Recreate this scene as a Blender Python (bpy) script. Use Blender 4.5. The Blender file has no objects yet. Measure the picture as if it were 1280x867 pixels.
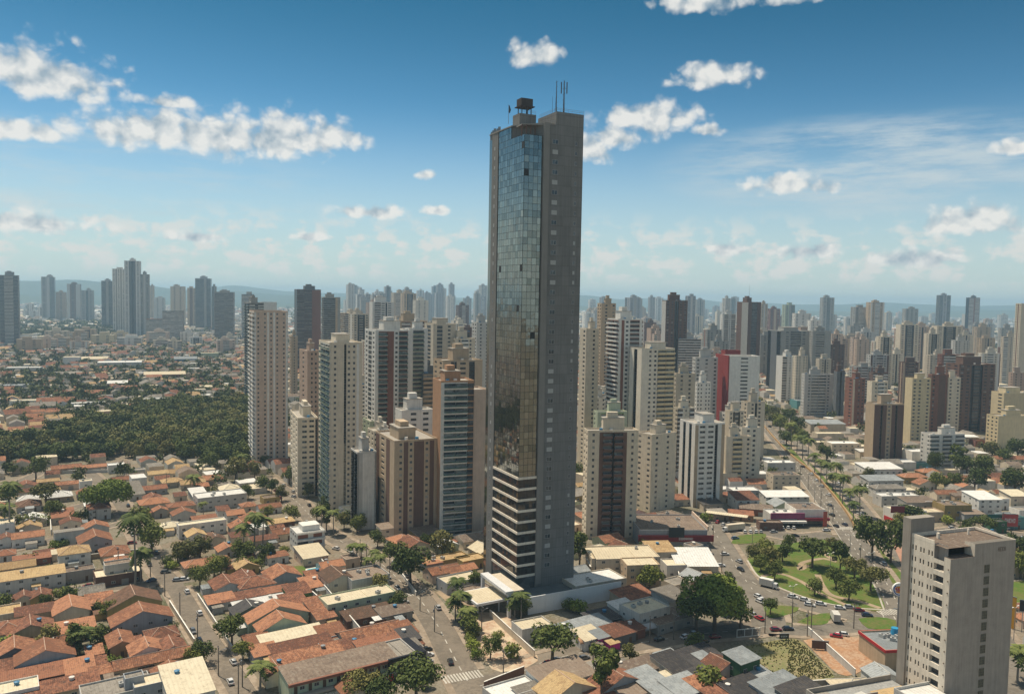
import bpy, math, random
from mathutils import Vector, Matrix
import numpy as np

S = bpy.context.scene
COL = S.collection
# ------------------------------------------------------------------ camera
CAM_H = 118.0
TH, RO, FPX = math.radians(3.46), math.radians(1.0), 1000.0
_F = Vector((0, math.cos(TH), -math.sin(TH)))
_U0 = Vector((0, math.sin(TH), math.cos(TH)))
_R0 = Vector((1, 0, 0))
_R = _R0 * math.cos(RO) + _U0 * math.sin(RO)
_U = _U0 * math.cos(RO) - _R0 * math.sin(RO)
CP = Vector((0, 0, CAM_H))
cam_d = bpy.data.cameras.new('camera')
cam = bpy.data.objects.new('camera', cam_d)
COL.objects.link(cam)
cam.matrix_world = Matrix(((_R.x, _U.x, -_F.x, 0), (_R.y, _U.y, -_F.y, 0), (_R.z, _U.z, -_F.z, CAM_H), (0, 0, 0, 1)))
cam_d.sensor_width = 36.0
cam_d.lens = 36.0 * FPX / 1280.0
cam_d.clip_start = 1.0
cam_d.clip_end = 90000.0
S.camera = cam
# ------------------------------------------------------------------ sun, sky, exposure
SUN_EL = math.radians(66)
SUNH = Vector((-0.77, 0.64)).normalized()          # horizontal direction towards the sun
S.view_settings.view_transform = 'Standard'
S.view_settings.look = 'None'
S.view_settings.gamma = 1.0
S.view_settings.use_curve_mapping = False
S.view_settings.exposure = 0.06
SKY_STRENGTH = 0.11
SUN_STRENGTH = 4.8
sl = bpy.data.lights.new('sun', 'SUN')
sl.energy = SUN_STRENGTH
sl.angle = math.radians(0.5)
sl.color = (1.0, 0.88, 0.70)
so = bpy.data.objects.new('sun', sl)
COL.objects.link(so)
sd = Vector((SUNH.x * math.cos(SUN_EL), SUNH.y * math.cos(SUN_EL), math.sin(SUN_EL)))
so.rotation_euler = sd.to_track_quat('Z', 'Y').to_euler()
so.location = (0, 0, 400)

W_ = bpy.data.worlds.new('World')
S.world = W_
W_.use_nodes = True


class NT:
    """small helper to write node trees as expressions"""
    def __init__(s, tree):
        s.t = tree
        s.l = tree.links

    def n(s, typ, **kw):
        nd = s.t.nodes.new(typ)
        for k, v in kw.items():
            setattr(nd, k, v)
        return nd

    def put(s, sock, v):
        if isinstance(v, bpy.types.NodeSocket):
            s.l.new(v, sock)
        elif v is not None:
            sock.default_value = v

    def m(s, op, a, b=None, c=None, clamp=False):
        nd = s.n('ShaderNodeMath', operation=op)
        nd.use_clamp = clamp
        s.put(nd.inputs[0], a)
        s.put(nd.inputs[1], b)
        if c is not None:
            s.put(nd.inputs[2], c)
        return nd.outputs[0]

    def mix(s, f, a, b, mode='MIX'):
        nd = s.n('ShaderNodeMix', data_type='RGBA', blend_type=mode)
        s.put(nd.inputs[0], f)
        s.put(nd.inputs[6], a)
        s.put(nd.inputs[7], b)
        return nd.outputs[2]

    def ss(s, v, a, b):
        nd = s.n('ShaderNodeMapRange', interpolation_type='SMOOTHSTEP')
        s.put(nd.inputs[0], v)
        nd.inputs[1].default_value = a
        nd.inputs[2].default_value = b
        return nd.outputs[0]

    def noise(s, vec, scale, detail=4.0, rough=0.55):
        nd = s.n('ShaderNodeTexNoise')
        s.put(nd.inputs['Vector'], vec)
        nd.inputs['Scale'].default_value = scale
        nd.inputs['Detail'].default_value = detail
        nd.inputs['Roughness'].default_value = rough
        return nd.outputs[0]

    def mapv(s, vec, sc=(1, 1, 1), loc=(0, 0, 0), rot=(0, 0, 0)):
        nd = s.n('ShaderNodeMapping')
        s.put(nd.inputs[0], vec)
        nd.inputs[1].default_value = loc
        nd.inputs[2].default_value = rot
        nd.inputs[3].default_value = sc
        return nd.outputs[0]


def build_world():
    t = NT(W_.node_tree)
    t.t.nodes.clear()
    sky = t.n('ShaderNodeTexSky')
    sky.sky_type = 'NISHITA'
    sky.sun_disc = False
    sky.sun_elevation = SUN_EL
    sky.sun_rotation = math.atan2(SUNH.x, SUNH.y)
    sky.altitude = 700
    sky.air_density = 1.0
    sky.dust_density = 0.6
    sky.ozone_density = 2.2
    gm = t.n('ShaderNodeGamma')
    t.put(gm.inputs[0], t.mix(1.0, sky.outputs[0], (0.1, 0.1, 0.1, 1), 'MULTIPLY'))
    gm.inputs[1].default_value = 1.3
    skyc = t.mix(1.0, gm.outputs[0], (9.4, 12.3, 12.0, 1), 'MULTIPLY')
    tc = t.n('ShaderNodeTexCoord').outputs['Generated']
    sx = t.n('ShaderNodeSeparateXYZ')
    t.l.new(tc, sx.inputs[0])
    az = t.m('ARCTAN2', sx.outputs[0], sx.outputs[1])
    el = t.m('ARCSINE', sx.outputs[2])
    # deeper towards the zenith, milky over the horizon
    skyc = t.mix(t.ss(el, 0.02, 0.42), skyc, t.mix(1.0, skyc, (0.16, 0.50, 0.48, 1), 'MULTIPLY'))
    kk = 1.0 / SKY_STRENGTH
    milk = t.m('MULTIPLY', t.m('SUBTRACT', 1.0, t.ss(el, 0.0, 0.24)), 0.80)
    skyc = t.mix(milk, skyc, (0.56 * kk, 0.635 * kk, 0.63 * kk, 1))
    # pale veil overhead, out of view, added to raise the fill light
    fill_veil = t.m('MULTIPLY', t.ss(el, 0.55, 0.95), t.ss(t.noise(tc, 2.2, 5.0, 0.6), 0.30, 0.62))
    skyc = t.mix(t.m('MULTIPLY', fill_veil, 0.8), skyc, (0.66 * kk, 0.67 * kk, 0.64 * kk, 1))
    cv = t.n('ShaderNodeCombineXYZ')
    t.l.new(az, cv.inputs[0])
    t.l.new(el, cv.inputs[1])
    v = cv.outputs[0]

    def dirpx(x, y):
        d = _F * FPX + _R * (x - 640) - _U * (y - 433.5)
        d.normalize()
        return math.atan2(d.x, d.y), math.asin(d.z)
    # cumulus groups: centre in the frame of the photograph's sky, half sizes in thousandths of a radian
    blobs = [(40, 95, 84, 38), (18, 165, 60, 15), (190, 168, 95, 27), (262, 172, 95, 34), (340, 172, 95, 33), (400, 176, 50, 26), (210, 152, 34, 20), (312, 158, 30, 18),
             (462, 266, 52, 11), (545, 265, 20, 8), (536, 219, 15, 9), (667, 70, 36, 19), (890, 99, 50, 18),
             (812, 153, 64, 28), (770, 172, 40, 20), (735, 188, 34, 24), (880, 164, 22, 10), (880, 4, 60, 16), (1000, -4, 40, 10),
             (1222, 279, 58, 22), (990, 232, 60, 16), (915, 312, 28, 13), (1012, 314, 44, 13),
             (1124, 323, 32, 15), (1170, 322, 30, 14), (45, 280, 66, 15), (243, 297, 38, 8), (395, 297, 34, 7), (1275, 186, 30, 10), (205, 128, 36, 10)]
    fld = None
    for (x, y, rx, ry) in blobs:
        a, e = dirpx(x, y)
        dx = t.m('MULTIPLY', t.m('SUBTRACT', az, a), 1000.0 / rx)
        dy = t.m('MULTIPLY', t.m('SUBTRACT', el, e), 1000.0 / ry)
        dn = t.m('MULTIPLY', t.m('MINIMUM', dy, 0.0), 1.45)
        dyy = t.m('ADD', t.m('MAXIMUM', dy, 0.0), dn)
        r = t.m('SQRT', t.m('ADD', t.m('MULTIPLY', dx, dx), t.m('MULTIPLY', dyy, dyy)))
        f = t.m('SUBTRACT', 1.0, r)
        fld = f if fld is None else t.m('MAXIMUM', fld, f)

    def puffs(off):
        """billowing heads: rounded cells at three sizes plus soft noise"""
        vv = t.mapv(v, (1, 1.15, 1), (off[0], off[1], 0))
        nz = t.n('ShaderNodeTexNoise')
        t.put(nz.inputs['Vector'], vv)
        nz.inputs['Scale'].default_value = 30.0
        nz.inputs['Detail'].default_value = 5.0
        wv = t.n('ShaderNodeVectorMath', operation='SCALE')
        t.l.new(nz.outputs['Color'], wv.inputs[0])
        wv.inputs[3].default_value = 0.022
        ad = t.n('ShaderNodeVectorMath', operation='ADD')
        t.l.new(vv, ad.inputs[0])
        t.l.new(wv.outputs[0], ad.inputs[1])
        tot = None
        for (sc_, w_) in ((34.0, 0.64), (80.0, 0.28), (190.0, 0.09)):
            vo = t.n('ShaderNodeTexVoronoi', feature='SMOOTH_F1', voronoi_dimensions='2D')
            t.put(vo.inputs['Vector'], ad.outputs[0])
            vo.inputs['Scale'].default_value = sc_
            vo.inputs['Smoothness'].default_value = 0.35
            q = t.m('MULTIPLY', t.m('SUBTRACT', 0.42, vo.outputs['Distance']), w_ * 2.0)
            tot = q if tot is None else t.m('ADD', tot, q)
        return t.m('ADD', tot, t.m('MULTIPLY', t.m('SUBTRACT', nz.outputs[0], 0.5), 1.7))
    n1 = puffs((0, 0))
    n1o = puffs((0.007, -0.011))
    dens = t.m('ADD', t.m('MULTIPLY', fld, 1.5), n1)
    big = t.ss(dens, -0.2, 0.95)
    inside = t.ss(fld, -0.50, -0.12)
    big = t.m('MULTIPLY', big, inside)
    # rows of small cumulus low over the horizon
    vb = t.mapv(v, (1, 2.6, 1), (0.7, 0.2, 0))
    nb = t.noise(vb, 24.0, 6.0, 0.6)
    band = t.m('MULTIPLY', t.ss(el, 0.012, 0.035), t.m('SUBTRACT', 1.0, t.ss(el, 0.062, 0.115)))
    low = t.m('ADD', t.m('MULTIPLY', t.m('SUBTRACT', nb, 0.5), 3.2), t.m('MULTIPLY', n1, 0.9))
    low = t.m('MULTIPLY', t.ss(low, -0.25, 0.55), band)
    low = t.m('MULTIPLY', low, 0.85)
    # thin high streaks
    vc = t.mapv(v, (1.0, 6.0, 1), (0, 0, 0), (0, 0, 0.12))
    ncir = t.noise(vc, 7.0, 8.0, 0.66)
    a, e = dirpx(1085, 208)
    dx = t.m('MULTIPLY', t.m('SUBTRACT', az, a), 1000 / 250.0)
    dy = t.m('MULTIPLY', t.m('SUBTRACT', el, e), 1000 / 62.0)
    ell = t.m('SUBTRACT', 1.0, t.m('ADD', t.m('MULTIPLY', dx, dx), t.m('MULTIPLY', dy, dy)))
    cir = t.m('MULTIPLY', t.ss(ell, -0.1, 0.9), t.ss(ncir, 0.34, 0.66))
    a, e = dirpx(120, 235)
    dx = t.m('MULTIPLY', t.m('SUBTRACT', az, a), 1000 / 330.0)
    dy = t.m('MULTIPLY', t.m('SUBTRACT', el, e), 1000 / 95.0)
    ell2 = t.m('SUBTRACT', 1.0, t.m('ADD', t.m('MULTIPLY', dx, dx), t.m('MULTIPLY', dy, dy)))
    cir2 = t.m('MULTIPLY', t.m('MULTIPLY', t.ss(ell2, 0, 1.0), t.ss(ncir, 0.40, 0.75)), 0.55)
    cirt = t.m('MAXIMUM', t.m('MULTIPLY', cir, 0.85), cir2)
    # light and dark in the cloud body: density towards the sun side against density here
    rim = t.m('SUBTRACT', n1, n1o)
    sh = t.m('ADD', 0.70, t.m('MULTIPLY', rim, 0.95))
    sh = t.m('SUBTRACT', sh, t.m('MULTIPLY', t.m('MINIMUM', t.m('MAXIMUM', dens, 0), 1.6), 0.08), clamp=True)
    K = 1.0 / SKY_STRENGTH
    ccol = t.mix(sh, (0.36 * K, 0.44 * K, 0.50 * K, 1), (0.82 * K, 0.81 * K, 0.77 * K, 1))
    c = t.mix(cirt, skyc, (0.55 * K, 0.63 * K, 0.66 * K, 1))
    c = t.mix(low, c, (0.74 * K, 0.73 * K, 0.69 * K, 1))
    c = t.mix(t.m('MULTIPLY', big, 0.93), c, ccol)
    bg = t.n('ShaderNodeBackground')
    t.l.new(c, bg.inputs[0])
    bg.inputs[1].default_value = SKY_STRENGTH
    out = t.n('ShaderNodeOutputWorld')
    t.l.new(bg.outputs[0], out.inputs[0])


build_world()
cy = S.cycles
cy.use_denoising = True
try:
    cy.denoiser = 'OPENIMAGEDENOISE'
except Exception:
    pass
cy.max_bounces = 5
cy.diffuse_bounces = 2
cy.glossy_bounces = 3
cy.transmission_bounces = 2
cy.transparent_max_bounces = 6
cy.volume_bounces = 1
cy.caustics_reflective = False
cy.caustics_refractive = False


# ------------------------------------------------------------------ geometry of the view
def Wp(px, py, z=0.0):
    d = _F * FPX + _R * (px - 640.0) - _U * (py - 433.5)
    if d.z >= -1e-6 and z < CAM_H:
        raise ValueError('above horizon %s %s' % (px, py))
    k = (z - CAM_H) / d.z
    return CP + d * k


def Pj(p):
    d = Vector(p) - CP
    f = d.dot(_F)
    return 640 + FPX * d.dot(_R) / f, 433.5 - FPX * d.dot(_U) / f


def z_at(px, py, X, Y):
    """height of the point seen at row py above world position X, Y"""
    lo, hi = -20.0, 400.0
    for _ in range(40):
        m = (lo + hi) / 2
        if Pj((X, Y, m))[1] > py:
            lo = m
        else:
            hi = m
    return (lo + hi) / 2


GY = math.radians(33.0)     # street grid of the quarter
V = Vector((math.cos(GY), math.sin(GY)))
U = Vector((-math.sin(GY), math.cos(GY)))
# ------------------------------------------------------------------ materials
MATS = {}


def new_mat(name):
    m = bpy.data.materials.new(name)
    m.use_nodes = True
    t = NT(m.node_tree)
    b = m.node_tree.nodes['Principled BSDF']
    return m, t, b


def wall_mat(name, col, rough=0.85, var=0.22, streak=0.25, scale=0.35):
    """painted render / concrete: blotches, vertical weather streaks, fine grain"""
    if name in MATS:
        return MATS[name]
    m, t, b = new_mat(name)
    tc = t.n('ShaderNodeTexCoord').outputs['Object']
    n1 = t.noise(tc, scale, 5.0, 0.6)
    n2 = t.noise(t.mapv(tc, (1.3, 1.3, 0.07)), 1.1, 3.0, 0.6)
    n3 = t.noise(tc, 4.0, 2.0)
    oi = t.n('ShaderNodeObjectInfo').outputs['Random']
    f = t.m('ADD', t.m('MULTIPLY', t.m('SUBTRACT', n1, 0.5), var * 2), t.m('MULTIPLY', t.m('SUBTRACT', n2, 0.5), streak * 2))
    f = t.m('ADD', f, t.m('MULTIPLY', t.m('SUBTRACT', n3, 0.5), var))
    f = t.m('ADD', f, t.m('MULTIPLY', t.m('SUBTRACT', oi, 0.5), 0.16))
    f = t.m('ADD', f, 1.0)
    c = t.mix(1.0, (*col, 1), (1, 1, 1, 1), 'MULTIPLY')
    sc = t.n('ShaderNodeVectorMath', operation='SCALE')
    t.put(sc.inputs[0], c)
    t.put(sc.inputs[3], f)
    t.l.new(sc.outputs[0], b.inputs['Base Color'])
    b.inputs['Roughness'].default_value = rough
    b.inputs['Specular IOR Level'].default_value = 0.25
    MATS[name] = m
    return m


def glass_mat(name, col, rough=0.12, metal=0.0, spec=0.6, var=0.5, scale=1.0):
    if name in MATS:
        return MATS[name]
    m, t, b = new_mat(name)
    tc = t.n('ShaderNodeTexCoord').outputs['Object']
    wn = t.n('ShaderNodeTexVoronoi')
    t.put(wn.inputs['Vector'], tc)
    wn.inputs['Scale'].default_value = 0.45 * scale
    g = t.n('ShaderNodeSeparateColor')
    t.l.new(wn.outputs['Color'], g.inputs[0])
    f = t.m('ADD', t.m('MULTIPLY', g.outputs[0], var * 2), 1 - var)
    sc = t.n('ShaderNodeVectorMath', operation='SCALE')
    sc.inputs[0].default_value = col
    t.put(sc.inputs[3], f)
    t.l.new(sc.outputs[0], b.inputs['Base Color'])
    b.inputs['Roughness'].default_value = rough
    b.inputs['Metallic'].default_value = metal
    b.inputs['Specular IOR Level'].default_value = spec
    MATS[name] = m
    return m


def tile_mat(name, c1, c2, c3, pitch=0.55, amt=1.0):
    """clay or sheet roof: channels down the slope, courses across, tiles of mixed age"""
    if name in MATS:
        return MATS[name]
    m, t, b = new_mat(name)
    tc = t.n('ShaderNodeTexCoord').outputs['Object']
    oi = t.n('ShaderNodeObjectInfo').outputs['Random']
    loc = t.n('ShaderNodeCombineXYZ')
    t.put(loc.inputs[0], t.m('MULTIPLY', oi, 60.0))
    t.put(loc.inputs[1], t.m('MULTIPLY', oi, 37.0))
    va = t.n('ShaderNodeVectorMath', operation='ADD')
    t.l.new(tc, va.inputs[0])
    t.l.new(loc.outputs[0], va.inputs[1])
    v = va.outputs[0]
    big = t.noise(v, 0.22, 5.0, 0.65)
    vo = t.n('ShaderNodeTexVoronoi')
    t.put(vo.inputs['Vector'], t.mapv(v, (2.2, 1.5, 0.2)))
    vo.inputs['Scale'].default_value = 1.0
    sp = t.n('ShaderNodeSeparateColor')
    t.l.new(vo.outputs['Color'], sp.inputs[0])
    fine = t.noise(v, 2.6, 3.0, 0.7)
    k = t.m('ADD', t.m('MULTIPLY', t.m('SUBTRACT', big, 0.5), 2.6), t.m('MULTIPLY', t.m('SUBTRACT', sp.outputs[0], 0.5), 1.1 * amt))
    k = t.m('ADD', k, t.m('MULTIPLY', t.m('SUBTRACT', oi, 0.5), 1.4))
    k = t.m('ADD', k, t.m('MULTIPLY', t.m('SUBTRACT', fine, 0.5), 2.2 * amt))
    k = t.m('ADD', k, 0.5, clamp=True)
    c = t.mix(k, (*c2, 1), (*c1, 1))
    moss = t.ss(t.noise(v, 0.75, 6.0, 0.78), 0.50, 0.68)
    c = t.mix(t.m('MULTIPLY', moss, 0.70), c, (*c3, 1))
    t.l.new(c, b.inputs['Base Color'])
    wv = t.n('ShaderNodeTexWave', wave_type='BANDS', bands_direction='X')
    t.put(wv.inputs['Vector'], tc)
    wv.inputs['Scale'].default_value = 0.314 / pitch
    wv.inputs['Distortion'].default_value = 0.6
    bp = t.n('ShaderNodeBump')
    bp.inputs['Strength'].default_value = 0.8
    bp.inputs['Distance'].default_value = 0.16
    t.l.new(wv.outputs[0], bp.inputs['Height'])
    t.l.new(bp.outputs[0], b.inputs['Normal'])
    b.inputs['Roughness'].default_value = 0.9
    b.inputs['Specular IOR Level'].default_value = 0.15
    MATS[name] = m
    return m


def plain_mat(name, col, rough=0.6, metal=0.0, spec=0.4, coat=0.0):
    if name in MATS:
        return MATS[name]
    m, t, b = new_mat(name)
    tc = t.n('ShaderNodeTexCoord').outputs['Object']
    n = t.noise(tc, 1.5, 3.0)
    sc = t.n('ShaderNodeVectorMath', operation='SCALE')
    sc.inputs[0].default_value = col
    t.put(sc.inputs[3], t.m('ADD', 0.9, t.m('MULTIPLY', n, 0.2)))
    t.l.new(sc.outputs[0], b.inputs['Base Color'])
    b.inputs['Roughness'].default_value = rough
    b.inputs['Metallic'].default_value = metal
    b.inputs['Specular IOR Level'].default_value = spec
    b.inputs['Coat Weight'].default_value = coat
    MATS[name] = m
    return m


def leaf_mat(name, c1, c2):
    if name in MATS:
        return MATS[name]
    m, t, b = new_mat(name)
    tc = t.n('ShaderNodeTexCoord').outputs['Object']
    oi = t.n('ShaderNodeObjectInfo').outputs['Random']
    n = t.noise(tc, 0.9, 4.0, 0.7)
    vo = t.n('ShaderNodeTexVoronoi')
    t.put(vo.inputs['Vector'], tc)
    vo.inputs['Scale'].default_value = 1.6
    sp = t.n('ShaderNodeSeparateColor')
    t.l.new(vo.outputs['Color'], sp.inputs[0])
    k = t.m('ADD', t.m('MULTIPLY', t.m('SUBTRACT', n, 0.5), 1.8), t.m('MULTIPLY', t.m('SUBTRACT', sp.outputs[0], 0.5), 0.8))
    k = t.m('ADD', k, t.m('MULTIPLY', t.m('SUBTRACT', oi, 0.5), 1.0))
    k = t.m('ADD', k, 0.5, clamp=True)
    c = t.mix(k, (*c1, 1), (*c2, 1))
    t.l.new(c, b.inputs['Base Color'])
    b.inputs['Roughness'].default_value = 0.75
    b.inputs['Specular IOR Level'].default_value = 0.18
    MATS[name] = m
    return m


def ground_mat(name, cols, scales=(0.02, 0.15, 1.2), rough=0.95):
    """mix of three surface colours by noise at three scales"""
    if name in MATS:
        return MATS[name]
    m, t, b = new_mat(name)
    tc = t.n('ShaderNodeNewGeometry').outputs['Position']
    a = t.noise(tc, scales[0], 6.0, 0.6)
    bb = t.noise(tc, scales[1], 6.0, 0.65)
    d = t.noise(tc, scales[2], 5.0, 0.7)
    k1 = t.ss(t.m('ADD', t.m('MULTIPLY', a, 0.6), t.m('MULTIPLY', bb, 0.5)), 0.47, 0.63)
    k2 = t.ss(t.m('ADD', t.m('MULTIPLY', bb, 0.55), t.m('MULTIPLY', d, 0.5)), 0.46, 0.60)
    c = t.mix(k1, (*cols[0], 1), (*cols[1], 1))
    c = t.mix(t.m('MULTIPLY', k2, 0.8), c, (*cols[2], 1))
    sc = t.n('ShaderNodeVectorMath', operation='SCALE')
    t.put(sc.inputs[0], c)
    t.put(sc.inputs[3], t.m('ADD', 0.72, t.m('MULTIPLY', d, 0.56)))
    t.l.new(sc.outputs[0], b.inputs['Base Color'])
    b.inputs['Roughness'].default_value = rough
    b.inputs['Specular IOR Level'].default_value = 0.15
    MATS[name] = m
    return m


COLS = {
    'cream': (0.68, 0.585, 0.45), 'white': (0.74, 0.71, 0.65), 'tan': (0.50, 0.38, 0.26), 'brown': (0.17, 0.10, 0.075),
    'grey': (0.36, 0.35, 0.32), 'darkgrey': (0.15, 0.155, 0.16), 'pink': (0.47, 0.34, 0.26), 'yellow': (0.66, 0.54, 0.34),
    'palegrey': (0.54, 0.52, 0.48), 'redbrown': (0.25, 0.115, 0.08), 'red': (0.28, 0.05, 0.045), 'orange': (0.44, 0.255, 0.15),
    'green': (0.20, 0.34, 0.12), 'palegreen': (0.45, 0.50, 0.36), 'blue': (0.14, 0.25, 0.36), 'palepink': (0.60, 0.46, 0.36),
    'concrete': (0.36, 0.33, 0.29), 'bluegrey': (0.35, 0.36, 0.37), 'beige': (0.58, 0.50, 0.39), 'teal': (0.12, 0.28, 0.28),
    'towergrey': (0.215, 0.208, 0.198), 'ochre': (0.38, 0.28, 0.12), 'purple': (0.22, 0.05, 0.12), 'magenta': (0.55, 0.05, 0.25),
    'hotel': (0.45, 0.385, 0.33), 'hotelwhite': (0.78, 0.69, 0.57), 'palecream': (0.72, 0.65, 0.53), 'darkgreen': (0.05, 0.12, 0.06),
}


def wm(c, **kw):
    return wall_mat('render_' + c, COLS[c], **kw)


GLASS = [glass_mat('window_dark', (0.028, 0.036, 0.045)), glass_mat('window_mid', (0.075, 0.088, 0.095)),
         glass_mat('window_curtain', (0.30, 0.28, 0.24), rough=0.5), glass_mat('balcony_green', (0.10, 0.17, 0.15), rough=0.1)]
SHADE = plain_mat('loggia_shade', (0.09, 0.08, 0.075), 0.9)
CONCR = wm('concrete')
ROOFS = {
    'orange': tile_mat('clay_orange', (0.47, 0.225, 0.130), (0.235, 0.108, 0.066), (0.15, 0.11, 0.085)),
    'rust': tile_mat('clay_rust', (0.34, 0.155, 0.095), (0.150, 0.072, 0.050), (0.09, 0.075, 0.062)),
    'darktile': tile_mat('clay_dark', (0.22, 0.125, 0.085), (0.11, 0.07, 0.05), (0.09, 0.08, 0.065)),
    'tan': tile_mat('clay_tan', (0.56, 0.40, 0.21), (0.38, 0.25, 0.13), (0.28, 0.20, 0.12)),
    'grey': tile_mat('fibre_grey', (0.32, 0.29, 0.25), (0.19, 0.17, 0.145), (0.12, 0.11, 0.10), 1.0, 0.5),
    'white': tile_mat('sheet_white', (0.74, 0.73, 0.70), (0.60, 0.59, 0.56), (0.42, 0.39, 0.34), 1.2, 0.3),
    'cream': tile_mat('sheet_cream', (0.70, 0.62, 0.46), (0.58, 0.50, 0.36), (0.40, 0.33, 0.24), 1.2, 0.3),
    'blue': tile_mat('sheet_blue', (0.36, 0.38, 0.385), (0.22, 0.24, 0.25), (0.15, 0.14, 0.13), 1.0, 0.4),
    'black': tile_mat('sheet_black', (0.085, 0.080, 0.080), (0.05, 0.048, 0.05), (0.13, 0.11, 0.09), 1.0, 0.6),
    'brown': tile_mat('felt_brown', (0.26, 0.20, 0.155), (0.16, 0.12, 0.095), (0.36, 0.31, 0.25), 1.4, 0.7),
}
RWORD = {'orange': 'orange-tiled', 'rust': 'rust-tiled', 'darktile': 'dark-tiled', 'tan': 'tan-tiled', 'grey': 'grey-sheeted',
         'white': 'white-roofed', 'cream': 'cream-roofed', 'blue': 'blue-grey-roofed', 'black': 'black-roofed', 'brown': 'brown-roofed'}
METAL = plain_mat('galvanised', (0.30, 0.31, 0.32), 0.45, 0.6)
WOODP = wall_mat('pole_concrete', (0.20, 0.17, 0.14))
BARK = wall_mat('bark', (0.16, 0.12, 0.085), var=0.5)
PALMBARK = wall_mat('palm_bark', (0.28, 0.25, 0.21), var=0.4)
TANKBLUE = plain_mat('tank_blue', (0.05, 0.20, 0.36), 0.5)
RUBBER = plain_mat('tyre_rubber', (0.02, 0.02, 0.02), 0.8)
WINDOWFRAME = plain_mat('window_frame', (0.5, 0.49, 0.46), 0.5)
DOORM = plain_mat('door_brown', (0.12, 0.07, 0.04), 0.6)


# ------------------------------------------------------------------ mesh helpers
class MB:
    def __init__(s):
        s.v = []
        s.f = []
        s.mi = []

    def quad(s, a, b, c, d, m=0):
        i = len(s.v)
        s.v += [tuple(a), tuple(b), tuple(c), tuple(d)]
        s.f.append((i, i + 1, i + 2, i + 3))
        s.mi.append(m)

    def tri(s, a, b, c, m=0):
        i = len(s.v)
        s.v += [tuple(a), tuple(b), tuple(c)]
        s.f.append((i, i + 1, i + 2))
        s.mi.append(m)

    def poly(s, pts, m=0):
        i = len(s.v)
        s.v += [tuple(p) for p in pts]
        s.f.append(tuple(range(i, i + len(pts))))
        s.mi.append(m)

    def box(s, x0, y0, z0, x1, y1, z1, m=0, bottom=True):
        i = len(s.v)
        s.v += [(x0, y0, z0), (x1, y0, z0), (x1, y1, z0), (x0, y1, z0), (x0, y0, z1), (x1, y0, z1), (x1, y1, z1), (x0, y1, z1)]
        F = [(4, 5, 6, 7), (0, 1, 5, 4), (1, 2, 6, 5), (2, 3, 7, 6), (3, 0, 4, 7)] + ([(3, 2, 1, 0)] if bottom else [])
        for q in F:
            s.f.append(tuple(i + k for k in q))
            s.mi.append(m)

    def obox(s, o, ex, ey, x0, y0, z0, x1, y1, z1, m=0):
        """box in a rotated frame: origin o, unit axes ex, ey (2-D)"""
        i = len(s.v)
        for z in (z0, z1):
            for (x, y) in ((x0, y0), (x1, y0), (x1, y1), (x0, y1)):
                s.v.append((o[0] + ex[0] * x + ey[0] * y, o[1] + ex[1] * x + ey[1] * y, z))
        for q in ((3, 2, 1, 0), (4, 5, 6, 7), (0, 1, 5, 4), (1, 2, 6, 5), (2, 3, 7, 6), (3, 0, 4, 7)):
            s.f.append(tuple(i + k for k in q))
            s.mi.append(m)

    def prism(s, pts, z0, z1, m=0, mt=None, cap=True):
        n = len(pts)
        i = len(s.v)
        s.v += [(p[0], p[1], z0) for p in pts] + [(p[0], p[1], z1) for p in pts]
        for k in range(n):
            s.f.append((i + k, i + (k + 1) % n, i + n + (k + 1) % n, i + n + k))
            s.mi.append(m)
        if cap:
            s.f.append(tuple(i + n + k for k in range(n)))
            s.mi.append(m if mt is None else mt)

    def tube(s, p0, p1, r0, r1, seg=8, m=0, cap=True):
        p0, p1 = Vector(p0), Vector(p1)
        d = (p1 - p0).normalized()
        a = d.orthogonal().normalized()
        b = d.cross(a)
        i = len(s.v)
        for (p, r) in ((p0, r0), (p1, r1)):
            for k in range(seg):
                th = 2 * math.pi * k / seg
                q = p + a * (r * math.cos(th)) + b * (r * math.sin(th))
                s.v.append(tuple(q))
        for k in range(seg):
            k2 = (k + 1) % seg
            s.f.append((i + k, i + k2, i + seg + k2, i + seg + k))
            s.mi.append(m)
        if cap:
            s.f.append(tuple(i + seg + k for k in range(seg)))
            s.mi.append(m)
            s.f.append(tuple(i + seg - 1 - k for k in range(seg)))
            s.mi.append(m)

    def mesh(s, name, mats):
        me = bpy.data.meshes.new(name)
        me.from_pydata(s.v, [], s.f)
        for m in mats:
            me.materials.append(m)
        if len(mats) > 1:
            me.polygons.foreach_set('material_index', s.mi)
        me.update()
        return me

    def obj(s, name, mats, parent=None, loc=None, rot=0.0, smooth=False):
        me = s.mesh(name, mats)
        if smooth:
            me.polygons.foreach_set('use_smooth', [True] * len(me.polygons))
        return link(name, me, parent, loc, rot)


def link(name, me, parent=None, loc=None, rot=0.0):
    o = bpy.data.objects.new(name, me)
    COL.objects.link(o)
    if parent is not None:
        o.parent = parent
    if loc is not None:
        o.location = loc
    if rot:
        o.rotation_euler = (0, 0, rot)
    return o


THINGS = []


def thing(name, label, cat, loc=(0, 0, 0), rot=0.0, group=None):
    o = bpy.data.objects.new(name, None)
    COL.objects.link(o)
    o.location = loc
    o.rotation_euler = (0, 0, rot)
    o.empty_display_size = 1
    return tag(o, label, cat, group)


def tag(o, label, cat, group=None, rel=True):
    o['label'] = label
    o['category'] = cat
    if group:
        o['group'] = group
    THINGS.append(o)
    return o


def struct(o):
    o['kind'] = 'structure'
    return o


# ------------------------------------------------------------------ occupancy (what ground is taken), 2 m cells
OX0, OY0, OC = -1100.0, 120.0, 2.0
ONX, ONY = 1400, 1300
OCC = np.zeros((ONX, ONY), np.uint8)       # 1 road, 2 building, 4 park / reserved, 8 tree


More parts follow.
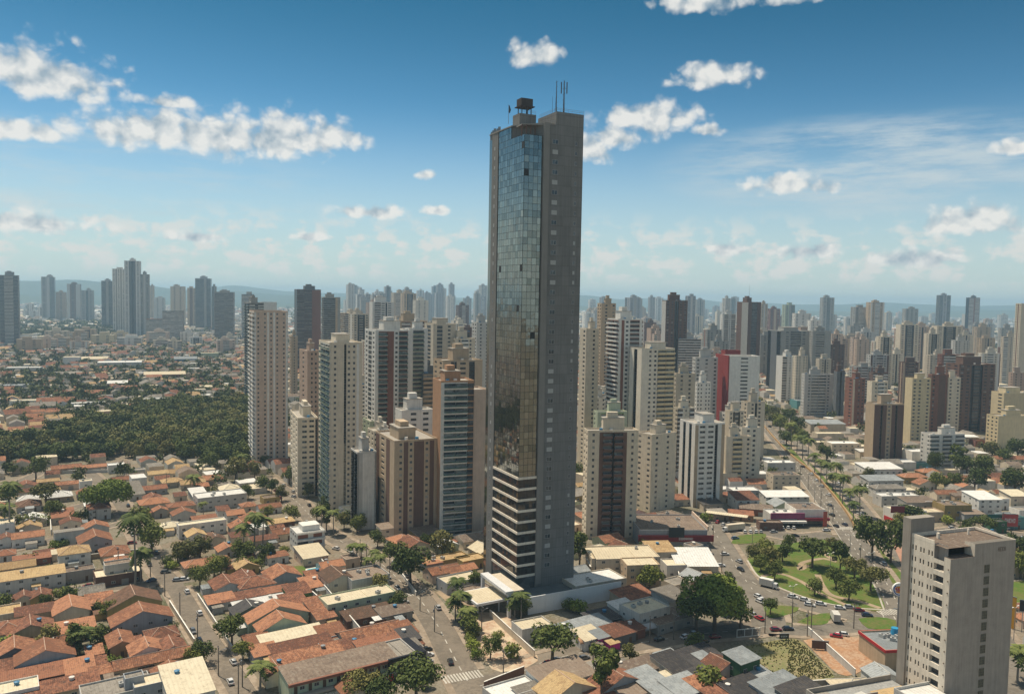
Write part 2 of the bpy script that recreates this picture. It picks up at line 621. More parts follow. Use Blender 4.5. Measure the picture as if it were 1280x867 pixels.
def occ_poly(pts, bit, grow=0.0):
    xs = [p[0] for p in pts]
    ys = [p[1] for p in pts]
    i0 = max(0, int((min(xs) - grow - OX0) / OC))
    i1 = min(ONX - 1, int((max(xs) + grow - OX0) / OC) + 1)
    j0 = max(0, int((min(ys) - grow - OY0) / OC))
    j1 = min(ONY - 1, int((max(ys) + grow - OY0) / OC) + 1)
    if i1 <= i0 or j1 <= j0:
        return
    X = OX0 + (np.arange(i0, i1) + 0.5) * OC
    Y = OY0 + (np.arange(j0, j1) + 0.5) * OC
    XX, YY = np.meshgrid(X, Y, indexing='ij')
    ins = np.zeros(XX.shape, bool)
    n = len(pts)
    for k in range(n):
        x1, y1 = pts[k][0], pts[k][1]
        x2, y2 = pts[(k + 1) % n][0], pts[(k + 1) % n][1]
        cond = ((y1 > YY) != (y2 > YY))
        with np.errstate(divide='ignore', invalid='ignore'):
            xi = (x2 - x1) * (YY - y1) / (y2 - y1 + 1e-12) + x1
        ins ^= cond & (XX < xi)
    OCC[i0:i1, j0:j1] |= (ins * bit).astype(np.uint8)


def occ_at(x, y):
    i, j = int((x - OX0) / OC), int((y - OY0) / OC)
    if 0 <= i < ONX and 0 <= j < ONY:
        return int(OCC[i, j])
    return 0


def rect(cx, cy_, ex, ey, w, d):
    return [(cx + ex[0] * a * w / 2 + ey[0] * b * d / 2, cy_ + ex[1] * a * w / 2 + ey[1] * b * d / 2) for a, b in ((-1, -1), (1, -1), (1, 1), (-1, 1))]


def rect_free(cx, cy_, ex, ey, w, d, mask=255):
    nx, ny = max(2, int(w / 2)), max(2, int(d / 2))
    for i in range(nx + 1):
        for j in range(ny + 1):
            a, b = (i / nx - .5) * w, (j / ny - .5) * d
            if occ_at(cx + ex[0] * a + ey[0] * b, cy_ + ex[1] * a + ey[1] * b) & mask:
                return False
    return True
# ------------------------------------------------------------------ haze: one closed box of even, pale air
hm = bpy.data.materials.new('haze_air')
hm.use_nodes = True
_t = NT(hm.node_tree)
_t.t.nodes.clear()
_pv = _t.n('ShaderNodeVolumePrincipled')
_pv.inputs['Color'].default_value = (0.50, 0.76, 1.0, 1)
_pv.inputs['Density'].default_value = 1.15e-4
_pv.inputs['Anisotropy'].default_value = 0.2
_o = _t.n('ShaderNodeOutputMaterial')
_t.l.new(_pv.outputs[0], _o.inputs['Volume'])
hb = MB()
hb.box(-11200, -1500, -3.0, 11200, 14200, 236)
ho = hb.obj('haze', [hm])
ho['kind'] = 'stuff'

# ------------------------------------------------------------------ ground and far hills
gm = ground_mat('city_ground', [(0.22, 0.175, 0.125), (0.085, 0.095, 0.045), (0.27, 0.235, 0.19)], (0.012, 0.09, 0.9))
g = MB()
g.quad((-11000, -1400, 0), (11000, -1400, 0), (11000, 14000, 0), (-11000, 14000, 0))
struct(g.obj('ground', [gm]))
hillm = ground_mat('hill_ground', [(0.045, 0.08, 0.05), (0.09, 0.11, 0.06), (0.06, 0.085, 0.05)], (0.0006, 0.004, 0.03))


def hills(name, dist, hfun, x0, x1, thick, seed):
    random.seed(seed)
    ph = [random.uniform(0, 6.28) for _ in range(8)]
    mb = MB()
    n, rows = 150, 10
    for i in range(n + 1):
        x = x0 + (x1 - x0) * i / n
        s = hfun(x)
        s *= 0.84 + 0.12 * math.sin(x / 900 + ph[0]) + 0.06 * math.sin(x / 370 + ph[1]) + 0.03 * math.sin(x / 140 + ph[2])
        for j in range(rows + 1):
            t = j / rows
            hh = s * math.sin(math.pi * min(1, t * 1.0)) ** 0.8 if 0 < j < rows else -2
            hh *= 1 + 0.12 * math.sin(x / 260 + t * 9 + ph[3]) if hh > 0 else 1
            mb.v.append((x, dist + thick * (t - .5) + 240 * math.sin(x / 1300 + ph[4]), hh))
    for i in range(n):
        for j in range(rows):
            a = i * (rows + 1) + j
            mb.f.append((a, a + rows + 1, a + rows + 2, a + 1))
            mb.mi.append(0)
    struct(mb.obj(name, [hillm], smooth=True))


def bump(x, c, w):
    return math.exp(-((x - c) / w) ** 2)


hills('hills', 8800, lambda x: 190 * bump(x, -5600, 1150) + 130 * bump(x, -3700, 1600) + 95 * bump(x, -1400, 1150) + 46 + 45 * bump(x, 6900, 2300), -9500, 9500, 2200, 1)
hills('hills', 11800, lambda x: 115 + 95 * bump(x, -4400, 2500) + 55 * bump(x, 1100, 1900) + 45 * bump(x, 5300, 1900), -10800, 10800, 2600, 2)
hills('hills', 6900, lambda x: 45 + 65 * bump(x, -4300, 1150), -7600, -900, 1500, 3)

# ------------------------------------------------------------------ roads
asphalt = ground_mat('asphalt', [(0.215, 0.180, 0.142), (0.26, 0.220, 0.175), (0.135, 0.115, 0.092)], (0.03, 0.12, 0.7), 0.9)
asphalt2 = ground_mat('avenue_asphalt', [(0.205, 0.182, 0.150), (0.245, 0.215, 0.18), (0.13, 0.115, 0.095)], (0.03, 0.1, 0.6), 0.9)
sidem = ground_mat('pavement_concrete', [(0.38, 0.31, 0.24), (0.31, 0.25, 0.19), (0.24, 0.19, 0.14)], (0.04, 0.3, 1.5))
paintm = wall_mat('road_paint', (0.50, 0.47, 0.41), var=0.5, streak=0.1)
kerbm = wall_mat('kerb_stone', (0.46, 0.42, 0.36))
earthm = ground_mat('orange_earth', [(0.42, 0.235, 0.13), (0.34, 0.19, 0.11), (0.45, 0.32, 0.22)], (0.03, 0.2, 1.0))
grassm = ground_mat('park_grass', [(0.085, 0.150, 0.026), (0.12, 0.165, 0.035), (0.145, 0.135, 0.05)], (0.03, 0.16, 0.9))
dryg = ground_mat('dry_grass', [(0.24, 0.21, 0.10), (0.34, 0.27, 0.18), (0.15, 0.17, 0.06)], (0.03, 0.12, 0.8))
pathm = ground_mat('path_earth', [(0.40, 0.30, 0.20), (0.34, 0.25, 0.17), (0.30, 0.24, 0.17)], (0.05, 0.3, 1.5))
brickp = ground_mat('pink_paving', [(0.42, 0.22, 0.15), (0.46, 0.31, 0.22), (0.36, 0.20, 0.14)], (0.05, 0.3, 1.5))


def catmull(pts, step=3.0):
    out = []
    P = [Vector(p[:2]) for p in pts]
    P = [P[0] * 2 - P[1]] + P + [P[-1] * 2 - P[-2]]
    for i in range(1, len(P) - 2):
        n = max(2, int((P[i + 1] - P[i]).length / step))
        for k in range(n):
            t = k / n
            a, b, c, d = P[i - 1], P[i], P[i + 1], P[i + 2]
            out.append(0.5 * ((2 * b) + (c - a) * t + (2 * a - 5 * b + 4 * c - d) * t * t + (3 * b - a - 3 * c + d) * t ** 3))
    out.append(P[-2])
    return out


def offsets(line, o):
    r = []
    for i, p in enumerate(line):
        a = line[max(0, i - 1)]
        b = line[min(len(line) - 1, i + 1)]
        d = (b - a).normalized()
        r.append(p + Vector((-d.y, d.x)) * o)
    return r


ROADS = []
_rz = [0.020]


def road(name, px, width, mat, walk=2.4, world=False, step=3.0):
    pts = px if world else [Wp(x, y) for x, y in px]
    line = catmull(pts, step)
    L, R = offsets(line, width / 2), offsets(line, -width / 2)
    z = _rz[0]
    _rz[0] += 0.006
    mb = MB()
    for p, q in zip(L, R):
        mb.v += [(p.x, p.y, z), (q.x, q.y, z)]
    for i in range(len(line) - 1):
        mb.f.append((2 * i, 2 * i + 1, 2 * i + 3, 2 * i + 2))
        mb.mi.append(0)
        occ_poly([L[i], L[i + 1], R[i + 1], R[i]], 1)
    struct(mb.obj(name, [mat]))
    ROADS.append((name, line, width, walk, z))
    return line


main_l = road('main_road', [(640, 905), (604, 880), (581, 845), (566, 818), (546, 780), (523, 747), (502, 728), (481, 708), (452, 690), (424, 675), (400, 660), (388, 645), (372, 628), (352, 612), (330, 598)], 10.5, asphalt)
left_l = road('street', [(318, 890), (292, 847), (268, 812), (248, 783), (225, 742), (207, 720), (195, 705), (182, 683), (170, 662), (160, 645), (148, 625), (128, 606), (108, 588)], 7.4, asphalt)
cross_l = road('street', [(207, 722), (180, 731), (120, 735), (60, 741), (-30, 752)], 6.5, asphalt)
road('street', [(222, 727), (250, 722), (262, 717)], 5.5, asphalt, 0)
front_l = road('street', [(600, 857), (640, 845), (680, 827), (745, 812), (822, 800), (875, 792), (930, 787), (960, 782)], 11.0, asphalt)
ring_l = road('roundabout_road', [(880, 640), (886, 656), (902, 683), (920, 712), (938, 737), (956, 762), (962, 784)], 12.5, asphalt2)
ring2_l = road('roundabout_road', [(940, 727), (958, 737), (983, 747), (1025, 759), (1062, 767), (1114, 777), (1180, 790)], 12.0, asphalt2)
road('street', [(957, 785), (1010, 788), (1060, 784), (1115, 779)], 9.0, asphalt2)
ave_l = road('avenue', [(1190, 880), (1160, 820), (1130, 780), (1114, 751), (1100, 725), (1083, 700), (1066, 674), (1048, 648), (1022, 613), (996, 579), (970, 548), (950, 525), (930, 500), (908, 474), (890, 450), (880, 432), (872, 418)], 12.5, asphalt2)
ave2_l = road('avenue', [(1150, 720), (1122, 690), (1098, 665), (1080, 640), (1055, 610), (1030, 583), (1002, 558), (978, 537), (958, 516), (936, 492), (915, 468)], 9.0, asphalt2)
road('avenue', [(1040, 669), (1000, 672), (960, 665), (925, 660), (886, 650)], 13.0, asphalt2)
road('avenue', [(1130, 700), (1160, 672), (1200, 663), (1250, 666), (1310, 674)], 12.0, asphalt2)
road('avenue', [(1300, 905), (1275, 850), (1240, 790), (1200, 745), (1160, 715)], 11.0, asphalt2)
road('street', [(700, 640), (640, 610), (600, 590)], 8.0, asphalt)
road('street', [(0, 612), (30, 600), (60, 588), (110, 585)], 7.0, asphalt)
# ordinary streets of the grid on the far left and right, mostly hidden between the roofs
for (a, b) in (((-40, 700), (160, 652)), ((230, 640), (330, 622)), ((0, 655), (130, 625))):
    road('street', [a, ((a[0] + b[0]) / 2, (a[1] + b[1]) / 2), b], 6.0, asphalt, 1.5)

# pavements: raised kerbed strips along every road, left out where another road crosses
sw = MB()
for (nm, line, width, walk, z) in ROADS:
    if walk <= 0:
        continue
    for sgn in (1, -1):
        A = offsets(line, sgn * (width / 2 + 0.02))
        B = offsets(line, sgn * (width / 2 + walk))
        for i in range(len(line) - 1):
            mid = (A[i] + A[i + 1] + B[i] + B[i + 1]) / 4
            if occ_at(mid.x, mid.y) & 1 or occ_at(B[i].x, B[i].y) & 1 or occ_at(B[i + 1].x, B[i + 1].y) & 1:
                continue
            p = [A[i], A[i + 1], B[i + 1], B[i]]
            if sgn > 0:
                p = p[::-1]
            n = len(sw.v)
            sw.v += [(q.x, q.y, 0.0) for q in p] + [(q.x, q.y, 0.14) for q in p]
            for q in ((4, 5, 6, 7), (0, 1, 5, 4), (1, 2, 6, 5), (2, 3, 7, 6), (3, 0, 4, 7)):
                sw.f.append(tuple(n + k for k in q))
                sw.mi.append(0)
            occ_poly([A[i], A[i + 1], B[i + 1], B[i]], 2)
struct(sw.obj('sidewalk', [sidem]))


def patch(name, px, z, mat, world=False, bit=4):
    pts = px if world else [Wp(x, y) for x, y in px]
    if len(pts) > 4:
        pts = catmull(list(pts) + [pts[0]], 4.0)[:-1]
    a = sum(pts[i].x * pts[(i + 1) % len(pts)].y - pts[(i + 1) % len(pts)].x * pts[i].y for i in range(len(pts)))
    if a < 0:
        pts = pts[::-1]
    mb = MB()
    mb.prism([(p.x, p.y) for p in pts], 0.0, z)
    o = mb.obj(name, [mat])
    struct(o)
    if bit:
        occ_poly(pts, bit)
    return o


park_px = [(934, 700), (949, 721), (983, 738), (1022, 751), (1062, 759), (1105, 762), (1093, 732), (1074, 705), (1050, 680), (1020, 674), (983, 680), (945, 683)]
patch('park_lawn', park_px, 0.16, grassm)
patch('traffic_island', [(954, 755), (999, 759), (985, 768), (962, 772), (956, 764)], 0.16, grassm)
patch('traffic_island', [(996, 778), (1012, 770), (1037, 766), (1034, 779), (1015, 781)], 0.16, grassm)
patch('traffic_island', [(1073, 773), (1095, 771), (1119, 775), (1119, 787), (1085, 785)], 0.16, grassm)
patch('traffic_island', [(924, 669), (957, 667), (949, 677), (918, 680), (915, 676)], 0.16, grassm)
patch('verge_lawn', [(1098, 683), (1120, 700), (1140, 740), (1148, 770), (1132, 752), (1112, 722)], 0.10, grassm)
patch('verge_lawn', [(1262, 727), (1300, 727), (1300, 758), (1258, 758), (1256, 740)], 0.10, grassm)
patch('vacant_lot', [(889, 815), (940, 806), (994, 798), (1020, 820), (1043, 846), (1000, 850), (962, 847), (930, 838)], 0.10, dryg)
patch('earth_yard', [(1004, 800), (1040, 795), (1090, 800), (1096, 820), (1070, 842), (1048, 842), (1030, 826)], 0.12, earthm)
patch('forecourt', [(985, 790), (1060, 788), (1118, 786), (1125, 800), (1060, 798), (1000, 797)], 0.06, pathm)
patch('pink_path', [(1119, 668), (1124, 676), (1132, 700), (1143, 730), (1150, 750), (1144, 748), (1134, 722), (1125, 700), (1117, 680)], 0.16, brickp)
patch('plaza', [(598, 765), (640, 768), (660, 800), (672, 826), (640, 838), (615, 836), (600, 808), (592, 785)], 0.10, ground_mat('plaza_paving', [(0.58, 0.48, 0.34), (0.42, 0.25, 0.17), (0.50, 0.42, 0.31)], (0.08, 0.16, 0.5)))
patch('front_garden', [(545, 740), (560, 735), (590, 740), (592, 760), (575, 765)], 0.08, pathm, bit=0)
patch('baked_field', [(0, 520), (120, 515), (150, 530), (90, 548), (0, 545)], 0.08, ground_mat('field_earth', [(0.30, 0.22, 0.13), (0.14, 0.14, 0.06), (0.34, 0.26, 0.17)], (0.02, 0.06, 0.4)), bit=0)


def strip(name, px, width, z, mat, world=False):
    pts = px if world else [Wp(x, y) for x, y in px]
    line = catmull(pts, 2.0)
    L, R = offsets(line, width / 2), offsets(line, -width / 2)
    mb = MB()
    for p, q in zip(L, R):
        mb.v += [(p.x, p.y, z), (q.x, q.y, z)]
    for i in range(len(line) - 1):
        mb.f.append((2 * i, 2 * i + 1, 2 * i + 3, 2 * i + 2))
        mb.mi.append(0)
    return struct(mb.obj(name, [mat]))


strip('park_path', [(952, 720), (975, 717), (1000, 726), (1024, 741), (1060, 757)], 2.2, 0.172, pathm)
strip('park_path', [(1022, 718), (1028, 732), (1040, 744), (1075, 752), (1100, 760)], 2.6, 0.178, pathm)
strip('park_path', [(1010, 706), (1000, 712), (1004, 703), (1030, 698), (1045, 702), (1030, 692), (1028, 684)], 2.4, 0.184, pathm)
strip('park_kerb', [(934, 700), (949, 721), (983, 738), (1022, 751), (1062, 759), (1105, 762)], 0.9, 0.19, kerbm)
strip('park_kerb', [(1105, 762), (1093, 732), (1074, 705), (1050, 680)], 0.7, 0.196, kerbm)

# painted markings
mk = MB()


def dashes(line, z, off=0.0, dash=3.0, gap=5.0, w=0.32, solid=False, s0=0.0, s1=1e9):
    ln = offsets(line, off) if off else line
    s = 0.0
    for i in range(len(ln) - 1):
        seg = (ln[i + 1] - ln[i]).length
        if s0 <= s <= s1 and (solid or (s % (dash + gap)) < dash):
            d = (ln[i + 1] - ln[i]).normalized()
            n = Vector((-d.y, d.x)) * w / 2
            a, b = ln[i], ln[i + 1]
            mk.quad((a.x - n.x, a.y - n.y, z), (b.x - n.x, b.y - n.y, z), (b.x + n.x, b.y + n.y, z), (a.x + n.x, a.y + n.y, z))
        s += seg


def fine(line):
    return catmull(line[::2] + [line[-1]], 1.0)


MZ = _rz[0] + 0.01
dashes(fine(main_l), MZ, 0, 3, 4, 0.35, s0=28)
dashes(fine(front_l), MZ, 0, 3, 5, 0.3)
dashes(fine(ring_l), MZ, 1.0, 3, 6, 0.3)
dashes(fine(ring2_l), MZ, 0, 3, 6, 0.3)
dashes(fine(ave_l), MZ, 2.0, 3, 5, 0.4)
dashes(fine(ave_l), MZ, -2.0, 3, 5, 0.4)
dashes(fine(ave_l), MZ, 5.9, solid=True, w=0.3)
dashes(fine(ave2_l), MZ, 0, 3, 5, 0.35)


def zebra(pa, pb, length, n, w=0.5):
    """stripes between two ground points, each stripe `length` long across"""
    a, b = Wp(*pa).xy, Wp(*pb).xy
    d = (b - a).normalized()
    nn = Vector((-d.y, d.x))
    for k in range(n):
        c = a + (b - a) * ((k + 0.5) / n)
        p = [c - d * w / 2 - nn * length / 2, c + d * w / 2 - nn * length / 2, c + d * w / 2 + nn * length / 2, c - d * w / 2 + nn * length / 2]
        mk.quad(*[(q.x, q.y, MZ + 0.006) for q in p])


zebra((553, 850), (602, 841), 5.0, 13, 0.55)
zebra((504, 745), (530, 738), 3.5, 9, 0.5)
zebra((1045, 660), (1066, 660), 5.0, 9, 0.6)
zebra((1098, 766), (1124, 764), 5.0, 8, 0.6)
struct(mk.obj('road_markings', [paintm]))
# ------------------------------------------------------------------ towers
def facade(mb, o, ex, L, z0, z1, floors, pat, depth=0.25, holes=None, rnd=random, slab=None):
    """one face as a connected grid: o = lower left corner seen from outside, ex = unit direction to the right, outward = (ex.y, -ex.x)
    pat letters: w wall, n window bay, N wide window bay, a accent pier, b balcony bay, g glass strip, s slot of shade"""
    W = {'w': 1.6, 'n': 2.6, 'N': 3.6, 'a': 1.3, 'b': 4.4, 'g': 2.4, 's': 1.2, 'm': 1.4, 'r': 2.0}
    tot = sum(W[c] for c in pat)
    k = L / tot
    nx, ny = ex[1], -ex[0]
    fh = (z1 - z0) / floors
    xs = [0.0]
    cols = []          # (x index0, x index1, type)
    for c in pat:
        w = W[c] * k
        x = xs[-1]
        if c in 'nN':
            ww = w * (0.46 if c == 'n' else 0.66)
            xs += [x + (w - ww) / 2, x + (w + ww) / 2, x + w]
            cols += [('w'), ('W'), ('w')]
        else:
            xs.append(x + w)
            cols.append(c)
    zs = [z0]
    rows = []
    for f in range(floors):
        zb = z0 + f * fh
        zs += [zb + fh * 0.36, zb + fh * 0.80, zb + fh]
        rows += [0, 1, 2]
    base = len(mb.v)
    nz = len(zs)

    def P(x, z, d=0.0):
        return (o[0] + ex[0] * x - nx * d, o[1] + ex[1] * x - ny * d, z)
    for x in xs:
        for z in zs:
            mb.v.append(P(x, z))

    def vid(i, j):
        return base + i * nz + j
    for i, c in enumerate(cols):
        if c in 'wamr':
            # one tall strip is enough, stitched on every grid vertex
            ring = [vid(i, 0), vid(i + 1, 0)] + [vid(i + 1, j) for j in range(1, nz)] + [vid(i, j) for j in range(nz - 1, 0, -1)]
            mb.f.append(tuple(ring))
            mb.mi.append({'w': 0, 'a': 1, 'm': 1, 'r': 1}[c])
            continue
        for j in range(nz - 1):
            r = rows[j]
            f = j // 3
            open_ = (c == 'W' and r == 1) or (c == 'b' and r in (1, 2)) or (c == 'g' and r in (0, 1)) or c == 's'
            if c == 'b' and r == 2:
                open_ = False
            if not open_:
                mb.f.append((vid(i, j), vid(i + 1, j), vid(i + 1, j + 1), vid(i, j + 1)))
                mb.mi.append(3 if c == 'b' and r == 0 else (1 if c == 'b' else 0))
                continue
            xa, xb, za, zb = xs[i], xs[i + 1], zs[j], zs[j + 1]
            d = {'W': depth, 'b': 0.8, 'g': depth * 0.6, 's': 0.9}[c]
            if holes is not None and c == 'W':
                holes.append((P(xa, za, depth), P(xb, za, depth), xb - xa, zb - za, ex))
            i4 = len(mb.v)
            mb.v += [P(xa, za, d), P(xb, za, d), P(xb, zb, d), P(xa, zb, d)]
            e = (vid(i, j), vid(i + 1, j), vid(i + 1, j + 1), vid(i, j + 1))
            for q in range(4):
                q2 = (q + 1) % 4
                mb.f.append((e[q], e[q2], i4 + q2, i4 + q))
                mb.mi.append(0 if c != 'b' else 1)
            if holes is not None and c == 'W':
                continue
            gm_ = rnd.random()
            mb.f.append((i4, i4 + 1, i4 + 2, i4 + 3))
            if c == 'W':
                mb.mi.append(2 if gm_ < .55 else (4 if gm_ < .85 else 5))
            elif c == 'b':
                mb.mi.append(2 if gm_ < .28 else (4 if gm_ < .62 else 5))
            elif c == 'g':
                mb.mi.append(4 if gm_ < .5 else 2)
            else:
                mb.mi.append(2)


def balcony_slab(w, out, kind):
    """slab with its parapet, local: x along the wall, y outward negative"""
    b = MB()
    b.box(0, -out, -0.12, w, 0.0, 0.12, 0)
    if kind == 'glass':
        b.box(0.05, -out, 0.12, w - 0.05, -out + 0.07, 1.0, 1)
    else:
        b.box(0, -out - 0.003, 0.117, w, -out + 0.14, 1.0, 0)
    b.box(-0.003, -out, 0.118, 0.12, -0.01, 1.0, 1 if kind == 'glass' else 0)
    b.box(w - 0.12, -out, 0.118, w + 0.003, -0.01, 1.0, 1 if kind == 'glass' else 0)
    return b


def roof_bits(mb, a, b, H, rnd, tank=True, big=False):
    """lift room, tank, parapet on the roof; local coordinates"""
    pr = 0.9
    mb.box(0, 0, H, a, 0.25, H + pr, 0)
    mb.box(0, b - .25, H, a, b, H + pr, 0)
    mb.box(0, .25, H, .25, b - .25, H + pr, 0)
    mb.box(a - .25, .25, H, a, b - .25, H + pr, 0)


MULT = {}


def tower(xl, xk, xr, yt, yb, wall, accent, patL, patR, label, yaw=None, balc=None, hero=False, crown='core', name='apartment_tower', cat='tower',
          fh=3.0, group=None, roofc='concrete', amax=46, bL=None, zbase=0.0, seedx=0):
    K = Wp(xk, yb)
    if yaw is None:
        yaw = 30.0 if xk < 880 else 14.0
    va = math.degrees(math.atan2(K.x, K.y))          # where the building stands round the camera
    if -yaw > va + 1.0:
        # its left flank cannot be seen from here: the front starts at the left edge
        K = Wp(xl + 0.3, yb)
        xk = xl + 0.3
        yaw = -va - 7.0
    r = math.radians(yaw)
    v = Vector((math.cos(r), math.sin(r)))
    u = Vector((-math.sin(r), math.cos(r)))

    def solve(dr, px, lo=3.0, hi=80.0):
        base = Pj((K.x, K.y, 40))[0]
        for _ in range(40):
            m = (lo + hi) / 2
            x = Pj((K.x + dr.x * m, K.y + dr.y * m, 40))[0]
            if (x < px) == (px > base):
                lo = m
            else:
                hi = m
        return (lo + hi) / 2
    # account for the slight lean of verticals
    off = Pj((K.x, K.y, 40))[0] - xk
    a = min(amax, max(5.0, solve(v, xr + off)))
    b = min(40.0, max(5.0, solve(u, xl + off))) if xk - xl > 1.0 else max(8.0, a * 0.7)
    if b >= 39.9:
        b = max(10.0, min(26.0, a))
    if bL:
        b = bL
    H = z_at(xk + (off if off else 0), yt, K.x, K.y)
    rnd = random.Random(int(xk * 7 + yb * 13 + seedx))
    floors = max(3, int(round((H - 1.0) / fh)))
    root = thing(name, label, cat, (K.x, K.y, 0), r, group)
    root['tmp_px'] = (xk + xr) / 2
    root['tmp_py'] = yt + (yb - yt) * 0.4
    mb = MB()
    D = K.y
    holes = [] if hero else None
    det = 0.25 if D < 1400 else 0.12
    facade(mb, (0, 0), (1, 0), a, 0, H, floors, patR, det, holes, rnd)
    facade(mb, (0, b), (0, -1), b, 0, H, floors, patL, det, holes, rnd)
    facade(mb, (a, 0), (0, 1), b, 0, H, floors, patL, det, None, rnd)
    i = len(mb.v)
    mb.v += [(a, b, 0), (0, b, 0), (0, b, H), (a, b, H)]
    mb.f.append((i, i + 1, i + 2, i + 3))
    mb.mi.append(0)
    mats = [wm(wall), wm(accent), GLASS[0], wm('white') if wall != 'white' else wm('palegrey'), GLASS[1], GLASS[2]]
    mb.obj('wall', mats, root)
    rb = MB()
    rb.box(0.25, 0.25, H - 0.4, a - .25, b - .25, H + 0.05, 0, bottom=False)
    rb.box(-0.02, -0.02, H - 0.02, a + 0.02, 0.25, H + 0.9, 1)
    rb.box(-0.02, b - .25, H - 0.02, a + 0.02, b + 0.02, H + 0.9, 1)
    rb.box(-0.02, .25, H - 0.02, .25, b - .25, H + 0.9, 1)
    rb.box(a - .25, .25, H - 0.02, a + 0.02, b - .25, H + 0.9, 1)
    rb.obj('roof', [wm(roofc), wm(wall)], root)
    # crown
    if crown != 'flat':
        cb = MB()
        cw, cd, ch = a * rnd.uniform(.35, .5), b * rnd.uniform(.35, .55), rnd.uniform(4.5, 7.5)
        cx, cyy = (a - cw) * rnd.uniform(.3, .7), (b - cd) * rnd.uniform(.35, .65)
        cb.box(cx, cyy, H, cx + cw, cyy + cd, H + ch, 0)
        cb.box(cx - .3, cyy - .3, H + ch, cx + cw + .3, cyy + cd + .3, H + ch + 0.35, 1)
        if rnd.random() < .7:
            cb.box(cx + cw * .2, cyy + cd * .2, H + ch + .35, cx + cw * .7, cyy + cd * .8, H + ch + rnd.uniform(2.2, 3.4), 0)
        cb.obj('lift_room', [wm(wall), wm('concrete')], root)
        if D < 1100:
            tb = MB()
            for q in range(rnd.choice((1, 2, 2))):
                tx, ty = rnd.uniform(1.6, a - 1.6), rnd.uniform(1.6, max(1.7, cyy - 0.4))
                tb = MB()
                tb.tube((tx, ty, H), (tx, ty, H + 1.6), .95, .85, 10)
                tb.obj('water_tank', [TANKBLUE if rnd.random() < .5 else wm('white')], root)
    if crown == 'mast' or (crown == 'core' and rnd.random() < .3):
        mbm = MB()
        mx, my = a * rnd.uniform(.3, .7), b * .5
        mbm.tube((mx, my, H), (mx, my, H + (26 if crown == 'mast' else rnd.uniform(8, 14))), .35 if crown == 'mast' else .14, .06, 6)
        mbm.obj('antenna', [METAL], root)
    # balconies and window units as parts
    if balc:
        kind, face = balc[0], balc[1]
        pat = patR if face == 'R' else patL
        Lf = a if face == 'R' else b
        Wd = {'w': 1.6, 'n': 2.6, 'N': 3.6, 'a': 1.3, 'b': 4.4, 'g': 2.4, 's': 1.2, 'm': 1.4, 'r': 2.0}
        k = Lf / sum(Wd[c] for c in pat)
        x = 0
        spots = []
        for c in pat:
            w = Wd[c] * k
            if c == 'b':
                spots.append((x, w))
            x += w
        fhh = H / floors
        out = 1.1
        cnt = 0
        limit = 100 if (hero or D < 900) else 60
        merged = MB()
        for f in range(floors - 1, -1, -1):
            for (x, w) in spots:
                z = f * fhh + fhh * .02 + 0.1
                if z < 2.5:
                    continue
                key = ('balc', round(w, 2), kind, balc[2] if len(balc) > 2 else wall)
                if key not in MULT:
                    MULT[key] = balcony_slab(w, out, kind).mesh('balcony', [wm(balc[2] if len(balc) > 2 else wall), GLASS[3]])
                if cnt < limit and D < 1000:
                    o_ = link('balcony', MULT[key], root)
                    if face == 'R':
                        o_.location = (x, 0, z)
                    else:
                        o_.location = (0, b - x, z)
                        o_.rotation_euler = (0, 0, -math.pi / 2)
                    cnt += 1
                else:
                    if face == 'R':
                        merged.box(x, -out, z - .12, x + w, 0, z + .12)
                        merged.box(x, -out, z + .12, x + w, -out + .14, z + 1.0)
                    else:
                        merged.box(-out, b - x - w, z - .12, 0, b - x, z + .12)
                        merged.box(-out, b - x - w, z + .12, -out + .14, b - x, z + 1.0)
        if merged.v:
            bo = merged.obj('balcony', [wm(balc[2] if len(balc) > 2 else wall)], root)
            bo['kind'] = 'stuff'
    if hero:
        holes.sort(key=lambda h: -h[0][2])
        rest = MB()
        for q, (p, p2, w, h, ex) in enumerate(holes):
            gi = rnd.random()
            g_ = 0 if gi < .55 else (1 if gi < .82 else 2)
            if q < 100:
                key = ('win', round(w, 2), round(h, 2), g_)
                if key not in MULT:
                    wb = MB()
                    wb.quad((0, 0, 0), (w, 0, 0), (w, 0, h), (0, 0, h), 0)
                    t_ = 0.07
                    wb.box(0, -.06, 0, w, .0, t_, 1)
                    wb.box(0, -.06, h - t_, w, .0, h, 1)
                    wb.box(0, -.06, t_, t_, .0, h - t_, 1)
                    wb.box(w - t_, -.06, t_, w, .0, h - t_, 1)
                    wb.box(w / 2 - t_ / 2, -.05, t_, w / 2 + t_ / 2, .0, h - t_, 1)
                    MULT[key] = wb.mesh('window', [GLASS[g_], WINDOWFRAME])
                link('window', MULT[key], root, p, math.atan2(ex[1], ex[0]))
            else:
                rest.quad(p, p2, (p2[0], p2[1], p2[2] + h), (p[0], p[1], p[2] + h), g_)
        if rest.v:
            ro = rest.obj('window', GLASS[:3], root)
            ro['kind'] = 'stuff'
    pts = [(K.x, K.y), (K.x + v.x * a, K.y + v.y * a), (K.x + v.x * a + u.x * b, K.y + v.y * a + u.y * b), (K.x + u.x * b, K.y + u.y * b)]
    occ_poly(pts, 2)
    TW.append((K.x, K.y, a, b, yaw, H))
    root['tmp_h'] = H
    return root


TW = []


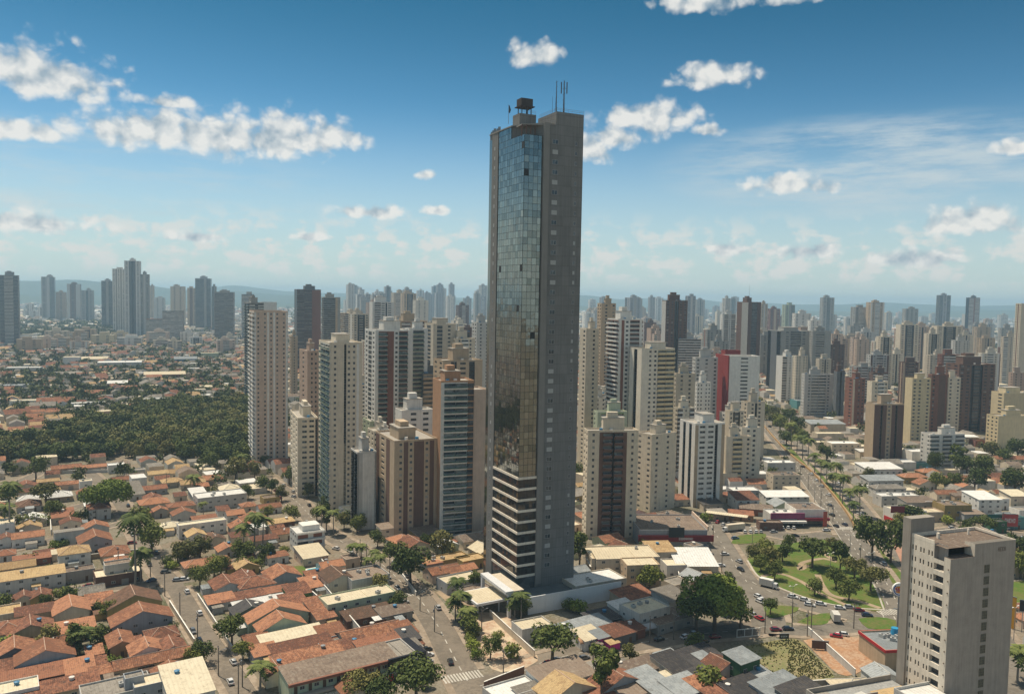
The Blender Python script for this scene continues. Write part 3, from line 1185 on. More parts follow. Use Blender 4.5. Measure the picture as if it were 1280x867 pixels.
# ------------------------------------------------------------------ the glass skyscraper
def skyscraper():
    root = thing('skyscraper', 'very tall dark grey and glass office skyscraper with masts on its roof', 'skyscraper', (1.5, 306, 0))
    ox, oy = 1.5, 306.0

    def L(x, y):
        return Vector((x + 1.9 - ox, y - oy))
    P0, P1, P2, P3, P4, P5 = L(1.5, 306), L(8.6, 309.7), L(24.6, 317.6), L(14, 339), L(-6, 345), L(-12.4, 334)
    PG = L(-8.6, 326.6)        # glass / concrete joint on the left side
    ZK, ZL, ZR = 180.0, 184.6, 190.0
    conc = wall_mat('tower_concrete', COLS['towergrey'], var=0.18, streak=0.30, scale=0.2)
    add_joints(conc, 3.85, 3.2)
    concl = wall_mat('tower_pier', (0.25, 0.235, 0.215), var=0.14, streak=0.16, scale=0.2)
    dk = plain_mat('tower_recess', (0.03, 0.03, 0.03), 0.8)
    # mirror glass
    gm_, t, b = new_mat('mirror_glass')
    geo = t.n('ShaderNodeTexCoord').outputs['Object']
    n = t.noise(geo, 0.08, 4.0, 0.7)
    n2 = t.noise(geo, 0.7, 2.0)
    base = t.mix(n, (0.22, 0.215, 0.19, 1), (0.31, 0.30, 0.265, 1))
    t.l.new(base, b.inputs['Base Color'])
    b.inputs['Metallic'].default_value = 0.92
    b.inputs['Roughness'].default_value = 0.045
    bp = t.n('ShaderNodeBump')
    bp.inputs['Strength'].default_value = 0.35
    bp.inputs['Distance'].default_value = 0.05
    t.l.new(n2, bp.inputs['Height'])
    t.l.new(bp.outputs[0], b.inputs['Normal'])
    mull = plain_mat('mullion', (0.03, 0.035, 0.035), 0.4)
    gl3 = plain_mat('mirror_glass_pale', (0.32, 0.315, 0.28), 0.06, 0.9)
    gl4 = plain_mat('mirror_glass_dark', (0.19, 0.19, 0.17), 0.05, 0.92)
    # core body behind the glass
    body = MB()
    pts = [L(1.9, 306.9), L(8.6, 310.2), P1, P2, P3, P4, P5, L(-8.6, 326.6), L(-8.2, 326.6)]
    ins = [P0 + (P1 - P0).normalized() * 0.5 + (PG - P0).normalized() * 0.5, P1 + Vector((0.0, 0.45)), P1, P2, P3, P4, P5, PG, PG + Vector((0.5, 0.05))]
    body.prism(ins, 0, ZK - 4, 0)
    # upper storeys, notched back at the kink
    v = (P2 - P1).normalized()
    u = Vector((-v.y, v.x))
    up = [P1 + v * 0.0 + u * 0.0, P2, P3, P4, P5, PG, PG + (P0 - PG) * 0.52 + u * 1.0, P1 + u * 8.2 - v * 4]
    body.prism(up, ZK - 4, ZL, 0)
    body.prism([P1 + v * 5.6, P2, P2 + u * 15, P1 + v * 5.6 + u * 15], ZL, ZR, 0)
    body.obj('wall', [conc], root)
    # recessed dark loggia at the top of the kink
    lg = MB()
    q = [P0 + (PG - P0) * 0.50, P0 + (PG - P0) * 0.50 + u * 2.4 + v * 0.6, P1 + u * 2.2, P1 + u * 0.1]
    lg.prism([P0 + v * 0.2 + u * 0.6, P1 + u * 0.6, P1 + u * 1.0, P1 + u * 7.8 - v * 4, PG + (P0 - PG) * 0.55 + u * 0.9], ZK - 4, ZK - 0.4, 0)
    for k in range(5):
        c = P0 + (P1 - P0) * (k / 4.2) + u * 2.4
        lg.tube((c.x, c.y, ZK - 0.4), (c.x, c.y, ZL - 0.5), .22, .22, 6)
    lg.obj('loggia', [wall_mat('loggia_rust', (0.16, 0.09, 0.07))], root)
    rf = MB()
    rf.prism([p * 1.0 for p in (P1 - v * 0.2 - u * 0.3, P1 + v * 5.6 - u * 0.3, P1 + v * 5.6 + u * 15.0, P3 - v * 8, P4, P5 - v * .3, PG - v * .5, PG + (P0 - PG) * 0.52 - v * 0.3)], ZL, ZL + 0.5, 0)
    rf.prism([P1 - v * 7.5 + u * 3.0, P1 - u * 0.28 - v * 0.1, P1 + u * 6, P1 - v * 7 + u * 9], ZL - 0.5, ZL - 0.02, 0)
    rf.obj('roof', [concl], root)
    # corner pier, slightly proud of the right face
    pr = MB()
    A = P1 - u * 0.9 - v * 0.1
    pr.prism([A, A + v * 2.6, A + v * 2.6 + u * 0.88, A + u * 2.2], 6, ZL + 0.6, 0)
    pr.obj('corner_pier', [concl], root)
    # glass faces: every pane leans a hair differently, as real curtain walls do
    FL = 3.85
    zg0, zg1 = 48.5, ZK

    def pane_face(A, B, z0, z1, ncol, seed, gap=0.13):
        mb = MB()
        d = (B - A)
        Ln = d.length
        d = d / Ln
        nrm = Vector((d.y, -d.x))
        rnd = random.Random(seed)
        rows = int(round((z1 - z0) / (FL / 1.5)))
        w, h = Ln / ncol, (z1 - z0) / rows
        for r_ in range(rows):
            for c in range(ncol):
                x0, x1, za, zb = c * w + gap / 2, (c + 1) * w - gap / 2, z0 + r_ * h + gap / 2, z0 + (r_ + 1) * h - gap / 2
                tx, tz = rnd.gauss(0, .008), rnd.gauss(0, .008)
                m = 0
                q_ = rnd.random()
                m = 3 if q_ < .13 else (4 if q_ < .36 else 0)
                if r_ % 2 == 1 and rnd.random() < .022:
                    m = 1
                cs = []
                for (x, z) in ((x0, za), (x1, za), (x1, zb), (x0, zb)):
                    off = 0.06 + tx * (x - (x0 + x1) / 2) + tz * (z - (za + zb) / 2)
                    p = A + d * x + nrm * off
                    cs.append((p.x, p.y, z))
                mb.quad(*cs, m)
        # the mullion grid that carries the panes, set back
        p, q2 = A - nrm * 0.0, B - nrm * 0.0
        mb.quad((p.x, p.y, z0), (q2.x, q2.y, z0), (q2.x, q2.y, z1), (p.x, p.y, z1), 2)
        return mb
    pane_face(PG, P0, zg0, ZK, 11, 5).obj('glass_wall', [gm_, dk, mull, gl3, gl4], root)
    pane_face(PG, P0 + (PG - P0) * 0.50, ZK, ZL, 7, 8).obj('glass_wall', [gm_, dk, mull, gl3, gl4], root)
    pane_face(P0, P1 - v * 0.1, zg0, ZK, 4, 6).obj('glass_wall', [gm_, dk, mull, gl3, gl4], root)
    pane_face(PG, P0, 10.0, zg0, 14, 15, .1).obj('ribbon_glass', [GLASS_RIB, dk, mull, GLASS_RIB, dk], root)
    pane_face(P0, P1 - v * 0.1, 10.0, zg0, 5, 16, .1).obj('ribbon_glass', [GLASS_RIB, dk, mull, GLASS_RIB, dk], root)
    # open vents in the glass
    # white spandrel bands of the lower storeys
    band = wm('hotelwhite')
    zz = zg0
    while zz > 9.5:
        bb = MB()
        for (A, B) in ((PG, P0), (P0, P1)):
            d = (B - A).normalized()
            nr = Vector((d.y, -d.x))
            e = -0.0 if A is PG else 0.0
            A2 = A + nr * 0.35
            B2 = B + nr * 0.35
            if A is PG:
                B2 = B2 + d * 0.22
            else:
                A2 = A2 - d * 0.22 + Vector((0, 0))
            bb.prism([A2, B2, B - nr * 0.01, A - nr * 0.01], zz - 0.47, zz + 0.47, 0)
        bb.obj('spandrel_band', [band], root)
        zz -= 4.3
    base = MB()
    for (A, B) in ((PG, P0), (P0, P1)):
        d = (B - A).normalized()
        nr = Vector((d.y, -d.x))
        base.prism([A + nr * .05, B + nr * .05, B - nr * 0.3, A - nr * 0.3], 0, 10, 0)
    base.obj('lobby_glass', [GLASS[1]], root)
    # left concrete flank with its window column and dark strip
    nl = (P5 - PG).normalized()
    nn = Vector((-nl.y, nl.x))     # outward (towards the left)
    fl = MB()
    a0, a1, a2 = PG + nl * 0.0, PG + nl * 5.6, P5
    fl.prism([a1 + nn * 0.3, a1, a0, a0 + nn * 0.3], 0, ZL + 0.7, 0)
    fl.obj('flank_wall', [wall_mat('flank_concrete', (0.215, 0.205, 0.19), var=.2)], root)
    st = MB()
    st.prism([a2 + nn * 0.12, a2, a1 + nl * 0.05, a1 + nl * 0.05 + nn * 0.12], 0, ZL - 2, 0)
    st.obj('glass_strip', [gm_], root)
    # windows: small left column, and two columns on the right face
    rw = random.Random(3)

    def winobj(w, h):
        wb = MB()
        wb.box(0, -.05, 0, w, 0.0, h, 1)
        wb.quad((.1, -.054, .1), (w / 2 - .05, -.054, .1), (w / 2 - .05, -.054, h - .1), (.1, -.054, h - .1), 0)
        wb.quad((w / 2 + .05, -.054, .1), (w - .1, -.054, .1), (w - .1, -.054, h - .1), (w / 2 + .05, -.054, h - .1), 0)
        return wb
    frames = plain_mat('tower_window_frame', (0.38, 0.38, 0.37), 0.5)
    lights = [GLASS[1], plain_mat('pale_blind', (0.44, 0.44, 0.42), 0.7), GLASS[0]]
    W1 = [winobj(2.4, 1.7).mesh('window', [lights[k], frames]) for k in range(3)]
    W2 = [winobj(0.9, 1.4).mesh('window', [lights[k], frames]) for k in range(3)]
    ang = math.atan2(v.y, v.x)
    angl = math.atan2(-nl.y, -nl.x)
    z = 12.0
    k = 0
    while z < ZL - 6:
        o1 = P1 + v * 4.2 - u * 0.01
        c = rw.choice((0, 0, 1, 1, 2))
        link('window', W1[c], root, (o1.x, o1.y, z), ang)
        if k % 1 == 0:
            o2 = P1 + v * 14.2 - u * 0.01
            link('window', W2[rw.choice((0, 1, 2))], root, (o2.x, o2.y, z + .3), ang)
        o3 = PG + nl * 3.4 + nn * 0.31
        if k % 2 == 0 or True:
            link('window', W2[rw.choice((1, 1, 0))], root, (o3.x, o3.y, z + .2), angl)
        z += FL
        k += 1
    # roof top: tank on legs, lift room, parapet rails, masts
    lr = MB()
    c = P1 - v * 6.2 + u * 8.0
    lr.prism([c, c + v * 7.2, c + v * 7.2 + u * 6, c + u * 6], ZL, ZL + 5.0, 0)
    lr.obj('lift_room', [conc], root)
    tk = MB()
    c2 = c + v * 1.2 + u * 1
    tk.prism([c2, c2 + v * 5.0, c2 + v * 5.0 + u * 4.2, c2 + u * 4.2], ZL + 8.3, ZL + 11.2, 0)
    for (i_, j_) in ((.5, .5), (4.5, .5), (4.5, 3.7), (.5, 3.7), (2.5, .5)):
        q = c2 + v * i_ + u * j_
        tk.tube((q.x, q.y, ZL + 5), (q.x, q.y, ZL + 8.3), .2, .2, 6)
    tk.prism([c2 - v * .6 - u * .6, c2 + v * 5.6 - u * .6, c2 + v * 5.6 + u * 4.8, c2 - v * .6 + u * 4.8], ZL + 7.95, ZL + 8.29, 0)
    tk.obj('water_tank', [wall_mat('tank_dark', (0.07, 0.055, 0.05))], root)
    rl = MB()

    def rail(a, b, z):
        n_ = max(2, int((b - a).length / 1.6))
        for i_ in range(n_ + 1):
            q = a + (b - a) * i_ / n_
            rl.tube((q.x, q.y, z), (q.x, q.y, z + 1.3), .05, .05, 4)
        for hh in (.7, 1.3):
            rl.tube((a.x, a.y, z + hh), (b.x, b.y, z + hh), .05, .05, 4)
    rail(P1 + v * 5.8 + u * .2, P2 + u * .2, ZR)
    rail(P1 + v * 5.8 + u * .2, P1 + v * 5.8 + u * 14, ZR)
    rail(P1 + u * .3, P1 + v * 5.5 + u * .3, ZL + .5)
    rail(c + v * .2, c + v * 7, ZL + 5)
    rail(P5 + v * .4, PG + v * .4, ZL + .5)
    rl.obj('railing', [METAL], root)
    for (q, h, rr) in ((P1 + v * 8.2 + u * 5, 13.0, .22), (P1 + v * 11.6 + u * 5, 13.5, .34)):
        a_ = MB()
        a_.tube((q.x, q.y, ZR), (q.x, q.y, ZR + h), rr, rr * .5, 6)
        for zz in range(2, int(h), 2):
            a_.tube((q.x - .5, q.y, ZR + zz), (q.x + .5, q.y, ZR + zz + .8), .05, .05, 4)
        if rr > .3:
            for dx in (-1.1, 1.1):
                a_.box(q.x + dx - .2, q.y - .15, ZR + h - 5, q.x + dx + .2, q.y + .15, ZR + h - .6)
                a_.tube((q.x, q.y, ZR + h - 3), (q.x + dx, q.y, ZR + h - 3), .06, .06, 4)
        else:
            a_.tube((q.x, q.y, ZR + h - 2), (q.x - 0.4, q.y, ZR), .06, .06, 4)
            a_.tube((q.x - 1.5, q.y, ZR), (q.x - 1.5, q.y, ZR + 7), .1, .05, 4)
        a_.obj('antenna', [plain_mat('mast_dark', (0.09, 0.09, 0.10), .5)], root)
    for k in range(6):
        q = P5 + (PG - P5) * (k / 6) + v * .8
        d_ = MB()
        d_.box(q.x - .5, q.y - .4, ZL + .5, q.x + .5, q.y + .4, ZL + 1.5 + (k % 3) * .5)
        d_.obj('roof_unit', [METAL], root)
    # flag
    fpn = P1 - v * 10.5 + u * 9
    fb = thing('flagpole', 'slender flagpole with a dark furled flag on the skyscraper roof', 'flagpole', (fpn.x + ox, fpn.y + oy, ZL + .5))
    p_ = MB()
    p_.tube((0, 0, 0), (0, 0, 7.5), .10, .06, 6)
    p_.obj('pole', [METAL], fb)
    f_ = MB()
    f_.v = [(0.08, 0, 7.2), (0.35, .1, 7.0), (0.9, -.1, 5.4), (0.5, .2, 4.0), (0.08, 0, 4.4), (0.1, .12, 5.8)]
    f_.f = [(0, 1, 2, 5), (5, 2, 3, 4)]
    f_.mi = [0, 0]
    fo = f_.obj('flag', [plain_mat('flag_dark', (0.03, 0.05, 0.07))], fb)
    sd_ = fo.modifiers.new('s', 'SOLIDIFY')
    sd_.thickness = 0.06
    occ_poly([(p.x + ox, p.y + oy) for p in (P0, P1, P2, P3, P4, P5)], 2)
    return root


def add_joints(m, pz, px_):
    """cladding joints: dark lines every storey and every bay, panels of slightly different tone"""
    t = NT(m.node_tree)
    b = m.node_tree.nodes['Principled BSDF']
    src = b.inputs['Base Color'].links[0].from_socket
    tc = t.n('ShaderNodeTexCoord').outputs['Object']
    sx = t.n('ShaderNodeSeparateXYZ')
    t.l.new(tc, sx.inputs[0])
    along = t.m('ADD', t.m('MULTIPLY', sx.outputs[0], .9), t.m('MULTIPLY', sx.outputs[1], .44))
    uz = t.m('DIVIDE', sx.outputs[2], pz)
    ux = t.m('DIVIDE', along, px_)
    fz = t.m('FRACT', uz)
    fx = t.m('FRACT', ux)
    line = t.m('MAXIMUM', t.m('LESS_THAN', fz, 0.07), t.m('LESS_THAN', fx, 0.045))
    cm = t.n('ShaderNodeCombineXYZ')
    t.put(cm.inputs[0], t.m('FLOOR', ux))
    t.put(cm.inputs[1], t.m('FLOOR', uz))
    wn = t.n('ShaderNodeTexWhiteNoise', noise_dimensions='2D')
    t.l.new(cm.outputs[0], wn.inputs['Vector'])
    f = t.m('ADD', 0.90, t.m('MULTIPLY', wn.outputs['Value'], 0.14))
    f = t.m('MULTIPLY', f, t.m('SUBTRACT', 1.0, t.m('MULTIPLY', line, 0.18)))
    sc = t.n('ShaderNodeVectorMath', operation='SCALE')
    t.put(sc.inputs[0], src)
    t.put(sc.inputs[3], f)
    t.l.new(sc.outputs[0], b.inputs['Base Color'])


GLASS_RIB = glass_mat('ribbon_dark', (0.055, 0.045, 0.04), rough=0.06, metal=0.35, spec=.7, var=.35)
skyscraper()
# ------------------------------------------------------------------ towers one by one: left side
T = tower
# near group between the wooded park and the skyscraper
T(312, 318, 360, 390, 581, 'palepink', 'white', 'bwb', 'anwnananwna', 'pinkish cream slab tower with white piers beside the wooded park', yaw=24, balc=('solid', 'L', 'white'), hero=True, crown='flat')
T(290, 312, 330, 379, 503, 'grey', 'darkgrey', 'bgb', 'bgb', 'grey green-glassed balcony tower just behind the pinkish cream slab tower', yaw=30, balc=('glass', 'L', 'palegrey'), bL=26)
T(398, 411, 452, 430, 640, 'cream', 'white', 'wbb', 'wnwwsnnaw', 'tall cream tower with curved roof room and balconies on its left flank', yaw=24, balc=('glass', 'L', 'palegreen'), hero=True)
T(374, 384, 400, 440, 600, 'pink', 'tan', 'wnw', 'wnnw', 'slim brownish pink tower tucked behind the tall cream tower', yaw=28, hero=False)
T(363, 372, 397, 524, 621, 'cream', 'tan', 'nnn', 'wNNs', 'low cream block with stacked loggias in front of the brownish pink tower', yaw=22, balc=None, hero=True)
T(410, 428, 449, 556, 638, 'palecream', 'cream', 'w', 'wNNw', 'plain cream block with a blank flank at the foot of the tall cream tower', yaw=30, hero=True)
T(438, 446, 470, 567, 663, 'palegrey', 'white', 'ss', 'wama', 'white and grey block with dark slot windows left of the brown-striped block', yaw=26)
T(469, 492, 546, 553, 674, 'tan', 'brown', 'mnmw', 'wnrnaarnrw', 'broad beige and brown striped block facing the main road', yaw=26, hero=True)
T(453, 462, 482, 528, 604, 'palegreen', 'white', 'nn', 'wnbw', 'small pale green block behind the white and grey block', yaw=26, balc=('solid', 'R', 'palegreen'))
T(493, 501, 541, 515, 640, 'white', 'palegrey', 'w', 'wwNwNw', 'white block with a tall blank lift tower behind the striped block', yaw=26)
T(455, 468, 512, 414, 604, 'white', 'redbrown', 'ngn', 'wbranbw', 'tall white and grey tower with one red-brown stripe', yaw=26, balc=('glass', 'R', 'palegrey'))
T(505, 510, 533, 412, 585, 'white', 'palegrey', 'w', 'wbw', 'slim white tower with pale green balconies beside the red-brown striped tower', yaw=26, balc=('glass', 'R', 'palegreen'))
T(529, 540, 568, 406, 560, 'beige', 'palegreen', 'wgw', 'wgwnw', 'beige tower with green glass strips further back', yaw=26)
T(520, 528, 550, 468, 585, 'darkgrey', 'tan', 'w', 'bwn', 'dark narrow tower between the white block and the orange-framed tower', yaw=26, balc=('solid', 'R', 'tan'))
T(539, 549, 590, 478, 672, 'orange', 'white', 'w', 'abbg', 'orange-framed tower with broad white balconies left of the skyscraper', yaw=20, balc=('glass', 'R', 'white'), hero=False, bL=16, crown='core')
T(581, 588, 608, 489, 668, 'palepink', 'teal', 'g', 'w', 'plain blank pink-beige slab right against the skyscraper', yaw=24, crown='flat', bL=14)
T(540, 552, 601, 452, 610, 'tan', 'orange', 'nn', 'wsnsw', 'tan arched-top tower behind the orange-framed tower', yaw=24)
T(562, 567, 592, 424, 560, 'cream', 'white', 'nn', 'wnbnw', 'small cream tower with shaded balconies far behind the arched-top tower', yaw=26, balc=('solid', 'R', 'white'))
T(588, 594, 612, 404, 540, 'palegrey', 'brown', 'nn', 'wnwnw', 'pale grey tower half hidden by the skyscraper', yaw=26)
# middle distance left
T(356, 371, 401, 362, 462, 'darkgrey', 'redbrown', 'gwg', 'bbrra', 'dark grey tower with a red-brown flank and stepped top', yaw=24, balc=('solid', 'R', 'darkgrey'))
T(399, 404, 425, 372, 475, 'grey', 'tan', 'gg', 'gggaw', 'grey tower with a tan edge right of the dark stepped tower', yaw=20)
T(424, 431, 448, 392, 470, 'cream', 'brown', 'bb', 'bnnw', 'cream tower with maroon balconies right of the grey tan-edged tower', yaw=26, balc=('solid', 'L', 'cream'))
T(461, 465, 492, 378, 480, 'white', 'brown', 'ww', 'wbNsNw', 'white tower with brown top floors before the hazy skyline', yaw=24, balc=('solid', 'R', 'white'))
T(490, 497, 533, 402, 530, 'tan', 'redbrown', 'nn', 'wbnbw', 'tan tower with maroon penthouse behind the white and grey tower', yaw=26)
T(362, 364, 372, 421, 500, 'tan', 'cream', 'n', 'wnw', 'narrow tan tower in the gap right of the pinkish slab tower', yaw=26)
T(0, 12, 24, 344, 432, 'bluegrey', 'darkgrey', 'bgb', 'gbg', 'dark blue-grey tower at the very left edge', yaw=28, balc=('solid', 'L', 'grey'))
T(127, 131, 142, 351, 412, 'bluegrey', 'grey', 'gg', 'gag', 'blue-grey tower half behind the big stepped pale tower', yaw=20)
T(141, 143, 157, 336, 418, 'white', 'grey', 'nn', 'nanan', 'left shoulder of the big stepped pale tower', yaw=12)
T(156, 158, 176, 326, 419, 'white', 'darkgrey', 'nn', 'nasan', 'highest middle block of the big stepped pale tower', yaw=12)
T(175, 177, 187, 343, 419, 'grey', 'palegrey', 'bb', 'nan', 'right shoulder of the big stepped pale tower', yaw=12)
T(52, 56, 70, 346, 400, 'grey', 'palegrey', 'gg', 'nag', 'slim grey tower second from the left edge', yaw=20)
T(70, 74, 83, 365, 400, 'tan', 'cream', 'nn', 'wnw', 'short cream tower right of the slim grey tower', yaw=20)
T(84, 89, 101, 355, 401, 'brown', 'palegrey', 'nn', 'anr', 'brown tower with pale left edge among the far left towers', yaw=20)
T(101, 104, 117, 363, 402, 'grey', 'darkgrey', 'nn', 'nsn', 'dark grey low-topped tower right of the brown one far left', yaw=20)
T(187, 190, 193, 357, 400, 'tan', 'white', 'n', 'wnw', 'very thin tan tower just right of the big stepped pale tower', yaw=20)
T(192, 196, 206, 372, 402, 'palegrey', 'white', 'n', 'wnwn', 'pale twin-faced tower seen over the brown building frame', yaw=20)
T(213, 219, 236, 358, 408, 'beige', 'tan', 'nn', 'wnwnw', 'beige tower with a stepped top left of the blue-grey tall tower', yaw=20)
T(234, 238, 246, 360, 409, 'tan', 'brown', 'n', 'wrn', 'narrow brown tower squeezed against the blue-grey tall tower', yaw=20)
T(244, 249, 264, 348, 413, 'bluegrey', 'grey', 'gg', 'ggag', 'blue-grey tall tower with a raised right corner', yaw=20)
T(262, 265, 271, 358, 414, 'grey', 'tan', 'g', 'gn', 'lower grey wing right of the blue-grey tall tower', yaw=20)
T(268, 276, 300, 365, 424, 'concrete', 'brown', 'bb', 'bbbb', 'bare concrete tower still under construction', yaw=18, balc=('solid', 'R', 'concrete'))
T(298, 302, 318, 368, 428, 'concrete', 'darkgrey', 'bb', 'bb', 'second bare concrete frame with an uneven top', yaw=18)
T(323, 326, 346, 378, 470, 'white', 'palegrey', 'w', 'w', 'plain white blank-walled tower behind the pinkish slab tower', yaw=18, crown='flat')
T(182, 184, 216, 399, 424, 'redbrown', 'concrete', 'bb', 'bbbbbb', 'low unfinished reddish frame in front of the stepped pale tower', yaw=10, crown='flat')
T(203, 206, 232, 389, 426, 'darkgrey', 'brown', 'bb', 'bbbbb', 'taller unfinished dark frame behind the reddish one', yaw=10, crown='flat')
# right of the skyscraper, near
T(727, 732, 795, 540, 673, 'cream', 'brown', 'nn', 'wnwrbsbrwnw', 'cream block with brown centre balconies right of the skyscraper', yaw=8, balc=('solid', 'R', 'brown'), hero=True)
T(794, 812, 843, 545, 640, 'cream', 'palecream', 'nwn', 'wnwwnww', 'curved-corner cream block behind the brown-roofed store', yaw=34, hero=True)
T(847, 866, 903, 531, 634, 'white', 'tan', 'wswsw', 'mNNswm', 'white block with brown trim and a curved gable', yaw=16, hero=True)
T(902, 906, 937, 547, 607, 'cream', 'yellow', 'w', 'wwbwn', 'cream block with yellow stair balconies right of the white brown-trimmed block', yaw=12, balc=('solid', 'R', 'yellow'))
T(920, 925, 949, 536, 603, 'palecream', 'white', 'n', 'wnnw', 'low pale cream block behind the yellow-stair block', yaw=12)
T(740, 745, 782, 516, 600, 'palegreen', 'green', 'nw', 'wbabw', 'dull green building with white window bands behind the cream and brown block', yaw=14)
T(783, 798, 839, 437, 598, 'palecream', 'yellow', 'wsw', 'wwnnbb', 'cream tower with yellow balconies in the dense right cluster', yaw=20, balc=('solid', 'R', 'yellow'))
T(755, 768, 799, 400, 590, 'white', 'redbrown', 'bb', 'wanbw', 'white tower with rounded white balconies and a red band', yaw=20, balc=('solid', 'L', 'white'))
T(721, 729, 745, 412, 585, 'cream', 'palegrey', 'wn', 'wwnw', 'cream tower touching the skyscraper on its right', yaw=22)
T(743, 748, 766, 380, 540, 'tan', 'cream', 'nn', 'wnwn', 'tan tower with a pale lift room behind the cream one', yaw=20)
T(824, 829, 856, 376, 500, 'brown', 'palegrey', 'rr', 'nnssnn', 'dark brown tower with pale window grid rising over the centre right', yaw=14)
T(841, 846, 874, 424, 500, 'palegrey', 'brown', 'nn', 'bbb', 'banded brown and white slab below the dark brown tower', yaw=8, balc=('solid', 'R', 'white'), crown='core')
T(862, 866, 894, 448, 560, 'palegrey', 'white', 'nn', 'nwnwn', 'pale mid-rise with rows of windows behind the red and white block', yaw=14)
T(838, 842, 866, 468, 580, 'beige', 'tan', 'nn', 'wnwnw', 'beige mid-rise left of the pale mid-rise', yaw=14)
ob = T(898, 908, 946, 446, 562, 'white', 'red', 'w', 'wwNww', 'white office block with a tall red side wall', yaw=8, hero=False, crown='flat')
_b = MB()
_b.box(-1.0, -0.3, 0, -0.02, 26, ob['tmp_h'] + 1)
_b.obj('side_wall', [wm('red')], ob)
T(899, 903, 922, 439, 548, 'red', 'redbrown', 'w', 'w', 'red fin wall standing behind the white office block', yaw=8, crown='flat', bL=9)
T(898, 901, 917, 393, 470, 'white', 'tan', 'wn', 'wbnb', 'white tower with balconies left of the mast-topped tower', yaw=14)
T(918, 932, 948, 378, 480, 'brown', 'grey', 'wr', 'wgw', 'dark tower carrying a tall lattice mast', yaw=16, crown='mast')
T(957, 973, 1011, 414, 490, 'grey', 'darkgrey', 'srs', 'wnbnw', 'wide grey tower with dark left flank beside the avenue', yaw=8, balc=('solid', 'R', 'grey'))
T(1009, 1013, 1036, 414, 492, 'grey', 'palegrey', 'nn', 'wbww', 'grey twin of the wide tower standing to its right', yaw=8, balc=('solid', 'R', 'grey'))
T(1000, 1004, 1040, 468, 520, 'palegrey', 'white', 'nn', 'wnbbnw', 'pale grey balcony block at the head of the avenue', yaw=4, balc=('solid', 'R', 'palegrey'))
T(1040, 1044, 1054, 464, 523, 'brown', 'darkgrey', 'r', 'rsr', 'narrow dark maroon tower right of the pale grey balcony block', yaw=8)
T(1054, 1064, 1079, 474, 535, 'redbrown', 'cream', 'wn', 'awnn', 'maroon and cream block right of the narrow maroon tower', yaw=12)
T(1079, 1090, 1127, 506, 581, 'tan', 'brown', 'w', 'arsrnrsra', 'brown-striped block with a cream flank standing by the avenue shops', yaw=8, hero=True)
T(1080, 1086, 1106, 478, 570, 'cream', 'white', 'w', 'wnbn', 'cream tower with white bands behind the brown-striped block', yaw=10, balc=('solid', 'R', 'white'))
T(1128, 1137, 1160, 474, 555, 'yellow', 'cream', 'ww', 'nnwn', 'yellowish tower left of the red-brown centre tower', yaw=10)
T(1157, 1161, 1182, 469, 553, 'redbrown', 'brown', 'r', 'nwrrw', 'red-brown tower between two cream ones', yaw=10)
T(1179, 1182, 1197, 473, 553, 'cream', 'tan', 'n', 'nwn', 'narrow cream tower right of the red-brown tower', yaw=10)
T(1178, 1195, 1240, 456, 540, 'brown', 'darkgrey', 'nn', 'nnsgsnn', 'broad dark brown tower with a black glass middle', yaw=10, bL=18)
T(1149, 1161, 1204, 544, 585, 'white', 'palegrey', 'nwn', 'bwbwb', 'low white apartment block in the trees on the right', yaw=10, balc=('solid', 'R', 'palegrey'), hero=True)
T(1231, 1246, 1285, 521, 563, 'yellow', 'cream', 'nnn', 'www', 'low yellow block at the right edge', yaw=10)
T(1236, 1252, 1290, 492, 552, 'yellow', 'cream', 'wn', 'w', 'taller yellow block with a blank flank at the right edge', yaw=10)
T(1263, 1270, 1310, 380, 500, 'cream', 'brown', 'nan', 'wnwnw', 'tall cream tower with a brown cap cut by the right edge', yaw=12)
T(1117, 1123, 1146, 406, 470, 'cream', 'darkgrey', 'w', 'nsgsn', 'cream tower with a dark blue glass centre, the left one of two', yaw=10)
T(1161, 1168, 1200, 408, 478, 'cream', 'darkgrey', 'w', 'nsgsn', 'cream tower with a dark blue glass centre, the right one of two', yaw=10)
T(1061, 1067, 1084, 384, 440, 'grey', 'cream', 'nn', 'nbn', 'grey-cream tower left part of the crowned pair', yaw=12)
T(1080, 1086, 1103, 378, 441, 'tan', 'white', 'wn', 'anbna', 'tan tower with crowned top, right part of the pair', yaw=12)
T(1023, 1027, 1041, 372, 425, 'grey', 'darkgrey', 'nn', 'ngn', 'grey tower with angular top standing over the right skyline', yaw=14)
T(1168, 1172, 1188, 369, 425, 'bluegrey', 'grey', 'gg', 'gng', 'glassy blue-grey tower above the right skyline', yaw=14)
T(1205, 1209, 1225, 372, 425, 'darkgrey', 'redbrown', 'ss', 'bab', 'dark tower tapering to a spire on the right skyline', yaw=14, crown='mast')
T(1126, 1130, 1147, 386, 430, 'grey', 'tan', 'nn', 'nnn', 'low grey tower between the crowned pair and the glassy tower', yaw=14)
T(988, 992, 1012, 392, 450, 'white', 'palegrey', 'nn', 'nwnwn', 'white ribbed tower left of the angular-topped tower', yaw=12)
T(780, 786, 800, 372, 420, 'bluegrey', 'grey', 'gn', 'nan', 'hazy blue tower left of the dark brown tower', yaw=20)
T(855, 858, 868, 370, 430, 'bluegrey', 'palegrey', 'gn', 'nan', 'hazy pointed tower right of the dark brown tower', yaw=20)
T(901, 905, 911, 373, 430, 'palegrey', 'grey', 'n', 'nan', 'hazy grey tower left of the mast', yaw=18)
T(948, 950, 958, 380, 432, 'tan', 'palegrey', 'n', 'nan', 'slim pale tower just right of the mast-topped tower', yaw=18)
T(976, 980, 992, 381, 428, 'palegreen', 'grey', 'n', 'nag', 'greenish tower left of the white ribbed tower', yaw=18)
T(957, 961, 974, 386, 430, 'redbrown', 'tan', 'n', 'nan', 'reddish tower right of the slim pale one', yaw=18)

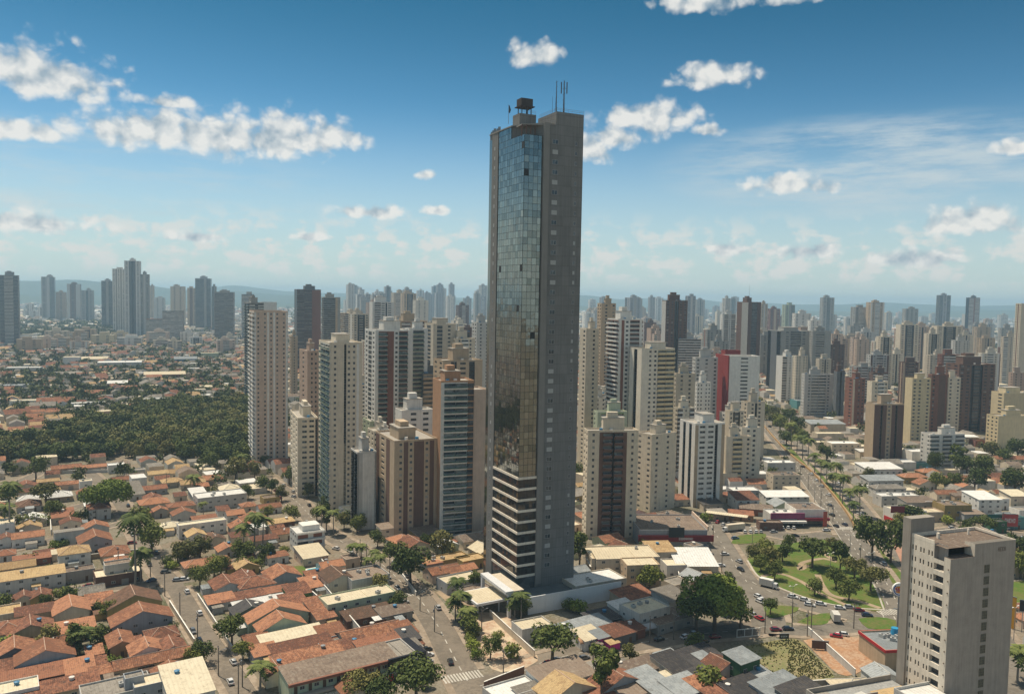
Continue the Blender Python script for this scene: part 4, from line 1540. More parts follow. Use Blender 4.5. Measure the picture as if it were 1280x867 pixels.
# ------------------------------------------------------------------ the rest of the skyline, building by building
rs = random.Random(11)
PAL_N = ['cream', 'white', 'tan', 'palegrey', 'beige', 'palepink', 'grey', 'palecream', 'brown', 'pink']
PATS = ['wnwnw', 'nwbwn', 'anbna', 'wnsnw', 'nnwnn', 'bwnwb', 'wbbw', 'nsgsn']
CW = {'cream': 'cream', 'white': 'white', 'tan': 'tan', 'palegrey': 'pale grey', 'beige': 'beige', 'palepink': 'pinkish', 'grey': 'grey', 'palecream': 'pale cream',
      'brown': 'brown', 'pink': 'brown-pink', 'bluegrey': 'blue-grey', 'concrete': 'concrete', 'yellow': 'yellow', 'redbrown': 'maroon'}


def free_for(K, a, b):
    for (x, y, aa, bb, yw, H) in TW:
        if math.hypot(K.x - x, K.y - y) < (a + aa) * 0.62 + 4:
            return False
    return True


def fillrow(n, x0, x1, yb0, yb1, htfun, wpx, pal, zone, yaw, lean=0, tries=30, balp=0.3, hard=False):
    k = 0
    for t_ in range(n * tries):
        if k >= n:
            break
        x = rs.uniform(x0, x1)
        yb = rs.uniform(yb0, yb1)
        w = rs.uniform(*wpx)
        if 600 < x + w and x < 735:
            if not (x > 722 or x + w < 612):
                continue
        K = Wp(x, yb)
        wm_ = w * K.y / 1000
        if not free_for(K, wm_, wm_) or not rect_free(K.x + 5, K.y + 8, (1, 0), (0, 1), wm_ + 4, wm_ + 4, 7):
            continue
        yt = htfun(x, yb)
        if yt > yb - 6:
            continue
        c = rs.choice(pal)
        acc = rs.choice(['white', 'tan', 'brown', 'palegrey', 'cream', 'redbrown'])
        pR = rs.choice(PATS)
        balc = None
        if 'b' in pR and rs.random() < balp and K.y < 2400:
            balc = ('solid', 'R', rs.choice(['white', c]))
        frac = rs.uniform(.16, .3)
        big = ' balconied' if balc else (' glass-striped' if 'g' in pR else (' banded' if pR == 'anbna' else ''))
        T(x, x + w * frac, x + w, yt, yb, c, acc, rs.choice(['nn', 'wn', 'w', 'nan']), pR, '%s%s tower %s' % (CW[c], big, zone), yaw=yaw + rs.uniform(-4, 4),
          balc=balc, group='apartment towers of the skyline', seedx=k)
        k += 1


fillrow(34, 722, 1275, 402, 425, lambda x, yb: rs.uniform(388, 402) + (x - 900) * 0.010, (9, 17), PAL_N, 'in the far right-hand skyline', 16)
fillrow(58, 735, 1275, 428, 472, lambda x, yb: rs.uniform(398, 428) + (x - 900) * 0.006, (15, 26), PAL_N, 'amid the right-hand skyline', 14)
fillrow(26, 965, 1275, 472, 512, lambda x, yb: yb - rs.uniform(38, 66), (18, 30), PAL_N + ['redbrown'], 'in the front rows of the right-hand skyline', 10)
fillrow(12, 735, 925, 560, 612, lambda x, yb: yb - rs.uniform(48, 88), (20, 32), ['white', 'cream', 'palecream', 'palegrey', 'white', 'beige'], 'between the near right-hand blocks', 16)
fillrow(10, 372, 604, 585, 640, lambda x, yb: yb - rs.uniform(60, 105), (18, 30), ['white', 'cream', 'palecream', 'palegrey', 'white'], 'between the near left-hand blocks', 26)
fillrow(16, 722, 890, 475, 560, lambda x, yb: yb - rs.uniform(50, 90), (20, 30), PAL_N, 'between skyscraper and avenue', 18)
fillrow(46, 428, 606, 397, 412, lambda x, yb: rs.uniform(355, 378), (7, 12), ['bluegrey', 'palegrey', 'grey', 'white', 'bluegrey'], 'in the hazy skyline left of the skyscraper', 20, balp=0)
fillrow(12, 425, 600, 470, 600, lambda x, yb: yb - rs.uniform(60, 110), (18, 30), PAL_N, 'packed left of the skyscraper', 26)
fillrow(14, 430, 608, 425, 470, lambda x, yb: yb - rs.uniform(34, 66), (14, 24), PAL_N, 'further off left of the skyscraper', 24)
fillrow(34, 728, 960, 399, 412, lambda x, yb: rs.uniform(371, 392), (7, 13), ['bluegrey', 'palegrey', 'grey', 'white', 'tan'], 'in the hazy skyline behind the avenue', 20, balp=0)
fillrow(17, 20, 300, 424, 442, lambda x, yb: yb - rs.uniform(10, 17), (18, 36), ['yellow', 'cream', 'palepink', 'white', 'tan'], 'low among the trees on the far left', 24, balp=0)
fillrow(6, 0, 60, 395, 402, lambda x, yb: yb - rs.uniform(8, 20), (8, 12), ['white', 'palegrey'], 'beyond the far left towers', 20, balp=0)
print('towers', len(TW))
# ------------------------------------------------------------------ low buildings
HS = []          # houses with their data, for labels
_win = {}


def win_mesh(w, h, g_=0):
    k = (w, h, g_)
    if k not in _win:
        b = MB()
        b.box(-w / 2, -.05, 0, w / 2, .02, h, 1)
        b.quad((-w / 2 + .1, -.056, .1), (-.04, -.056, .1), (-.04, -.056, h - .1), (-w / 2 + .1, -.056, h - .1), 0)
        b.quad((.04, -.056, .1), (w / 2 - .1, -.056, .1), (w / 2 - .1, -.056, h - .1), (.04, -.056, h - .1), 0)
        _win[k] = b.mesh('window', [GLASS[g_], WINDOWFRAME])
    return _win[k]


_door = MB()
_door.box(-.5, -.06, 0, .5, .02, 2.15)
DOORME = _door.mesh('door', [DOORM])
_gd = MB()
_gd.box(-1.3, -.06, 0, 1.3, .02, 2.3)
GARME = _gd.mesh('garage_door', [plain_mat('gate_grey', (0.30, 0.29, 0.27), .5)])
_tk = MB()
_tk.tube((0, 0, 0), (0, 0, .95), .62, .78, 12)
_tk.tube((0, 0, .95), (0, 0, 1.12), .8, .3, 12)
TANKS = [_tk.mesh('water_tank', [TANKBLUE]), _tk.mesh('water_tank', [wm('white')]), _tk.mesh('water_tank', [plain_mat('tank_grey', (.25, .26, .27))])]
_ac = MB()
_ac.box(-.9, -.6, 0, .9, .6, 1.1)
_ac.tube((0, 0, 1.1), (0, 0, 1.2), .42, .42, 10, 1)
ACME = _ac.mesh('roof_unit', [plain_mat('unit_grey', (0.42, 0.42, 0.40), .5), plain_mat('unit_dark', (0.06, 0.06, 0.06))])
_d = MB()
_d.tube((0, 0, 0), (0, 0, .9), .04, .04, 5)
_d.tube((0, -.05, .8), (0, -.22, .9), .15, .55, 10)
DISH = _d.mesh('satellite_dish', [wm('white')])
RIDGE = wall_mat('ridge_mortar', (0.52, 0.36, 0.27))
RW = random.Random(77)


def roof_mesh(w, d, kind, rise, ov=0.55, th=0.14, rmat=None, ridge=RIDGE):
    """w along the ridge (local x), d across; eaves at z=0"""
    b = MB()
    X, Y = w / 2 + ov * .6, d / 2 + ov
    dz = -rise * ov / (d / 2)
    if kind == 'hip':
        k = min(X * .85, Y)
        r0, r1 = (-X + k, 0, rise), (X - k, 0, rise)
        c = [(-X, -Y, dz), (X, -Y, dz), (X, Y, dz), (-X, Y, dz)]
        b.quad(c[0], c[1], r1, r0)
        b.quad(c[2], c[3], r0, r1)
        b.tri(c[1], c[2], r1)
        b.tri(c[3], c[0], r0)
        for i in range(4):
            p, q = c[i], c[(i + 1) % 4]
            b.quad((p[0], p[1], p[2] - th), (q[0], q[1], q[2] - th), q, p)
        b.quad(*[(p[0], p[1], p[2] - th) for p in reversed(c)])
        for (p, q) in ((r0, r1), (c[0], r0), (c[3], r0), (c[1], r1), (c[2], r1)):
            if (Vector(p) - Vector(q)).length > .3:
                b.tube(Vector(p) + Vector((0, 0, .03)), Vector(q) + Vector((0, 0, .03)), .13, .13, 5, 1, False)
    elif kind == 'gable':
        A = [(-X, -Y, dz), (X, -Y, dz), (X, 0, rise), (-X, 0, rise)]
        B = [(-X, 0, rise), (X, 0, rise), (X, Y, dz), (-X, Y, dz)]
        b.quad(*A)
        b.quad(*B)
        lo = lambda p: (p[0], p[1], p[2] - th)
        b.quad(lo(A[3]), lo(A[2]), lo(A[1]), lo(A[0]))
        b.quad(lo(B[3]), lo(B[2]), lo(B[1]), lo(B[0]))
        b.quad(lo(A[0]), lo(A[1]), A[1], A[0])
        b.quad(lo(B[2]), lo(B[3]), B[3], B[2])
        for s in (-X, X):
            b.quad((s, -Y, dz - th), (s, -Y, dz), (s, 0, rise), (s, 0, rise - th), 1)
            b.quad((s, Y, dz - th), (s, Y, dz), (s, 0, rise), (s, 0, rise - th), 1)
        b.tube((-X, 0, rise + .03), (X, 0, rise + .03), .14, .14, 5, 1, False)
    else:     # shed, low side towards -y
        b.quad((-X, -Y, 0.02), (X, -Y, 0.02), (X, Y, rise), (-X, Y, rise))
        b.quad((-X, Y, rise - th), (X, Y, rise - th), (X, -Y, .02 - th), (-X, -Y, .02 - th))
        b.quad((-X, -Y, .02 - th), (X, -Y, .02 - th), (X, -Y, .02), (-X, -Y, .02), 1)
        b.quad((-X, Y, rise - th), (X, Y, rise - th), (X, Y, rise), (-X, Y, rise), 1)
        b.quad((-X, -Y, .02 - th), (-X, -Y, .02), (-X, Y, rise), (-X, Y, rise - th), 1)
        b.quad((X, -Y, .02 - th), (X, -Y, .02), (X, Y, rise), (X, Y, rise - th), 1)
    return b.mesh('roof', [rmat, ridge])


def house(px, py, w, d, h=3.4, kind='g', roof='orange', wall='white', yaw=33.0, label=None, cat=None, name=None, world=None, wins=True, group=None,
          storeys=None, tank=None, occ=True, parapet=None, extra=True):
    """kind: g gable towards the viewer, G ridge along the front, h hip, f flat with parapet, s shed falling to the front, S shed falling back"""
    p = Wp(px, py, h) if world is None else Vector((world[0], world[1], 0))
    r = math.radians(yaw)
    ex, ey = (math.cos(r), math.sin(r)), (-math.sin(r), math.cos(r))
    D = p.y
    st = storeys or (1 if h < 4.6 else int(round(h / 3.0)))
    near = D < 420
    nm = name or ('house' if kind != 'f' else 'flat_roofed_building')
    if label is None:
        kw = {'g': 'gabled', 'G': 'ridge-roofed', 'h': 'hip-roofed', 'f': 'flat-topped', 's': 'lean-to-roofed', 'S': 'lean-to-roofed'}[kind]
        label = '%s %s %s %s' % (RWORD[roof], kw, {'g': 'house', 'G': 'house', 'h': 'house', 'f': 'building', 's': 'shed house', 'S': 'shed house'}[kind], 'with %s walls' % wall.replace('pale', 'pale ').replace('  ', ' '))
    root = thing(nm, label, cat or ('house' if kind != 'f' else 'building'), (p.x, p.y, 0), r, group)
    HS.append(root)
    root['tmp_auto'] = 1
    lm = MB()
    X, Y = w / 2, d / 2
    rise = 0.0
    ridge_x = kind in ('G', 's', 'S', 'f') or (kind == 'h' and w >= d)
    span = d if ridge_x else w
    if kind in 'gG':
        rise = span * 0.5 * RW.uniform(.36, .46)
    elif kind == 'h':
        rise = span * 0.5 * RW.uniform(.38, .48)
    elif kind in 'sS':
        rise = d * RW.uniform(.10, .17)
    corners = [(-X, -Y), (X, -Y), (X, Y), (-X, Y)]
    hz = {0: h, 1: h, 2: h, 3: h}
    if kind == 's':
        hz[2] = hz[3] = h + rise - .1
    if kind == 'S':
        hz[0] = hz[1] = h + rise - .1
    if kind == 'f':
        for k in hz:
            hz[k] = h + (parapet if parapet is not None else .5)
    lm.v = [(x, y, 0) for x, y in corners] + [(corners[k][0], corners[k][1], hz[k]) for k in range(4)]
    for k in range(4):
        k2 = (k + 1) % 4
        lm.f.append((k, k2, 4 + k2, 4 + k))
        lm.mi.append(0)
    n = len(lm.v)
    if kind == 'g':
        lm.v += [(0, -Y, h + rise - .12), (0, Y, h + rise - .12)]
        lm.f += [(4, 5, n), (6, 7, n + 1)]
        lm.mi += [0, 0]
    if kind == 'G':
        lm.v += [(-X, 0, h + rise - .12), (X, 0, h + rise - .12)]
        lm.f += [(7, 4, n), (5, 6, n + 1)]
        lm.mi += [0, 0]
    if kind == 'f':
        t = .22
        zt = hz[0]
        i = len(lm.v)
        lm.v += [(-X + t, -Y + t, zt), (X - t, -Y + t, zt), (X - t, Y - t, zt), (-X + t, Y - t, zt), (-X + t, -Y + t, h - .05), (X - t, -Y + t, h - .05), (X - t, Y - t, h - .05), (-X + t, Y - t, h - .05)]
        for k in range(4):
            k2 = (k + 1) % 4
            lm.f += [(4 + k, 4 + k2, i + k2, i + k), (i + k, i + k2, i + 4 + k2, i + 4 + k)]
            lm.mi += [0, 0]
    lm.obj('wall', [wm(wall)], root)
    if kind == 'f':
        rb = MB()
        rb.quad((-X + .2, -Y + .2, h), (X - .2, -Y + .2, h), (X - .2, Y - .2, h), (-X + .2, Y - .2, h))
        if w > 9 and RW.random() < .6:
            xx = RW.uniform(-.1, .2) * w
            rb.box(xx, -Y + .25, h + .02, xx + .25, Y - .25, h + .2)
        ro = rb.obj('roof', [ROOFS[roof]], root)
    else:
        kk = {'g': 'gable', 'G': 'gable', 'h': 'hip', 's': 'shed', 'S': 'shed'}[kind]
        wr, dr = (w, d) if ridge_x else (d, w)
        me = roof_mesh(wr, dr, kk, rise, rmat=ROOFS[roof], ov=RW.uniform(.35, .7), ridge=RIDGE if roof in ('orange', 'rust', 'tan', 'darktile') else wm('palegrey'))
        ro = link('roof', me, root, (0, 0, h))
        if not ridge_x:
            ro.rotation_euler = (0, 0, math.pi / 2)
        if kind == 'S':
            ro.rotation_euler = (0, 0, math.pi)
    if wins and D < 640:
        for s_ in range(st):
            zb = 1.0 + s_ * 2.9
            if zb + 1.3 > h - .1:
                break
            nw = max(1, int(w / 4.2))
            for k in range(nw):
                x = -X + (k + .5) * w / nw
                if s_ == 0 and k == nw // 2:
                    link('door', DOORME, root, (x, -Y, 0)) if w < 14 else link('garage_door', GARME, root, (x, -Y, 0))
                else:
                    link('window', win_mesh(1.5, 1.1, RW.choice((0, 0, 1))), root, (x, -Y, zb))
            nl = max(1, int(d / 5))
            if near or s_ > 0:
                for k in range(nl):
                    y = Y - (k + .5) * d / nl
                    link('window', win_mesh(1.2, 1.0, RW.choice((0, 0, 1))), root, (-X, y, zb + .1), -math.pi / 2)
    if D < 430 and extra and kind in 'gGhs' and RW.random() < .6:
        aw, ad = RW.uniform(2.6, 4.6), RW.uniform(2.4, 4.0)
        side = RW.choice((1, -1))
        ah = min(h - .5, RW.uniform(2.3, 2.9))
        m_ = MB()
        ax = side * (X + aw / 2) if kind == 'g' else RW.uniform(-.3, .3) * w
        ay = RW.uniform(-.2, .25) * d if kind == 'g' else -(Y + ad / 2)
        m_.box(ax - aw / 2, ay - ad / 2, 0, ax + aw / 2, ay + ad / 2, ah)
        m_.obj('annex_wall', [wm(wall)], root)
        m_ = MB()
        m_.v = [(ax - aw / 2 - .2, ay - ad / 2 - .3, ah + .05), (ax + aw / 2 + .2, ay - ad / 2 - .3, ah + .05), (ax + aw / 2 + .2, ay + ad / 2 + .1, ah + .5), (ax - aw / 2 - .2, ay + ad / 2 + .1, ah + .5),
                (ax - aw / 2 - .2, ay - ad / 2 - .3, ah - .05), (ax + aw / 2 + .2, ay - ad / 2 - .3, ah - .05), (ax + aw / 2 + .2, ay + ad / 2 + .1, ah + .4), (ax - aw / 2 - .2, ay + ad / 2 + .1, ah + .4)]
        m_.f = [(0, 1, 2, 3), (7, 6, 5, 4), (0, 4, 5, 1), (1, 5, 6, 2), (2, 6, 7, 3), (3, 7, 4, 0)]
        m_.mi = [0] * 6
        m_.obj('annex_roof', [ROOFS[RW.choice(['grey', 'grey', 'rust', 'brown', 'white', 'blue', 'tan', 'darktile'])]], root)
    if D < 400 and kind in 'gGh' and RW.random() < .35:
        link('satellite_dish', DISH, root, (RW.uniform(-.3, .3) * w, -Y * .5 if kind != 'g' else RW.uniform(-.3, .3) * d, h + rise * .5), RW.uniform(0, 6))
    if (tank or (tank is None and RW.random() < (.22 if near else .08))):
        zt = h if kind == 'f' else h + rise * .55 + .3
        o_ = link('water_tank', RW.choice(TANKS), root, (RW.uniform(-.2, .2) * w if kind == 'f' else X * .35, Y * .3, zt if kind == 'f' else zt))
        if kind != 'f':
            o_.location = (X * .4 if kind == 'g' else RW.uniform(-.3, .3) * w, (Y * .4 if kind != 'g' else RW.uniform(-.2, .3) * d), h + rise * .62 - .1)
    if kind == 'f' and w * d > 150 and D < 560:
        for k in range(RW.choice((1, 2, 3))):
            link('roof_unit', ACME, root, (RW.uniform(-.35, .35) * w, RW.uniform(-.3, .3) * d, h + .01), RW.uniform(0, 3))
    if occ:
        occ_poly(rect(p.x, p.y, ex, ey, w + .6, d + .6), 2)
    return root


# traced by eye, roof centre in the photograph, size in metres; the street grid gives the direction
H = house
for a in [
    # upper left rows
    (35, 668, 13, 8, 4.5, 'G', 'orange', 'white'), (86, 664, 12, 10, 6.2, 'S', 'grey', 'palegrey'), (119, 657, 11, 9, 5.2, 'g', 'orange', 'palegrey'), (118, 672, 13, 13, 6.0, 'g', 'orange', 'bluegrey'),
    (55, 690, 8, 5, 3.2, 's', 'rust', 'tan'), (84, 688, 12, 5, 3.2, 's', 'cream', 'beige'), (8, 672, 9, 8, 3.5, 'g', 'rust', 'white'), (6, 690, 8, 7, 3.2, 'h', 'rust', 'white'),
    (40, 696, 14, 6, 3, 's', 'rust', 'redbrown'), (12, 706, 18, 8, 4.6, 'G', 'tan', 'beige'), (34, 718, 26, 8, 5.6, 's', 'tan', 'palegrey'), (97, 711, 12, 7, 4.4, 'f', 'concrete_', 'concrete'),
    (147, 714, 17, 10, 4.0, 'f', 'cream', 'brown'), (147, 703, 10, 6, 7.2, 'f', 'brown', 'palegrey'),
    (30, 745, 7, 7, 3.2, 'g', 'rust', 'beige'), (51, 742, 7, 8, 3.4, 'g', 'rust', 'ochre'), (88, 757, 11, 13, 4.3, 'g', 'orange', 'beige'), (125, 749, 9, 9, 3.4, 's', 'orange', 'beige'),
    (166, 749, 18, 12, 4.6, 'g', 'darktile', 'ochre'), (176, 770, 19, 10, 5.4, 'g', 'orange', 'bluegrey'), (43, 762, 12, 7, 4.0, 's', 'rust', 'tan'), (10, 762, 8, 10, 3.6, 'f', 'tan', 'beige'),
    (10, 783, 10, 12, 3.8, 'h', 'rust', 'beige'), (38, 783, 13, 10, 3.7, 'g', 'rust', 'tan'), (94, 783, 12, 8, 3.6, 's', 'orange', 'cream'), (150, 798, 7, 11, 4.2, 'g', 'orange', 'orange'),
    (202, 790, 10, 9, 4.2, 'h', 'rust', 'brown'), (183, 808, 10, 9, 4.3, 'g', 'orange', 'white'), (214, 806, 8, 9, 4.3, 'g', 'rust', 'white'), (190, 821, 22, 7, 4.2, 'G', 'orange', 'tan'),
    (18, 811, 12, 11, 4.0, 'g', 'orange', 'darkgrey'), (56, 816, 16, 11, 4.8, 'g', 'orange', 'bluegrey'), (118, 813, 5, 6, 3.2, 's', 'orange', 'brown'), (120, 826, 6, 5, 3.0, 's', 'rust', 'beige'),
    (100, 835, 8, 10, 3.2, 's', 'orange', 'beige'), (45, 842, 20, 7, 3.4, 's', 'rust', 'redbrown'), (70, 858, 22, 7, 3.2, 's', 'rust', 'tan'), (8, 833, 9, 7, 3.2, 's', 'rust', 'white'),
    (132, 836, 9, 5, 3.2, 's', 'orange', 'white'), (18, 858, 12, 8, 4.2, 'f', 'cream', 'white'), (145, 858, 18, 11, 5.0, 'f', 'grey', 'palegrey'), (167, 844, 5, 4, 8.0, 'f', 'grey', 'bluegrey'),
    (187, 850, 9, 7, 6.5, 'f', 'cream', 'bluegrey'), (233, 852, 12, 17, 6.6, 's', 'cream', 'palegrey'), (213, 836, 10, 6, 3.4, 'g', 'orange', 'beige'),
    # between the two streets
    (258, 701, 19, 8, 3.6, 'h', 'orange', 'beige'), (252, 652, 22, 6, 6.2, 'f', 'cream', 'white'), (244, 666, 8, 9, 3.6, 'g', 'tan', 'white'), (268, 672, 9, 7, 3.6, 'g', 'darktile', 'beige'),
    (283, 684, 8, 8, 3.4, 'g', 'orange', 'palegrey'), (283, 728, 11, 12, 3.8, 'g', 'rust', 'palegrey'), (306, 719, 8, 10, 3.6, 'g', 'rust', 'white'), (275, 748, 10, 7, 3.2, 's', 'orange', 'palegrey'),
    (303, 744, 16, 6, 3.2, 's', 'rust', 'white'), (318, 726, 14, 11, 4.2, 'h', 'rust', 'white'), (352, 716, 13, 12, 4.2, 'g', 'orange', 'bluegrey'), (330, 739, 20, 5, 3.2, 's', 'rust', 'white'),
    (324, 751, 19, 5, 3.3, 's', 'white', 'palegrey'), (311, 760, 12, 8, 3.8, 'g', 'black', 'darkgrey'), (345, 766, 21, 8, 4.6, 'g', 'orange', 'palegreen'), (350, 779, 16, 8, 4.3, 'g', 'orange', 'palegreen'),
    (364, 793, 21, 6, 3.7, 's', 'cream', 'white'), (322, 800, 8, 8, 3.6, 's', 'orange', 'white'), (330, 812, 8, 7, 3.4, 's', 'orange', 'bluegrey'), (376, 804, 20, 6, 3.6, 's', 'rust', 'white'),
    (384, 818, 22, 6, 3.8, 's', 'orange', 'beige'), (399, 762, 7, 16, 3.6, 's', 'orange', 'palepink'), (371, 737, 9, 9, 3.6, 's', 'rust', 'green'), (390, 728, 8, 10, 3.4, 's', 'orange', 'cream'),
    (414, 790, 9, 9, 3.2, 's', 'orange', 'palegrey'), (366, 750, 9, 9, 3.4, 's', 'rust', 'palegreen'), (345, 836, 8, 8, 3.4, 'g', 'rust', 'cream'), (412, 802, 8, 6, 3.2, 'f', 'grey', 'bluegrey'),
    (442, 806, 10, 8, 3.4, 's', 'rust', 'white'), (421, 718, 11, 13, 6.2, 'g', 'darktile', 'cream'), (413, 704, 10, 8, 3.6, 'G', 'orange', 'white'), (393, 716, 8, 5, 3.2, 's', 'orange', 'beige'),
    (346, 693, 9, 5, 3.4, 's', 'orange', 'white'), (330, 672, 12, 6, 3.6, 's', 'rust', 'beige'), (349, 651, 14, 6, 3.8, 's', 'tan', 'brown'), (352, 664, 10, 7, 3.6, 'G', 'orange', 'cream'),
    (317, 646, 12, 8, 4.0, 'g', 'orange', 'ochre'), (300, 655, 10, 7, 3.6, 'g', 'orange', 'beige'), (322, 657, 12, 5, 3.4, 's', 'white', 'palegrey'), (293, 640, 9, 8, 3.6, 'G', 'orange', 'white'),
    (336, 632, 12, 7, 3.6, 'G', 'orange', 'white'), (310, 630, 8, 7, 3.6, 'h', 'orange', 'cream'), (298, 668, 8, 6, 3.4, 's', 'rust', 'cream'),
    (462, 787, 21, 8, 4.0, 'G', 'orange', 'tan'), (503, 786, 8, 9, 3.8, 's', 'orange', 'white'), (473, 803, 15, 7, 3.8, 's', 'rust', 'white'), (510, 793, 6, 8, 3.6, 's', 'black', 'brown'),
    (512, 806, 7, 6, 3.6, 's', 'grey', 'white'), (517, 817, 8, 6, 3.4, 's', 'black', 'darkgrey'), (459, 765, 18, 7, 3.4, 's', 'darktile', 'brown'), (492, 762, 12, 7, 3.6, 's', 'brown', 'concrete'),
    # beyond the wood side
    (83, 583, 17, 7, 3.6, 'G', 'orange', 'palepink'), (118, 582, 17, 7, 3.6, 'G', 'orange', 'palepink'), (145, 580, 10, 8, 5.0, 'f', 'white', 'white'), (168, 587, 12, 7, 3.8, 'f', 'grey', 'palegrey'),
    (200, 590, 15, 8, 3.8, 'G', 'tan', 'cream'), (226, 588, 14, 8, 3.8, 'G', 'tan', 'cream'), (215, 600, 12, 9, 3.6, 'h', 'tan', 'beige'), (240, 602, 14, 8, 3.6, 'G', 'tan', 'beige'),
    (262, 597, 16, 9, 3.8, 'h', 'orange', 'beige'), (88, 603, 16, 7, 3.6, 'G', 'orange', 'palepink'), (168, 612, 8, 24, 3.6, 's', 'grey', 'palegrey'), (193, 609, 13, 8, 3.6, 'G', 'rust', 'bluegrey'),
    (275, 617, 26, 13, 6.8, 'f', 'white', 'palegrey'), (192, 626, 15, 11, 4.0, 'h', 'orange', 'beige'), (226, 630, 14, 8, 3.8, 'h', 'rust', 'beige'), (229, 640, 11, 8, 4.2, 'g', 'orange', 'palegrey'),
    (60, 600, 12, 6, 3.6, 'G', 'tan', 'beige'), (150, 598, 10, 6, 3.6, 'G', 'orange', 'cream'), (248, 617, 8, 16, 3.4, 's', 'white', 'palegrey'), (40, 612, 12, 7, 3.6, 'G', 'rust', 'white'),
    # right of the main road
    (556, 697, 21, 8, 3.8, 'f', 'tan', 'ochre'), (588, 697, 12, 8, 3.8, 'f', 'tan', 'ochre'), (553, 711, 14, 9, 3.8, 'G', 'orange', 'palepink'), (575, 709, 13, 7, 3.6, 'G', 'orange', 'white'),
    (574, 722, 16, 9, 4.2, 'f', 'cream', 'bluegrey'), (595, 735, 12, 7, 4.0, 'f', 'brown', 'concrete'), (539, 703, 8, 7, 3.6, 'S', 'orange', 'bluegrey'),
    # below the skyscraper
    (716, 783, 11, 7, 3.4, 's', 'blue', 'palegrey'), (738, 778, 14, 8, 3.4, 's', 'blue', 'palegrey'), (752, 770, 12, 8, 3.4, 's', 'black', 'darkgrey'), (735, 792, 9, 8, 3.6, 's', 'cream', 'white'),
    (753, 790, 9, 7, 3.6, 's', 'blue', 'magenta'), (772, 787, 10, 8, 3.6, 's', 'rust', 'darkgrey'), (789, 783, 8, 6, 3.6, 's', 'rust', 'redbrown'), (778, 756, 9, 7, 3.4, 's', 'white', 'white'),
    (790, 742, 15, 9, 3.8, 's', 'rust', 'tan'), (806, 757, 15, 11, 6.8, 'f', 'cream', 'palegrey'), (835, 770, 17, 8, 3.8, 's', 'brown', 'concrete'), (838, 743, 11, 10, 4.4, 's', 'grey', 'palegrey'),
    (702, 840, 19, 11, 4.4, 's', 'brown', 'white'), (706, 858, 16, 9, 4.2, 'g', 'tan', 'beige'), (640, 860, 15, 9, 3.4, 'f', 'white', 'palegrey'), (664, 866, 8, 8, 3.2, 's', 'grey', 'concrete'),
    (744, 838, 10, 8, 3.4, 's', 'grey', 'brown'), (768, 850, 16, 8, 3.8, 'g', 'rust', 'bluegrey'), (770, 836, 12, 7, 3.2, 's', 'grey', 'concrete'), (800, 832, 16, 7, 3.4, 's', 'brown', 'concrete'),
    (818, 856, 9, 16, 3.2, 's', 'blue', 'beige'), (787, 862, 9, 7, 3.2, 's', 'brown', 'tan'), (828, 822, 13, 6, 3.4, 's', 'blue', 'beige'), (845, 834, 9, 14, 3.6, 's', 'black', 'beige'), (866, 836, 9, 12, 3.6, 's', 'black', 'tan'),
    (874, 819, 14, 9, 3.4, 's', 'black', 'blue'), (886, 826, 5, 10, 3.2, 's', 'blue', 'beige'), (900, 828, 9, 8, 4.2, 'g', 'rust', 'palegrey'), (927, 820, 9, 7, 7.0, 's', 'blue', 'darkgreen'), (855, 857, 12, 9, 3.2, 's', 'blue', 'blue'),
    (884, 852, 12, 8, 3.4, 's', 'orange', 'redbrown'), (949, 842, 8, 6, 3.0, 's', 'blue', 'brown'), (930, 858, 14, 8, 3.4, 's', 'black', 'redbrown'), (972, 855, 16, 8, 4.0, 's', 'blue', 'bluegrey'), (905, 866, 12, 8, 3.2, 's', 'rust', 'brown'),
    (680, 786, 3, 3, 4.4, 'f', 'rust', 'redbrown'), (838, 848, 9, 7, 3.2, 's', 'cream', 'beige'), (746, 862, 10, 8, 3.3, 's', 'rust', 'brown'), (1000, 862, 14, 7, 4.5, 's', 'black', 'darkgrey'),
    # commercial blocks right of the tower, squarer to the view
]:
    a = list(a)
    if a[6] == 'concrete_':
        a[6] = 'brown'
    H(*a)
